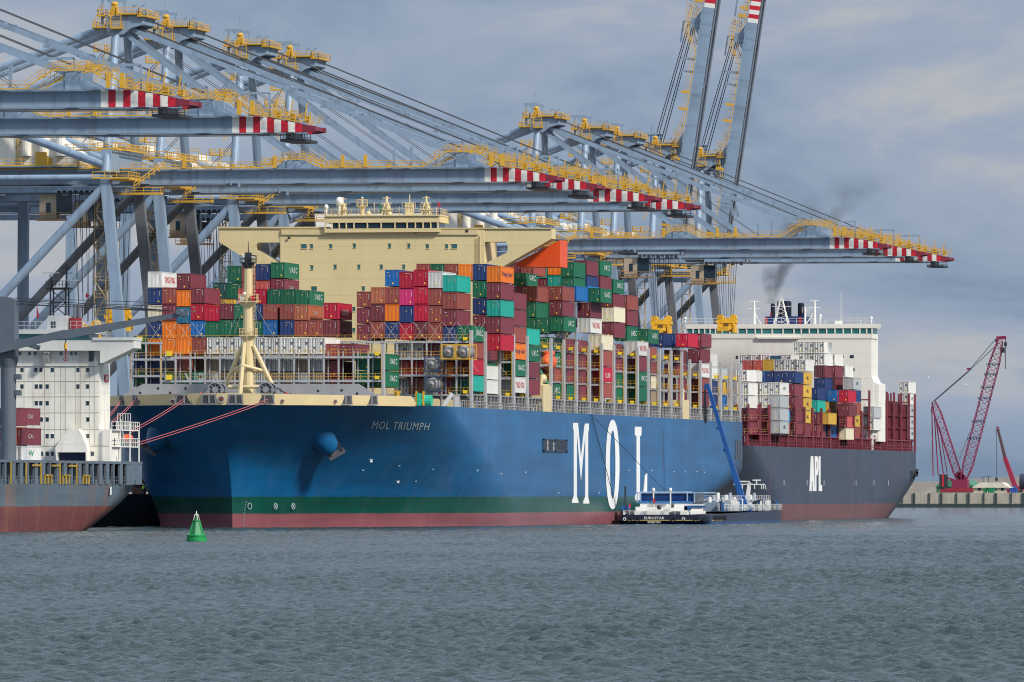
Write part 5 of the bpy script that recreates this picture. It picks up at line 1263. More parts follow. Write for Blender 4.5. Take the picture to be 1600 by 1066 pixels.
for sx in (-1, 1):
    for sy in (-1, 1): b.beam((x + sx * 1.6, ay + sy * 1.2, azr), (x + sx * 0.25, ay + sy * 0.2, arz(468)), 0.16)
for k in range(6):
    z = azr + k * 1.0; w_ = 1.6 - 1.35 * (z - azr) / (arz(468) - azr)
    b.beam((x - w_, ay - 1, z), (x + w_, ay - 1, z + 1), 0.08); b.beam((x + w_, ay - 1, z), (x - w_, ay - 1, z + 1), 0.08)
b.beam((x - 2.2, ay, arz(479)), (x + 2.2, ay, arz(479)), 0.12); b.tube((x, ay, arz(468)), (x, ay, arz(463)), 0.06)
b.build('radar_mast', WHT, awh)
for px, py in ((1282, 494), (1361.5, 497.5), (1071, 497.5)):
    b = MB(); x = arx(px); b.tube((x, ay, azr), (x, ay, arz(py)), 0.14); b.ball((x, ay, arz(py)), 0.36, 10, 6); b.build('radome', WHT, awh, smooth=True)
b = MB()
for px, h in ((1289, 1.0), (1314, 7.4), (1345, 1.0)): b.tube((arx(px), ay, azr), (arx(px), ay, azr + h), 0.06)
b.box(arx(1305), arx(1315), ay - 1, ay + 1, azr, azr + 0.8); b.build('aerial', WHT, awh)
# funnel top behind the bridge
FY = 1986.0; fx_ = lambda px: X_at(px, FY); fz_ = lambda py: Z_at(py, X_at(1220, FY), FY)
b = MB(); b.c = 0
b.box(fx_(1196), fx_(1257), FY, FY + 9, fz_(540), fz_(494.5)); b.c = 1
for px, tp, r_ in ((1204.5, 474, 0.5), (1218, 470, 1.0), (1227, 470, 1.0), (1248.5, 473, 0.75)):
    b.tube((fx_(px), FY + 3, fz_(496)), (fx_(px), FY + 3, fz_(tp + 2)), r_, n=14); b.tube((fx_(px), FY + 3, fz_(tp + 2)), (fx_(px), FY + 3, fz_(tp)), r_, r_ * 0.7, n=14)
b.c = 2; b.box(fx_(1195), fx_(1199.5), FY - 0.2, FY + 9, fz_(540), fz_(496)); b.box(fx_(1248), fx_(1252.5), FY - 0.2, FY + 9, fz_(540), fz_(496)); b.prism([(fx_(1203.5), fz_(494)), (fx_(1206.5), fz_(494)), (fx_(1204.5), fz_(485))], 'y', FY - 0.3, FY)
b.build('funnel', [mat('funnel_blue', (0.01, 0.05, 0.22)), mat('exhaust_navy', (0.015, 0.022, 0.05)), RED], aship)

# its containers
G3 = 'containers stacked on the grey ship'
def acol(n, Yi, px, py, items, th=18.9, blk='grey ship forward stacks', X=None):
    Yf = AY[Yi] + 1.0 if isinstance(Yi, int) else Yi
    column(blk, n, Yf, px, py, items, th, X=X, group=G3)
rows = [(12, 1239.2, 534, ['reefer', 'reefer']), (12, 1255.8, 534, ['reefer', 'reefer']), (12, 1271.6, 534, ['reefer']),
 (11, 1154.8, 554, ['reefer']), (11, 1170.7, 554, ['reefer']), (11, 1186, 554, ['reefer']), (11, 1203.5, 555.5, ['bteal::3']), (11, 1219.5, 554, ['reefer']),
 (10, 1160.4, 563, ['salmon']), (10, 1176, 563, ['salmon::2']), (9, 1191.8, 561.5, ['yellow::4']), (8, 1209.2, 561.5, ['reefer']), (8, 1226.2, 561.5, ['reefer']), (8, 1242.2, 561.5, ['reefer']),
 (10, 1271.9, 553, ['reefer', 'maroon::3', 'navy', 'navy']), (11, 1288.4, 553, ['reefer', 'maroon::2', 'maroon::3', 'blue']), (12, 1304.6, 571, ['reefer', 'brown', 'red:A:1'])]
rows += [(2, 1150, 578, ['reefer']), (3, 1159.8, 578, ['white']), (4, 1177.6, 579.4, ['blue']), (4, 1192.2, 580.6, ['navy']), (4, 1208, 580.6, ['navy']), (4, 1225, 580.6, ['navy'])]
for lo, hi, bl in ((0, 545, 'highest row on grey ship'), (545, 557, 'second row on grey ship'), (557, 573, 'third row on grey ship'), (573, 700, 'fourth row on grey ship')):
    for n, (i, px, py, it) in enumerate(sorted([q for q in rows if lo <= q[2] < hi], key=lambda q: q[1])): acol(n, i, px, py, it, 18.9, bl)
col_e = [(1, 1168, 598, ['tan::3', 'reefer', 'maroon', 'maroon']), (1, 1184, 598, ['reefer', 'reefer', 'maroon', 'brown']), (1, 1201.3, 597.5, ['reefer:A', 'grey', 'grey', 'grey:A']), (0, 1152, 598, ['reefer', 'reefer', 'maroon', 'maroon'])]
col_e.sort(key=lambda q: q[1])
for n, (i, px, py, it) in enumerate(col_e): acol(n, i + 0, px, py, it, 20.2, 'grey ship forward corner')
def aedge(n, pf, py, items, th=19.2): acol(n, Y_at(pf, APX) + 0.4, 0, py, items, th, 'grey ship port edge', X=APX - 0.5 - CW / 2)
aedge(0, 1244.7, 600, ['maroon', 'maroon', 'maroon', 'maroon'], 19.9)
aedge(1, 1258.6, 581, ['yellow:A', 'yellow:A', 'yellow:A', 'yellow:A', 'maroon'], 20.3)
aedge(2, 1280.4, 606, ['navy', 'teal', 'maroon', 'maroon'], 19.4)
aedge(3, 1298.2, 627.5, ['yellow', 'maroon', 'blue:A'], 19.4)
aedge(4, 1324.2, 611, ['salmon', 'maroon', 'salmon', 'salmon'], 19.3)
aedge(5, 1336.7, 590, ['grey:A', 'navy:A', 'brown', 'yellow:A', 'brown'], 19.4)
aedge(6, 1423, 596.5, ['reefer', 'reefer:A', 'grey:A', 'grey:A', 'grey:A'], 18.2)
more = [(7, 1277.5, 645, ['yellow']), (8, 1293.5, 609.3, ['blue']), (8, 1308.5, 609.8, ['red']), (8, 1309.5, 632, ['maroon']), (5, 1230.5, 620.5, ['maroon']), (2, 1197, 641, ['yellow', 'brown']), (2, 1203.5, 641, ['sky', 'brown']), (13, 1349, 635, ['grey', 'reefer']), (9, 1305, 669, ['cream'])]
more.sort(key=lambda q: q[1])
for n, (i, px, py, it) in enumerate(more): acol(n, i, px, py, it, 19, 'between maroon frames')

# ------------------------------------------------------------------ the grey feeder ship at the left edge
LHB = 15.5; LXC = -311.5; LPX = LXC + LHB
LH = Hull(LXC, LHB, 7.0, 1146.0, 1140.0, 30.0, 20.0, 0.9, 0.6, 2.0, 1296.0, [(-4, 1250), (0, 1266), (3.2, 1282), (5.2, 1290), (7.0, 1293.5)])
lship = thing('feeder_ship', (LXC, 1230, 0), 'rust streaked grey and red container feeder with a white deckhouse at the left edge', 'feeder ship')
LH.build('hull', band_mat('hull_old_grey', [(0.1, (0.06, 0.03, 0.025)), (3.75, (0.145, 0.033, 0.030)), (60, (0.085, 0.12, 0.148))], 0.55, 0.2, rust=0.6, streak=0.05), lship, DGREY)
lsp = lambda px, py, X=LPX: (Y_at(px, X), Z_at(py, X, Y_at(px, X)))
OLDB = mat('bulwark_old_grey', (0.10, 0.14, 0.18), 0.6, 0.2, 0.3, streak=0.4, rust=0.35)
b = MB()
b.box(LXC - LHB, LPX - 2.5, 1150, 1291, 7.0, 10.0); b.box(LXC - LHB, LPX + 0.05, 1150, 1297.5, 10.1, 10.5)
k = 0; y = 1195.0
while y < 1292:
    b.box(LPX - 0.35, LPX + 0.02, y, y + (1.9 if k % 3 else 0.9), 7.0, 10.1); b.c = 1; b.box(LPX - 2.48, LPX - 2.4, y + 1.5, y + 3.0, 7.6, 9.2); b.c = 0; y += 4.6; k += 1
b.prism([lsp(*p) for p in ((219, 725), (218, 737), (212, 749), (206, 758), (198, 758), (203, 726))], 'x', LPX - 0.3, LPX + 0.05)
b.box(LXC - LHB, LPX, 1293.4, 1297.4, 7.0, 10.1)
b.build('mooring_deck', [OLDB, DARK], lship)
b = MB(); b.rail([(LPX - 0.05, 1195, 7), (LPX - 0.05, 1291, 7)], 1.1, 1.8, 0.07); b.build('deck_railing', OLDB, lship)
b = MB()
for px in (15, 39, 62, 92, 118): y, z = lsp(px, 730); b.box(LPX + 0.06, LPX + 0.2, y, y + 0.4, 7, 10.1)
for px in (62, 92, 118): y, z = lsp(px, 730); b.box(LPX + 0.06, LPX + 0.2, y - 5, y, 9.6, 9.85)
for px, w_ in ((68, 5), (96, 5), (128, 4.5)):
    y, z = lsp(px, 747)
    for q in range(3): b.box(LPX + 0.1, LPX + 0.25, y + q * w_ / 2.5, y + q * w_ / 2.5 + 0.5, 7.05, 8.3)
    b.box(LPX + 0.1, LPX + 0.25, y, y + w_, 8.2, 8.4)
b.build('deck_frame', mat('frame_dull_yellow', (0.42, 0.27, 0.03), 0.6, 0.3, 1, rust=0.3), lship)
# deckhouse
LY = 1277.0; OW = mat('deckhouse_old_white', (0.80, 0.775, 0.69), 0.55, 0.10, 0.2, streak=0.28, dirt=(0.30, 0.22, 0.13), rust=0.22, seam=2.6)
def lb_(px, py, Y=LY): X = X_at(px, Y); return X, Z_at(py, X, Y)
b = MB(); b.prism([lb_(*p) for p in ((-60, 540), (154.5, 540), (154.5, 671), (170, 671), (170, 725), (-60, 725))], 'y', LY, LY + 7.5)
b.prism([lb_(*p) for p in ((-60, 538), (130, 538), (154, 565), (154, 572), (-60, 572))], 'y', LY - 0.2, LY - 0.02)
ldh = b.build('deckhouse', OW, lship)
b = MB()
for k, py in enumerate((570, 596, 620, 645, 671, 697)):
    x0, z = lb_(-60, py); x1, _ = lb_(155 if py < 672 else 170, py); b.box(x0, x1 + 0.06, LY - 0.05, LY - 0.01, z - 0.05, z + 0.05)
for px in (38, 52, 70, 86, 95, 103, 118, 126, 140, 148):
    x, z0 = lb_(px, 697); _, z1 = lb_(px, 571); b.box(x - 0.03, x + 0.03, LY - 0.035, LY - 0.01, z0, z1)
b.build('panel_seam', mat('seam_white', (0.56, 0.53, 0.44), 0.6, 0.15, 0.3, rust=0.4), ldh)
for py, ps in ((578, (34.5, 56, 64, 82, 122, 137)), (604, (34.5, 57, 64, 74, 122, 137)), (630, (57, 64, 74, 137)), (655.5, (57, 65, 74, 137.5)), (681.5, (74, 82, 137.5)), (709, (65, 74, 82, 144.5))):
    for px in ps:
        b = MB(); x, z = lb_(px, py); b.c = 0; b.box(x - 0.23, x + 0.23, LY - 0.05, LY + 0.01, z - 0.31, z + 0.31)
        b.c = 1; b.box(x - 0.24, x + 0.24, LY - 0.09, LY, z + 0.32, z + 0.37); b.build('window', [GLASS, OW], ldh)
for px in (32, 46.5, 55.5, 96, 112, 119): b = MB(); x, z = lb_(px, 552.5); b.box(x - 0.19, x + 0.19, LY - 0.26, LY - 0.2, z - 0.27, z + 0.27); b.build('window', GLASST, ldh)
b = MB(); x, z = lb_(143, 555); b.box(x - 0.38, x + 0.38, LY - 0.26, LY - 0.2, z - 0.95, z + 0.95)
b.build('door', GLASS, ldh)
b = MB(); P = ((95, 725), (95, 707), (107, 690), (106, 679), (112, 672), (128, 672), (139, 690), (140, 725))
b.prism([lb_(*p) for p in ((92, 700), (106, 679), (112, 671), (128, 671), (133, 679), (141, 698), (141, 725), (139.5, 725), (139.5, 707), (95.5, 707), (95.5, 725), (94, 725))], 'y', LY - 2.4, LY - 0.05); b.build('casing_hood', OW, ldh)
b = MB(); b.prism([lb_(*p) for p in ((95.6, 725), (95.6, 707.2), (139.4, 707.2), (139.4, 725))], 'y', LY - 1.0, LY - 0.06); b.build('hood_shutter', mat('shutter_navy', (0.01, 0.025, 0.08)), ldh)
# bridge wing with its sloped bracket, bridge top
b = MB(); WY_ = LY - 1.5
b.prism([lb_(p[0], p[1], WY_) for p in ((-60, 532), (145, 532), (145, 528), (209, 528), (209, 544), (160, 567.5), (156, 567.5), (156, 548), (-60, 548))], 'y', WY_, WY_ + 5)
b.box(lb_(145, 0, WY_)[0], lb_(210, 0, WY_)[0], WY_ - 0.2, WY_ + 5.2, lb_(0, 532.5, WY_)[1], lb_(0, 528, WY_)[1])
b.build('bridge_wing', mat('wing_white', (0.74, 0.73, 0.67), 0.5, 0.06, 0.2, streak=0.12, dirt=(0.4, 0.36, 0.28)), ldh)
b = MB(); b.prism([lb_(*p) for p in ((-60, 532), (-60, 522), (140, 522), (140, 532))], 'y', LY - 0.5, LY + 6); b.build('wheelhouse_glass', GLASST, ldh)
b = MB(); b.prism([lb_(*p) for p in ((-60, 522), (-60, 515), (150, 515), (150, 522))], 'y', LY - 1.0, LY + 7); b.prism([lb_(*p) for p in ((72, 515), (72, 493), (101, 493), (101, 515))], 'y', LY + 1, LY + 5); lz = lb_(0, 515)[1]
b.rail([(lb_(0, 0)[0] - 6, LY - 0.9, lz), (lb_(149, 0)[0], LY - 0.9, lz), (lb_(149, 0)[0], LY + 6.5, lz)], 1.2, 0.9, 0.07); x, z = lb_(80, 500); 
b.build('bridge_roof', WHT, ldh)
b = MB(); x, z = lb_(81, 507); b.box(x - 0.35, x + 0.35, LY + 0.92, LY + 0.99, z - 0.5, z + 0.5); b.build('roof_window', GLASS, ldh)
b = MB(); x, z0 = lb_(111, 515); b.tube((x, LY + 3, z0), (x, LY + 3, lb_(0, 497)[1]), 0.95, n=14); b.c = 1
for px in (108, 115): x, z = lb_(px, 480); b.tube((x, LY + 4, z0), (x, LY + 4, lb_(0, 475)[1]), 0.35, n=10)
b.build('funnel_pipe', [mat('pipe_red', (0.42, 0.03, 0.04)), mat('pipe_steel', (0.45, 0.46, 0.47), 0.35, metal=0.5)], ldh)
b = MB(); zq = [lb_(0, p)[1] for p in (493, 452, 443, 413)]; xl, xr = lb_(74, 0)[0], lb_(98, 0)[0]; my = LY + 3
for x in (xl, xr):
    for yy in (my - 1, my + 1): b.beam((x, yy, zq[0]), (x, yy, zq[1]), 0.2)
for s in range(2):
    za, zb = zq[0] + (zq[1] - zq[0]) * s / 2, zq[0] + (zq[1] - zq[0]) * (s + 1) / 2; b.beam((xl, my - 1, za), (xr, my - 1, zb), 0.13); b.beam((xr, my - 1, za), (xl, my - 1, zb), 0.13); b.beam((xl, my - 1, zb), (xr, my - 1, zb), 0.15)
b.box(xl - 0.6, xr + 0.6, my - 1.4, my + 1.4, zq[1], zq[1] + 0.25); b.rail([(xl - 0.6, my - 1.4, zq[1] + 0.25), (xr + 0.6, my - 1.4, zq[1] + 0.25)], 1.0, 0.5, 0.08)
xm = lb_(97, 0)[0]; b.tube((xm, my, zq[1]), (xm, my, zq[3]), 0.16, 0.1); b.beam((xm - 0.9, my, zq[2] + 1.6), (xm + 0.9, my, zq[2] + 1.6), 0.12); b.beam((xm - 0.6, my, zq[2] + 2.4), (xm + 0.7, my, zq[2] + 2.4), 0.16)
x7 = lb_(73, 0)[0]; b.tube((x7, my, zq[1]), (x7, my, lb_(0, 432)[1]), 0.12)
b.build('radar_mast', DARK, ldh)
b = MB(); x, z = lb_(72.5, 427.5); b.ball((x, my, z - 0.2), 0.32); b.box(x - 1.4, x + 1.3, my - 0.15, my + 0.15, z + 0.1, z + 0.22); x, z = lb_(105, 437.5); b.box(x - 1.0, x + 1.0, my - 0.15, my + 0.15, z - 0.1, z + 0.12)
for px in (123, 120, 143): x, z = lb_(px, 0); b.tube((x, my, lz), (x, my, lz + (9 if px == 123 else 2.5)), 0.045)
b.build('radar_scanner', WHT, ldh)
b = MB(); x, z = lb_(127, 461); b.prism([(x, z + 0.4), (x + 0.7, z - 0.1), (x, z - 0.4)], 'y', my, my + 0.04); x, z = lb_(50, 487); b.prism([(x, z + 1.2), (x + 0.4, z - 0.8), (x, z - 1.0)], 'y', my, my + 0.04); b.build('flag', RED, ldh)
# deck rails, stairs and the orange boat at the stern
b = MB(); ye = 1283.0
for py in (671, 697):
    X0 = lb_(170, py)[0]; z = lb_(170, py)[1]; b.box(X0, LPX - 0.1, LY + 2, 1296, z - 0.15, z); b.rail([(X0, LY + 2, z), (LPX - 0.1, LY + 2, z), (LPX - 0.1, 1296, z)], 1.2, 1.4, 0.09)
for px in (171, 188, 203, 217): y = Y_at(px, LPX - 0.15); b.box(LPX - 0.25, LPX - 0.08, y, y + 0.25, 10.4, lb_(170, 671)[1] + (1 if px < 210 else 0))
X0 = lb_(170, 0)[0]; b.rail([(X0, LY + 6, lb_(0, 671)[1]), (X0 + 2.0, LY + 6, lb_(0, 671)[1])], 2.4, 0.4, 0.07); b.rail([(X0, LY + 6, 10.5), (LPX, LY + 6, 10.5)], 2.6, 0.45, 0.06)
b.beam((X0 + 0.3, LY + 5, 10.5), (LPX - 0.8, LY + 5, lb_(0, 697)[1]), 0.3, 0.12)
b.beam((LPX - 0.4, Y_at(199, LPX), lb_(0, 697)[1]), (LPX - 0.4, Y_at(199, LPX) - 3, lb_(0, 655)[1]), 0.18)
b.build('stern_railing', WHT, ldh)
b = MB(); yb = Y_at(198, LPX - 1); z = Z_at(685, LPX - 1, yb); b.ball((LPX - 0.9, yb, z), 0.72, 12, 8, (1.0, 4.2, 1.0)); b.build('lifeboat', ORANGE, lship, smooth=True)
b = MB(); x, z = lb_(163, 591); b.box(LXC + 12, LXC + 12.02, LY, LY + 0.1, z, z + 0.1); x = lb_(155.2, 0)[0]; b.box(x, x + 0.06, LY + 3.6, LY + 6.0, z - 0.5, z + 0.6); b.c = 1; b.box(x + 0.06, x + 0.09, LY + 4.4, LY + 5.2, z - 0.3, z + 0.4); b.build('safety_sign', [RED, WHT], ldh)
b = MB(); yq, z = lsp(172, 768); b.box(LPX + 0.02, LPX + 0.05, yq, yq + 0.8, z - 0.5, z + 0.7); b.build('hull_mark', W_, lship)
b = MB(); x, z = lb_(78, 557); b.box(x - 0.7, x + 0.1, LY - 1.6, LY - 0.7, z - 0.9, z + 0.2); b.ball((x - 0.5, LY - 1.2, z + 0.5), 0.3); b.ball((x, LY - 1.2, z + 0.5), 0.3); b.build('searchlight', DGREY, ldh)
# pillar crane of the feeder with its boom and hook
KY = 1225.0; kp = lambda px, py: (X_at(px, KY), KY, Z_at(py, X_at(px, KY), KY))
pc = thing('deck_crane_post', (kp(12, 0)[0], KY, 10.5), None, None); pc.parent = lship; pc.location = (kp(12, 0)[0] - LXC, KY - 1230, 10.5)
CRG = mat('ship_crane_grey', (0.10, 0.125, 0.155), 0.5, 0.12, 0.3, streak=0.2)
b = MB(); x = kp(13, 0)[0]; z = lambda py: kp(13, py)[2]
b.tube((x, KY, 10.5), (x, KY, z(575)), 1.15, n=18); b.tube((x, KY, z(575)), (x, KY, z(563)), 1.15, 1.45, n=18); b.tube((x, KY, z(563)), (x, KY, z(558)), 1.45, n=18)
b.box(x - 2.2, x + 1.25, KY - 1.3, KY + 1.3, z(558), z(470)); b.prism([(x - 2.2, z(470)), (x + 1.3, z(470)), (x + 0.9, z(466)), (x - 2.0, z(462))], 'y', KY - 1.3, KY + 1.3)
for py in (588, 613): b.box(x + 1.1, x + 1.9, KY - 0.6, KY + 0.6, z(py) - 0.5, z(py) + 0.3)
b.build('crane_post', CRG, pc)
b = MB(); A = Vector(kp(0, 549)); Bk = Vector(kp(108, 519)); T = Vector(kp(298, 490))
b.beam(A + Vector((-3, -2.0, -0.5)), Bk + Vector((0, -2.0, -0.2)), 0.75, 1.25, 0.7, 1.05); b.beam(Bk + Vector((-0.6, -2.0, -0.5)), T + Vector((0, -2.0, 0)), 0.7, 1.3, 0.45, 0.6)
b.beam(kp(27, 533), kp(62, 544), 0.5, 0.7); b.tube(T + Vector((-1.2, -2.6, 0.2)), T + Vector((-1.2, -1.4, 0.2)), 0.45, n=12); b.beam(T + Vector((-1.0, -2, 0)), T + Vector((0.6, -2, -2.4)), 0.12); b.beam(T + Vector((-1.0, -2, 0.2)), T + Vector((1.2, -2, 0.2)), 0.14)
jb = b.build('jib', CRG, pc)
b = MB(); H = Bk + Vector((-0.05, -2.0, -0.3)); b.tube(H, Vector((H.x, H.y, z(537))), 0.07); b.c = 1; b.tube((H.x, H.y, z(537)), (H.x, H.y, z(546)), 0.24); b.c = 2; b.tube((H.x, H.y, z(546)), (H.x, H.y, z(553)), 0.17, 0.1); b.beam((H.x, H.y, z(553)), (H.x, H.y, z(562)), 0.14)
b.beam((H.x - 0.22, H.y, z(564)), (H.x + 0.24, H.y, z(564)), 0.12); b.beam((H.x - 0.24, H.y, z(564)), (H.x - 0.26, H.y, z(560)), 0.1); b.beam((H.x + 0.24, H.y, z(564)), (H.x + 0.26, H.y, z(561)), 0.1)
b.build('hook', [DARK, YEL, mat('hook_maroon', (0.20, 0.01, 0.02))], jb)
b = MB()
for k in range(3): b.tube(Vector(kp(24, 466 + 5 * k)), T + Vector((-1.4, -2.0, 0.3)), 0.05, n=4)
for py in (473, 479, 487): b.tube(Vector(kp(24, 466 + (py - 473) * 0.6)), Vector(kp(255, py)), 0.045, n=4)
b.build('luffing_wire', WIRE, jb)
# its few boxes on deck
for n, (px, py, it, Yf) in enumerate(((-14, 638, ['maroon', 'rust', 'grey:W:3'], 1227), (8.5, 668.4, ['maroon:C:2', 'reefer'], 1233), (-16.0, 637.6, ['maroon:C:2'], 1233.1))):
    if n == 1: column('feeder stern stack', n, Yf, px, py, ['maroon:C:2', 'white:W:3'], 28.4, group='containers on the feeder')
    elif n == 2: pass
    else: column('feeder stern stack', n, Yf, px, py, ['maroon', 'rust', 'grey::3'], 28.6, group='containers on the feeder')
column('feeder stern stack', 2, 1246.0, 8.0, 637.0, ['maroon:C:4'], 28.4, group='containers on the feeder')

# ------------------------------------------------------------------ mooring ropes of the blue ship
def rope(a, c, lab, sag=0.2, r=0.045, m=ROPE):
    b = MB(); p = Vector(a); q = Vector(c); n = 10
    pts = [p.lerp(q, t / n) + Vector((0, 0, -sag * 4 * (t / n) * (1 - t / n))) for t in range(n + 1)]
    for off in (Vector((0, 0, 0.19)), Vector((0, 0, -0.19))): b.path([x + off for x in pts], r, 5)
    o = b.build('mooring_rope', m); return tag(o, lab, 'rope', 'mooring ropes from the blue bow')
def qp(px, py, Y): X = X_at(px, Y); return (X, Y, Z_at(py, X, Y))
for px, py, ex, ey, lab in ((416, 627, 214, 694, 'longest pink mooring rope, from the bow fairlead right of the foremast'), (286, 630, 205, 674, 'pink mooring rope from the fairlead left of the bow centre'), (211, 633, 176, 659, 'short pink mooring rope leading down from the second small bow fairlead'), (191, 633, 166, 654, 'short pink mooring rope nearest the feeder deckhouse at the bow edge')):
    x, y = bline_at(px); d = Vector((x - MX, (y - 1400) * 0.9, 0)).normalized()
    px0 = Vector((x, y, 20.6)) + d * 0.6; Ye = 1318.0
    rope(px0, qp(ex, ey, Ye), lab)
# ------------------------------------------------------------------ bunker barge alongside
GY0, GY1 = 1558.0, 1657.0; GX0, GX1 = -266.6, -249.4
gs = lambda px, py, Y=GY0: (X_at(px, Y), Z_at(py, X_at(px, Y), Y))
barge = thing('bunker_barge', ((GX0 + GX1) / 2, 1605, 0), 'dark blue tank barge with white wheelhouse lying against the blue ship', 'barge')
b = MB(); gm = (GX0 + GX1) / 2; vs = []; fs = []
st = [(-2, 1560.2), (0, 1559.0), (0.4, 1558.4), (0.7, 1558.0), (1.75, 1558.0)]
prof = [(-1.0, 2.0), (-0.985, 0.9), (-0.93, 0.25), (-0.8, 0.0), (-0.4, 0.0), (0.4, 0.0), (0.8, 0.0), (0.93, 0.25), (0.985, 0.9), (1.0, 2.0)]
hb_ = (GX1 - GX0) / 2
for z, y in st:
    ring = [(gm + hb_ * a, y + c_ * 1.6) for a, c_ in prof] + [(gm + hb_, 1640), (gm + hb_ * 0.96, 1648), (gm + hb_ * 0.75, 1654), (gm + hb_ * 0.3, 1657), (gm - hb_ * 0.3, 1657), (gm - hb_ * 0.75, 1654), (gm - hb_ * 0.96, 1648), (gm - hb_, 1640)]
    n = len(ring); vs += [(x, yy, z + (0.6 * min(1, max(0, (yy - 1565) / 70)) if z > 1 else 0)) for x, yy in ring]
for i in range(len(st) - 1):
    for k in range(n): fs.append((i * n + k, i * n + (k + 1) % n, (i + 1) * n + (k + 1) % n, (i + 1) * n + k))
fs.append(tuple(range((len(st) - 1) * n, len(st) * n)))
b.add(vs, fs); b.build('hull', band_mat('barge_hull', [(0.45, (0.008, 0.055, 0.17)), (60, (0.016, 0.022, 0.045))], 0.4, 0.12), barge)
b = MB()
for z, w_ in ((0.80, 0.09),): 
    b.box(gm - hb_ * 0.8, gm + hb_ * 0.8, GY0 - 0.06, GY0 - 0.02, z - 0.12, z); b.box(GX1 + 0.0, GX1 + 0.05, GY0 + 3.6, 1575, z - 0.12, z)
b.build('rub_rail', mat('rail_brass', (0.60, 0.40, 0.12)), barge)
for txt, x0, x1, py0, py1, sp_ in (('EUROSTAR', 1006.5, 1038, 811.6, 807.4, 1.1), ('SCHOTEN', 1012, 1032, 817.6, 814.4, 1.1)):
    vs, fs = text_mesh(txt, 0, sp_, 0.02); X0, X1 = gs(x0, 0)[0], gs(x1, 0)[0]; z0, z1 = gs(1000, py0)[1], gs(1000, py1)[1]
    b = MB(); b.add([(X0 + (X1 - X0) * u, GY0 - 0.05 + (0.0), z0 + (z1 - z0) * v) for u, v in vs], fs); b.build('lettering', mat('lettering_pale', (0.75, 0.74, 0.70)), barge)
b = MB()
for px in (976, 1068): x, z = gs(px, 811); b.tube((x, GY0 - 0.06, z), (x, GY0 + 0.1, z), 0.32, n=10); b.c = 1; b.tube((x, GY0 - 0.08, z), (x, GY0, z), 0.17, n=8); b.c = 0
b.build('fairlead', [WHT, DARK], barge)
for k in range(6):
    b = MB(); xq = GX1 + 0.12; yq = 1564 + k * 2.6; rr = []
    for j in range(14):
        t0, t1 = j * math.pi / 7, (j + 1) * math.pi / 7; b.beam((xq, yq + 0.42 * math.cos(t0), 1.2 + 0.42 * math.sin(t0)), (xq, yq + 0.42 * math.cos(t1), 1.2 + 0.42 * math.sin(t1)), 0.2, 0.2)
    b.build('tyre_fender', DARK, barge)
for px in (984, 996, 1052, 1088, 1102):
    b = MB(); xq = gs(px, 0)[0]
    for j in range(14):
        t0, t1 = j * math.pi / 7, (j + 1) * math.pi / 7; b.beam((xq + 0.36 * math.cos(t0), GY0 - 0.12, 0.9 + 0.36 * math.sin(t0)), (xq + 0.36 * math.cos(t1), GY0 - 0.12, 0.9 + 0.36 * math.sin(t1)), 0.18, 0.18)
    b.build('tyre_fender', DARK, barge)
# deckhouse, wheelhouse
def gbox(b, px0, px1, py0, py1, Y, d): x0, z0 = gs(px0, py1, Y); x1, z1 = gs(px1, py0, Y); b.box(x0, x1, Y, Y + d, z0, z1)
b = MB(); gbox(b, 974, 1073, 799, 806.5, 1562, 22); gbox(b, 993, 1074, 792, 799, 1564, 18); gbox(b, 1000, 1082, 786, 792, 1567, 14); gdh = b.build('deckhouse', WHT, barge)
b = MB(); gbox(b, 994, 1100, 769.2, 771, 1567, 14); gbox(b, 1000, 1068, 768.2, 769.2, 1568, 10)
for px in (995, 1000, 1073, 1084): x, z = gs(px, 786, 1567); b.box(x, x + 0.2, 1567, 1567.2, z, gs(px, 771, 1567)[1])
b.build('wheelhouse_roof', mat('roof_pale_blue', (0.30, 0.42, 0.56), 0.4), gdh)
b = MB(); gbox(b, 999.4, 1084, 771, 786.4, 1567.3, 12); b.build('wheelhouse_window', mat('pane_blue', (0.008, 0.035, 0.14), 0.12, 0.3), gdh)
b = MB(); gbox(b, 998, 1082, 783.2, 786.8, 1566.9, 0.3); gbox(b, 1017, 1043, 783, 787, 1566.5, .3); b.build('window_band', mat('band_blue', (0.04, 0.16, 0.36), 0.4), gdh)
b = MB()
for px in (981, 988, 1052, 1056, 1060): x, z = gs(px, 803, 1562); b.box(x - 0.35, x + 0.35, 1561.93, 1562, z - 0.45, z + 0.45)
gbox(b, 1046, 1057, 800, 805.6, 1561.9, .1); gbox(b, 984, 991, 800, 805.6, 1561.9, 0.1); b.build('window', GLASS, gdh)
b = MB()
for px in (1021, 1047.6): x, z = gs(px, 766, 1561); b.tube((x, 1561, gs(px, 800, 1561)[1]), (x, 1561, z), 0.13); b.ball((x, 1561, z), 0.32, 10, 6, (1, 1, 1.4))
x, z = gs(1008.5, 742, 1570); b.tube((x, 1570, z), (gs(1007, 0, 1570)[0], 1570, gs(1007, 770, 1570)[1]), 0.14, 0.35)
b.rail([gs(974, 806, 1559.6)[:1] + (1559.6, gs(974, 806, 1559.6)[1]), gs(1075, 806, 1559.6)[:1] + (1559.6, gs(1075, 806, 1559.6)[1])], 1.0, 1.2, 0.06); b.build('light_pole', WHT, gdh)
b = MB(); x, z = gs(977, 760, 1562); b.tube((x, 1562, gs(977, 790, 1562)[1]), (x, 1562, z), 0.14, 0.2); x, z = gs(1050, 790, 1563); b.ball((x, 1563, z), 0.45); x, z = gs(1030, 793, 1563); b.ball((x, 1563, z), 0.45); b.build('vent_post', DARK, gdh)
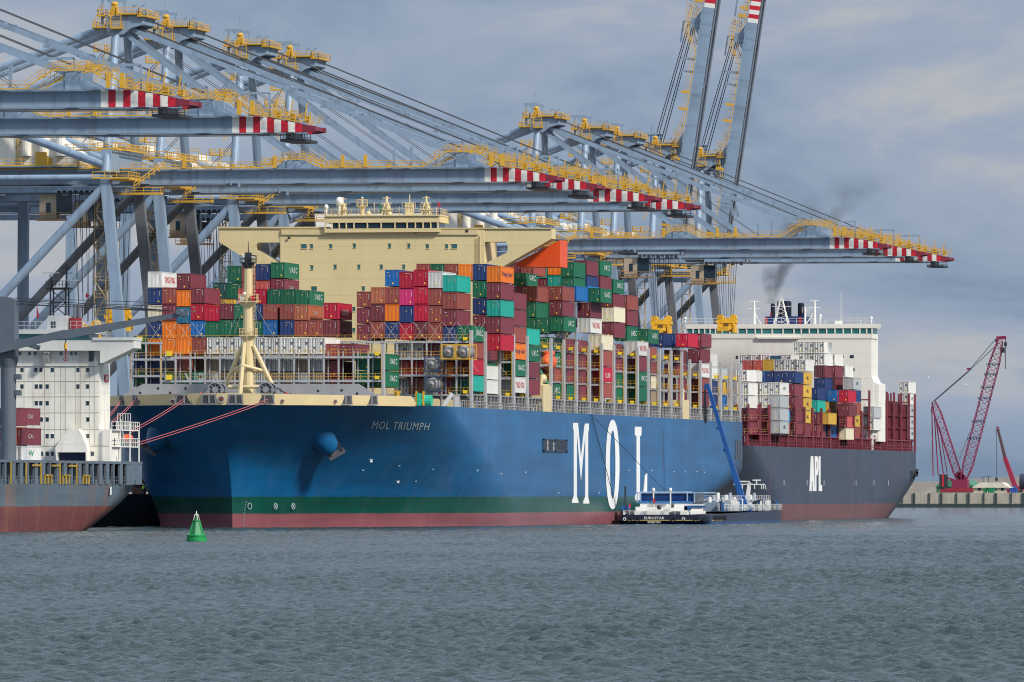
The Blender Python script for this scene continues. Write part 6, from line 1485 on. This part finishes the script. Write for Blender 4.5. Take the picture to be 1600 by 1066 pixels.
b = MB(); gbox(b, 970, 981, 790, 796.5, 1562, 3); gbox(b, 1069, 1101, 790, 793.5, 1564, 1.2); gbox(b, 1069, 1078, 793.5, 798, 1564, 1.2); b.build('work_boat_davit', mat('davit_blue', (0.02, 0.10, 0.30)), gdh)
b = MB(); x, z = gs(1022, 783, 1560.5); b.prism([(x - 0.15, z + 0.6), (x + 0.35, z), (x - 0.15, z - 0.7)], 'y', 1560.5, 1560.54); gbox(b, 982.5, 985, 787, 794, 1561.5, 0.3); b.build('flag', RED, gdh)
# cargo deck: trunk, pipes, tanks, railings
b = MB(); b.box(GX0 + 2.0, GX1 - 2.0, 1584, 1645, 2.3, 4.0); b.build('cargo_trunk', mat('trunk_steel_blue', (0.20, 0.27, 0.34), 0.5, 0.25, 0.5), barge)
rg = random.Random(9); b = MB()
for k in range(46):
    y = 1580 + k * 1.45; b.c = rg.choice((0, 0, 1, 2, 3)); h = rg.uniform(0.5, 2.0); x = GX1 - rg.uniform(0.4, 2.0); b.box(x - rg.uniform(0.3, 0.9), x, y, y + rg.uniform(0.3, 1.0), 2.4, 2.6 + h)
for k in range(5): z = 4.2 + 0.3 * (k % 3); b.c = k % 3; b.tube((GX1 - 3 - 2 * k, 1586, z), (GX1 - 3 - 2 * k, 1643, z), 0.2)
for k in range(9): b.c = 1; y = 1588 + k * 6; b.tube((GX0 + 3, y, 4.3), (GX1 - 2.2, y, 4.3), 0.2); b.tube((GX1 - 2.2, y, 4.3), (GX1 - 2.2, y, 2.6), 0.2)
for k in range(12): b.c = k % 2; y = 1585 + k * 4.9; b.tube((GX1 - 4.2, y, 4.0), (GX1 - 4.2, y, 5.0 + 0.4 * (k % 3)), 0.35, n=10)
b.build('deck_pipework', [WHT, mat('pipe_grey', (0.35, 0.37, 0.40), 0.4), mat('pipe_blue', (0.03, 0.12, 0.32)), DARK], barge)
b = MB(); b.rail([(GX1 - 0.15, 1577, 2.5), (GX1 - 0.15, 1648, 2.5)], 1.1, 1.6, 0.08); b.rail([(GX0 + 2, 1585, 4.0), (GX1 - 2, 1585, 4.0), (GX1 - 2, 1645, 4.0)], 1.2, 2.2, 0.09); b.build('deck_railing', mat('rail_pale', (0.6, 0.62, 0.62)), barge)
# white signal mast with cross-trees forward, bow winch
ms = lambda px, py, Y=1622: (X_at(px, Y), Y, Z_at(py, X_at(px, Y), Y))
b = MB(); b.beam(ms(1166, 797), ms(1171, 754), 0.9, 0.5, 0.6, 0.4); b.beam(ms(1153, 752.5), ms(1171, 752.5), 0.18, 0.25); b.beam(ms(1146, 757), ms(1195, 757), 0.16, 0.2); b.beam(ms(1176, 750.5), ms(1189, 750.5), 0.18, 0.25); b.tube(ms(1182, 757), ms(1182, 751), 0.12)
for px in (1156, 1160, 1179, 1190, 1193): b.tube(ms(px, 757), ms(px, 764), 0.09)
b.tube(ms(1195, 757), ms(1197, 765), 0.06); b.build('signal_mast', WHT, barge)
b = MB(); p = Vector((gm + 3, 1653, 2.4)); b.tube(p + Vector((-1, 0, 0.9)), p + Vector((1.2, 0, 0.9)), 0.8, n=12); b.box(p.x - 1.4, p.x + 1.5, 1652, 1654.5, 2.3, 3.0); b.build('anchor_winch', DARK, barge)
b = MB(); b.box(gm + 1, gm + 2.2, 1648, 1649, 2.4, 4.6); b.c = 1; b.box(gm + 0.6, gm + 2.6, 1647.6, 1649.3, 4.6, 5.1); b.build('deck_locker', [OW, WHT], barge)
# hose crane of the barge: long blue jib reaching up the blue ship's side
jb_ = lambda px, py: (X_at(px, 1612), 1612, Z_at(py, X_at(px, 1612), 1612))
b = MB(); p0, p1, p2 = Vector(jb_(1163, 790)), Vector(jb_(1146, 735)), Vector(jb_(1105, 600)); b.beam(p0, p1, 1.1, 1.2, 0.95, 1.0); b.beam(p1, p2, 0.8, 0.85, 0.6, 0.65); b.beam(p2, Vector(jb_(1101, 607)), 0.5, 0.6)
b.box(p0.x - 1.0, p0.x + 1.0, 1611, 1613, 2.3, p0.z); b.beam(p0 + Vector((0, 0, 0)), Vector(jb_(1176, 797)), 1.0, 0.9); b.beam(Vector(jb_(1157, 792)), Vector(jb_(1145, 742)), 0.25, 0.25)
for t in (0.25, 0.5, 0.75): q = p1.lerp(p2, t); b.box(q.x - 0.75, q.x - 0.3, 1611.7, 1612.3, q.z - 0.5, q.z)
b.build('hose_crane', mat('jib_blue', (0.012, 0.085, 0.29), 0.4), barge)
b = MB(); P = [jb_(1101.5, 608), jb_(1100.5, 625), jb_(1100.3, 645), jb_(1101, 658), jb_(1102.5, 662), jb_(1103.6, 655), jb_(1103.4, 640), jb_(1102.6, 628), jb_(1102, 612)]; b.path([Vector(p) for p in P], 0.16, 6); b.build('fuel_hose', DARK, barge)
b = MB(); b.tube(jb_(1131, 705), ms(1199, 793), 0.05, n=4); b.tube(ms(1148, 758), ms(1144, 792), 0.05, n=4); b.build('stay_wire', WIRE, barge)
for px0, py0, px1, py1, lab in ((923, 648, 962, 790, 'thin black line from ship deck down to barge stern, steeper of two'), (923, 648, 1062, 791, 'thin black line from ship deck down across the white letters to barge wheelhouse')):
    Ya = Y_at(px0, PX); b = MB(); e = qp(px1, py1, 1562 if px1 < 1000 else 1575); b.tube((PX + 0.15, Ya, Z_at(py0, PX, Ya)), e, 0.06, n=4)
    tag(b.build('mooring_line', WIRE), lab, 'rope', 'lines from blue ship to barge')
# ------------------------------------------------------------------ green buoy
BYd = FPX * EYE / (847 - HORIZ); xcb = (307 - 800) / FPX * BYd; bx, by = xcb * CP - BYd * SP, xcb * SP + BYd * CP
buoy = thing('channel_buoy', (bx, by, 0), 'green cone topped channel buoy floating in front of the blue bow', 'buoy')
GR = mat('buoy_green', (0.005, 0.26, 0.065), 0.5, 0.25, 1.2, streak=0.5, dirt=(0.05, 0.10, 0.06))
s_ = BYd / FPX; zz = lambda py: (847 - py) * s_
b = MB(); b.lathe((bx, by, 0), [(1.1, -0.8), (16.0 * s_, -0.3), (16.2 * s_, zz(842)), (15.2 * s_, zz(841.6)), (15.4 * s_, zz(838)), (16.0 * s_, zz(837.6)), (16.0 * s_, zz(836)), (13.0 * s_, zz(835.4))], 20); b.build('float', GR, buoy)
b = MB()
for k in range(6):
    t0 = math.pi / 6 + k * math.pi / 3; t1 = t0 + math.pi / 3
    c = [(math.cos(t) , math.sin(t)) for t in (t0, t1)]
    vs = [(bx + c[0][0] * 12 * s_, by + c[0][1] * 12 * s_, zz(836)), (bx + c[1][0] * 12 * s_, by + c[1][1] * 12 * s_, zz(836)), (bx + c[1][0] * 5.4 * s_, by + c[1][1] * 5.4 * s_, zz(814)), (bx + c[0][0] * 5.4 * s_, by + c[0][1] * 5.4 * s_, zz(814))]
    b.add(vs, [(0, 1, 2, 3)]); b.beam(vs[0], vs[3], 0.10, 0.10)
b.lathe((bx, by, 0), [(5.5 * s_, zz(815)), (6.4 * s_, zz(814.4)), (6.4 * s_, zz(813.2)), (0.0, zz(813))], 12)
b.tube((bx, by, zz(813)), (bx, by, zz(806)), 2.6 * s_, 1.6 * s_); b.build('cone_body', GR, buoy)
b = MB()
for k in range(4): t = k * math.pi / 2 + 0.5; p = Vector((bx + math.cos(t) * 4.6 * s_, by + math.sin(t) * 4.6 * s_, zz(813))); q = Vector((bx + math.cos(t) * 3.2 * s_, by + math.sin(t) * 3.2 * s_, zz(805))); b.tube(p, q, 0.035); b.tube(q, (bx, by, zz(803)), 0.035)
b.tube((bx, by, zz(806)), (bx, by, zz(798.6)), 0.10, 0.04); b.build('lantern', WHT, buoy)
# ------------------------------------------------------------------ people and a van on the quay between the bows
VY = 1446.0; vx = lambda px: X_at(px, VY); VZ = QZ + 0.01
van = thing('mooring_van', (vx(236), VY + 4, VZ), 'dark van with yellow beacons on the quay between the two bows', 'van')
b = MB(); x0, x1 = vx(225), vx(245); b.prism([(x0, VZ + 0.35), (x1, VZ + 0.35), (x1, VZ + 1.9), (x1 - 0.15, VZ + 2.2), (x0 + 0.15, VZ + 2.2), (x0, VZ + 1.9)], 'y', VY + 3, VY + 8); b.build('body', mat('van_navy', (0.03, 0.045, 0.07)), van)
b = MB(); b.box(x0 + 0.2, x1 - 0.2, VY + 2.96, VY + 3, VZ + 1.15, VZ + 1.9); b.build('windscreen', mat('van_glass', (0.05, 0.09, 0.10), 0.1), van)
b = MB(); b.box(x0 - 0.05, x1 + 0.05, VY + 2.9, VY + 3.02, VZ + 0.9, VZ + 1.05); b.box(x0, x1, VY + 2.9, VY + 3.02, VZ + 2.22, VZ + 2.32); b.build('trim', WHT, van)
for x in (x0 + 0.35, x1 - 0.35): b = MB(); b.lathe((x, VY + 3.4, VZ + 2.2), [(0.24, 0), (0.24, 0.25), (0.12, 0.36)], 10); b.build('beacon', YEL, van)
for x in (x0 + 0.1, x1 - 0.1):
    for yy in (VY + 3.9, VY + 7): b = MB(); b.tube((x - 0.1, yy, VZ + 0.34), (x + 0.1, yy, VZ + 0.34), 0.34, n=12); b.build('wheel', DARK, van)
def person(px, dy, lab, vest, turn):
    # skin-grown figure: pelvis root, spine, head, arms bent at the elbow, legs; vest and helmet on top
    X, Y, Z = vx(px), VY + dy, VZ; sn, cs = math.sin(turn), math.cos(turn)
    P = [(0, 0, .95, .15), (0, 0, 1.2, .15), (0, 0, 1.42, .17), (0, 0, 1.53, .07), (0, -.01, 1.66, .105), (.1, 0, .9, .10), (.12, -.02, .5, .075), (.12, 0, .09, .05), (.12, -.12, .05, .045), (-.1, 0, .9, .10), (-.13, .03, .5, .075), (-.13, .04, .09, .05), (-.13, -.08, .05, .045),
         (.2, 0, 1.42, .065), (.27, -.02, 1.14, .052), (.22, -.2, .98, .042), (.2, -.27, .96, .04), (-.2, 0, 1.42, .065), (-.27, .01, 1.14, .052), (-.26, -.12, .92, .042), (-.26, -.17, .86, .04)]
    E = [(0, 1), (1, 2), (2, 3), (3, 4), (0, 5), (5, 6), (6, 7), (7, 8), (0, 9), (9, 10), (10, 11), (11, 12), (2, 13), (13, 14), (14, 15), (15, 16), (2, 17), (17, 18), (18, 19), (19, 20)]
    me = bpy.data.meshes.new('person'); me.from_pydata([(x * cs - y * sn, x * sn + y * cs, z) for x, y, z, r in P], E, [])
    o = bpy.data.objects.new('person', me); C.objects.link(o); o.location = (X, Y, Z); WORLD_LOC[o.name] = (X, Y, Z)
    md = o.modifiers.new('skin', 'SKIN'); o.modifiers.new('smooth', 'SUBSURF').levels = 1
    if not me.skin_vertices: me.skin_vertices.new() if hasattr(me.skin_vertices, 'new') else None
    if me.skin_vertices:
        for i, (x, y, z, r) in enumerate(P): me.skin_vertices[0].data[i].radius = (r, r)
        me.skin_vertices[0].data[0].use_root = True
    me.materials.append(mat('work_clothes_navy', (0.02, 0.025, 0.05), 0.8)); tag(o, lab, 'person')
    b = MB(); b.lathe((X, Y, Z), [(0.17, 0.95), (0.215, 1.1), (0.225, 1.35), (0.2, 1.46), (0.1, 1.5)], 12); b.build('vest', vest, o)
    b = MB(); b.lathe((X, Y, Z), [(0.15, 1.68), (0.135, 1.75), (0.09, 1.81), (0.0, 1.83)], 12); b.build('helmet', WHT, o)
person(222, 1.0, 'person in a yellow-green vest standing left of the van between the bows', mat('vest_lime', (0.45, 0.75, 0.03)), 0.3)
person(231.5, 0.6, 'person in a green vest standing in front of the dark van', mat('vest_green', (0.08, 0.6, 0.12)), -0.5)
b = MB(); x = vx(209)
for k in range(5): b.tube((x + 0.3 * k - 0.5, VY + 3 + 0.3 * k, VZ), (x + 0.3 * k - 0.5, VY + 3 + 0.3 * k, VZ + 2.2 + 0.5 * (k % 3)), 0.28, n=10)
b.box(x - 0.9, x + 1.1, VY + 2.6, VY + 4.6, VZ, VZ + 1.2); tag(b.build('bollard_machinery', mat('rusty_brown', (0.10, 0.05, 0.035), 0.8, 0.4, 1.5)), 'rust brown quick release mooring hooks on the quay beside the feeder stern', 'mooring hook')
# ------------------------------------------------------------------ far shore: crawler crane, mobile crane, sheds
FY2 = FQY + 60
fp = lambda px, py, Y=FY2: Vector((X_at(px, Y), Y, Z_at(py, X_at(px, Y), Y)))
CRM = mat('crawler_red', (0.22, 0.016, 0.062), 0.5, 0.1)
cc = thing('crawler_crane', (fp(1500, 0).x, FY2, 6), 'tall magenta lattice crawler crane with a V of two booms on the far quay', 'crawler crane')
def lattice(b, p, q, w0, w1, n, wm=None):
    d = (q - p).normalized(); a = Vector((0, 1, 0)); c = d.cross(a).normalized(); W = wm or w0
    def wd(t): return (w0 + (W - w0) * min(1, t / 0.12)) if t < 0.12 else (W if t < 0.86 else W + (w1 - W) * (t - 0.86) / 0.14)
    pt = lambda t, i, j: p.lerp(q, t) + c * (wd(t) / 2 * i) + a * (wd(t) / 2 * j)
    for k in range(n):
        t0, t1 = k / n, (k + 1) / n
        for i in (-1, 1):
            for j in (-1, 1): b.beam(pt(t0, i, j), pt(t1, i, j), 0.32)
        s = 1 if k % 2 else -1
        b.beam(pt(t0, -s, -1), pt(t1, s, -1), 0.2); b.beam(pt(t0, s, 1), pt(t1, -s, 1), 0.2); b.beam(pt(t0, 1, -s), pt(t1, 1, s), 0.16); b.beam(pt(t0, -1, -s), pt(t1, -1, s), 0.16); b.beam(pt(t1, -1, -1), pt(t1, 1, -1), 0.14)
b = MB(); lattice(b, fp(1505, 755), fp(1563, 532), 1.4, 2.0, 26, 4.1); bm = b.build('main_boom', CRM, cc)
b = MB()
for t in (0.30, 0.42, 0.58, 0.66, 0.75, 0.82): q = fp(1505, 755).lerp(fp(1563, 532), t); d_ = (fp(1563, 532) - fp(1505, 755)).normalized(); b.rail([q + Vector((-2.6, -2.4, 0)), q + Vector((2.6, -2.4, 0))], 1.2, 1.3, 0.2)
b.build('boom_walkway', mat('walkway_navy', (0.03, 0.04, 0.08)), bm)
b = MB(); b.beam(fp(1557, 528.5), fp(1572, 527.5), 1.4, 1.4); b.beam(fp(1556, 530), fp(1558, 538), 0.8, 0.8); b.c = 1; b.box(fp(1566, 0).x - 0.8, fp(1566, 0).x + 1.0, FY2 - 1, FY2 + 1, fp(0, 556).z, fp(0, 548).z); b.tube(fp(1571, 530), fp(1571, 577), 0.16, n=5); b.box(fp(1571, 0).x - 0.6, fp(1571, 0).x + 0.6, FY2 - .5, FY2 + .5, fp(0, 546).z, fp(0, 540).z); b.build('boom_head', [CRM, DARK], bm)
b = MB(); lattice(b, fp(1501, 755), fp(1459, 628), 1.6, 1.6, 14, 3.0); ma = b.build('derrick_mast', CRM, cc)
b = MB()
for o_ in (-0.7, 0.7): b.tube(fp(1459, 627) + Vector((0, o_, 0)), fp(1513, 580.5) + Vector((0, o_, 0)), 0.28, n=5)
for o_, ey in ((-0.7, 530), (0.7, 540)): b.tube(fp(1513, 580.5) + Vector((0, o_, 0)), fp(1556, ey) + Vector((0, o_, 0)), 0.17, n=5)
b.build('boom_pendant', mat('pendant_slate', (0.09, 0.10, 0.14)), ma)
b = MB(); b.box(fp(1511, 0).x, fp(1516, 0).x, FY2 - 1.2, FY2 + 1.2, fp(0, 582).z, fp(0, 579).z)
for a, c in (((1456, 640), (1458, 744)), ((1460, 650), (1466, 743)), ((1462, 652), (1474, 741)), ((1468, 668), (1480, 740)), ((1457, 628), (1455, 645))): b.tube(fp(*a), fp(*c), 0.26 if a[0] < 1464 else 0.2, n=5)
b.tube(fp(1499, 718), fp(1515, 675), 0.1, n=4); b.build('mast_rope', CRM, ma)
b = MB(); b.box(fp(1489, 0).x, fp(1513, 0).x, FY2 - 3, FY2 + 3, fp(0, 763).z, fp(0, 750).z); b.prism([(fp(1480, 0).x, fp(0, 746).z), (fp(1500, 0).x, fp(0, 752).z), (fp(1512, 0).x, fp(0, 758).z), (fp(1500, 0).x, fp(0, 764).z)], 'y', FY2 - 2, FY2 + 2)
for k in range(3): q = fp(1498 + k * 3, 742 + k * 3); b.tube(q, q + Vector((0, 2, 0)), 1.5, n=10)
b.build('machinery_deck', CRM, cc)
b = MB(); b.box(fp(1469, 0).x, fp(1480, 0).x, FY2 - 3, FY2 + 3, fp(0, 761).z, fp(0, 742).z); b.c = 1; b.box(fp(1473.5, 0).x, fp(1476, 0).x, FY2 - 3.1, FY2 - 3, fp(0, 761).z, fp(0, 742).z); b.build('counterweight', [DARK, RED], cc)
b = MB()
for yy in (-4.5, 3.0): 
    b.prism([(fp(1470, 0).x, 6.3), (fp(1529, 0).x, 6.3), (fp(1530, 0).x, 7.0), (fp(1526, 0).x, 8.0), (fp(1490, 0).x, 8.3), (fp(1471, 0).x, 7.6)], 'y', FY2 + yy, FY2 + yy + 1.8)
b.build('crawler_track', mat('track_red', (0.24, 0.014, 0.032), 0.6), cc)
mc = thing('mobile_crane', (fp(1590, 0).x, FY2 + 15, 6), 'small red mobile crane with a telescopic jib at the right edge of the far quay', 'mobile crane')
fm = lambda px, py: fp(px, py, FY2 + 15)
b = MB(); b.beam(fm(1586, 760), fm(1570, 715), 2.0, 2.0, 1.7, 1.7); b.c = 1; b.beam(fm(1571, 718), fm(1559, 670), 1.3, 1.3, 1.0, 1.0); b.c = 0; b.beam(fm(1557, 667.5), fm(1561, 668.5), 0.7, 0.7); b.build('telescopic_jib', [mat('crane_red', (0.30, 0.016, 0.05)), mat('jib_dark', (0.10, 0.05, 0.06))], mc)
b = MB(); b.tube(fm(1557, 668), fm(1557, 752), 0.1, n=4); b.box(fm(1557, 0).x - 0.5, fm(1557, 0).x + 0.5, FY2 + 14.5, FY2 + 15.5, fm(0, 752).z, fm(0, 747).z); b.build('hook_block', DARK, mc)
b = MB(); b.box(fm(1576, 0).x, fm(1612, 0).x, FY2 + 13, FY2 + 17, 7.2, 9.0); b.c = 1
for px in (1579, 1583, 1590, 1596, 1603, 1608): q = fm(px, 0); b.tube((q.x, FY2 + 12.8, 6.8), (q.x, FY2 + 13.6, 6.8), 0.75, n=12)
b.c = 2; b.box(fm(1578, 0).x, fm(1589, 0).x, FY2 + 12.6, FY2 + 13, 6.3, fm(0, 763).z + 0.8); b.build('carrier', [mat('crane_red', (0.30, 0.016, 0.05)), DARK, mat('cab_blue', (0.02, 0.10, 0.35))], mc)
def shed(px0, px1, py0, py1, Y, m, mr, lab, dpt=14):
    t = thing('shed', (X_at((px0 + px1) / 2, Y), Y, 6), lab, 'shed'); a = fp(px0, py1, Y); c = fp(px1, py0, Y); h = c.z - 6.0
    b = MB(); b.box(a.x, c.x, Y, Y + dpt, 5.9, 6 + h * 0.55); b.build('wall', m, t)
    b = MB(); b.prism([(a.x - 0.6, 6 + h * 0.5), (c.x + 0.6, 6 + h * 0.5), (c.x - (c.x - a.x) * 0.2, 6 + h), (a.x + (c.x - a.x) * 0.2, 6 + h)], 'y', Y - 0.8, Y + dpt + 0.8); b.build('roof', mr, t)
    b = MB(); w_ = c.x - a.x
    for k in range(4): b.box(a.x + w_ * (0.12 + 0.22 * k), a.x + w_ * (0.12 + 0.22 * k) + 1.4, Y - 0.06, Y, 7.0, 8.2)
    b.build('window', GLASS, t)
shed(1521, 1576, 754, 770, FQY + 30, mat('shed_cream', (0.50, 0.44, 0.32)), mat('shed_roof', (0.62, 0.57, 0.45)), 'low cream shed with a pale hipped roof beside the crawler crane')
shed(1463, 1520, 750.5, 770, FQY + 130, mat('shed_green', (0.05, 0.17, 0.10)), mat('shed_green', ()), 'long dark green shed behind the crawler crane counterweight', 30)
b = MB(); q0, q1 = fp(1594, 0, FQY + 40), fp(1640, 0, FQY + 40); zc = (fp(1594, 740, FQY + 40).z + fp(1594, 765, FQY + 40).z) / 2; b.tube((q0.x, FQY + 40, zc), (q1.x, FQY + 40, zc), 3.3, n=18); b.box(q0.x + 2, q1.x, FQY + 38, FQY + 42, 6, zc - 2.6)
tag(b.build('storage_cylinder', mat('cylinder_navy', (0.02, 0.03, 0.06))), 'dark navy cylinder on its side, cut by the right edge above the far quay', 'tank')
for n, (px0, px1, py0, c_, lab) in enumerate(((1536, 1541, 763.5, (0.01, 0.28, 0.09), 'bright green skip beside the shed on the far quay, left of two'), (1543, 1554, 762, (0.01, 0.22, 0.10), 'bright green skip beside the shed on the far quay, wider of two'), (1578, 1589, 762.5, (0.02, 0.09, 0.33), 'dark blue skip in front of the mobile crane'), (1573, 1577, 764, (0.30, 0.02, 0.12), 'small crimson box between the green skip and the blue skip'))):
    a, c = fp(px0, 770, FQY + 14), fp(px1, py0, FQY + 14); b = MB(); wx = (c.x - a.x)
    b.prism([(a.x + wx * 0.08, 6.0), (c.x - wx * 0.08, 6.0), (c.x, c.z), (a.x, c.z)], 'y', FQY + 14, FQY + 17); b.box(a.x - 0.1, c.x + 0.1, FQY + 13.9, FQY + 14.05, c.z - 0.25, c.z)
    for k in range(3): x = a.x + wx * (0.2 + 0.3 * k); b.box(x, x + 0.15, FQY + 13.88, FQY + 14, 6.1, c.z - 0.2)
    tag(b.build('skip', mat('skip_%d' % n, c_)), lab, 'skip')
for n, (px, py) in enumerate(((1536, 745.5), (1544.5, 744.5))):
    t = thing('lamp_post', (X_at(px, 3700), 3700, 6), ('street lamp with a double arm on the far shore, left of two', 'street lamp with a double arm on the far shore, right of two')[n], 'lamp post')
    q = fp(px, py, 3700); b = MB(); b.tube((q.x, 3700, 6), q, 0.14); b.build('pole', DARK, t); b = MB(); b.beam(q + Vector((-1.2, 0, 0)), q + Vector((1.2, 0, 0)), 0.2); b.build('lamp_arm', DARK, t)
# ------------------------------------------------------------------ gulls
def gull(px, py, Y, lab, s=1.0, a=0.3):
    p = fp(px, py, Y); b = MB()
    b.ball(p, 0.13 * s, 8, 5, (2.6, 1, 1))
    for k in (-1, 1):
        b.add([p + Vector((-0.12, 0, 0.03)) * s, p + Vector((0.14, 0, 0.03)) * s, p + Vector((0.10 + 0.2 * k, k * 0.1, 0.32 + a)) * s, p + Vector((-0.08 + 0.2 * k, k * 0.1, 0.30 + a)) * s], [(0, 1, 2, 3)])
        b.add([p + Vector((0.10 + 0.2 * k, k * 0.1, 0.32 + a)) * s, p + Vector((-0.08 + 0.2 * k, k * 0.1, 0.30 + a)) * s, p + Vector((0.62 * k, k * 0.2, 0.22 + a)) * s], [(0, 1, 2)])
    tag(b.build('seagull', WHT), lab, 'seagull', 'gulls over the harbour')
gull(1450, 590, 3000, 'white gull gliding beside the crawler crane pendant, higher of two', 1.2, 0); gull(1509, 602, 2800, 'white gull gliding just right of the crawler crane derrick, lower of two', 1.2, 0.1)
gull(580, 722, 1300, 'small white gull against the blue bow under the ship name', 0.75)
gull(622, 754, 1300, 'small white gull low against the blue bow', 0.7, 0.1)
# ------------------------------------------------------------------ funnel smoke
def smoke():
    m = bpy.data.materials.new('funnel_smoke'); m.use_nodes = True; n = m.node_tree.nodes; l = m.node_tree.links.new; n.clear()
    o = n.new('ShaderNodeOutputMaterial'); v = n.new('ShaderNodeVolumePrincipled'); v.inputs['Color'].default_value = (0.12, 0.11, 0.12, 1)
    tc = n.new('ShaderNodeTexCoord'); z = n.new('ShaderNodeTexNoise'); z.inputs['Scale'].default_value = 0.14; z.inputs['Detail'].default_value = 5; l(tc.outputs['Object'], z.inputs['Vector'])
    g = n.new('ShaderNodeSeparateXYZ'); l(tc.outputs['Object'], g.inputs[0])
    # plume: centre line drifts right as it rises, gets wider and thinner
    def math_(op, a, b_=None, c=None):
        k = n.new('ShaderNodeMath'); k.operation = op
        for i, q in enumerate((a, b_, c)):
            if q is None: continue
            if isinstance(q, (int, float)): k.inputs[i].default_value = q
            else: l(q, k.inputs[i])
        return k.outputs[0]
    zz_ = g.outputs[2]
    cx = math_('MULTIPLY', math_('POWER', math_('MAXIMUM', zz_, 0.01), 2.25), 0.012)
    rad = math_('MULTIPLY_ADD', zz_, 0.30, 1.5)
    dx = math_('DIVIDE', math_('SUBTRACT', g.outputs[0], cx), rad); dy = math_('DIVIDE', g.outputs[1], rad)
    r2 = math_('ADD', math_('MULTIPLY', dx, dx), math_('MULTIPLY', dy, dy))
    f = math_('MAXIMUM', math_('SUBTRACT', 1.0, r2), 0)
    den = math_('MULTIPLY', f, math_('MAXIMUM', math_('MULTIPLY_ADD', z.outputs[0], 5.0, -2.1), 0))
    fall = math_('DIVIDE', 1.0, math_('ADD', 1.0, math_('MULTIPLY', math_('MULTIPLY', zz_, zz_), 0.010)))
    top_ = math_('MINIMUM', 1.0, math_('MAXIMUM', math_('MULTIPLY_ADD', zz_, -0.075, 2.35), 0.0))
    l(math_('MULTIPLY', math_('MULTIPLY', math_('MULTIPLY', den, fall), top_), 0.62), v.inputs['Density']); l(v.outputs[0], o.inputs['Volume'])
    X = X_at(1202.5, FY); zb = fz_(474)
    b = MB(); b.prism([(X - 2.2, zb), (X + 2.2, zb), (X + 26, zb + 20), (X + 44, zb + 32), (X + 12, zb + 32), (X - 8, zb + 20)], 'y', FY - 8, FY + 14)
    o_ = b.build('smoke', m, origin=(X, FY + 3, zb)); tag(o_, 'dark smoke drifting up from the grey ship funnel', 'smoke', kind='stuff')
smoke()
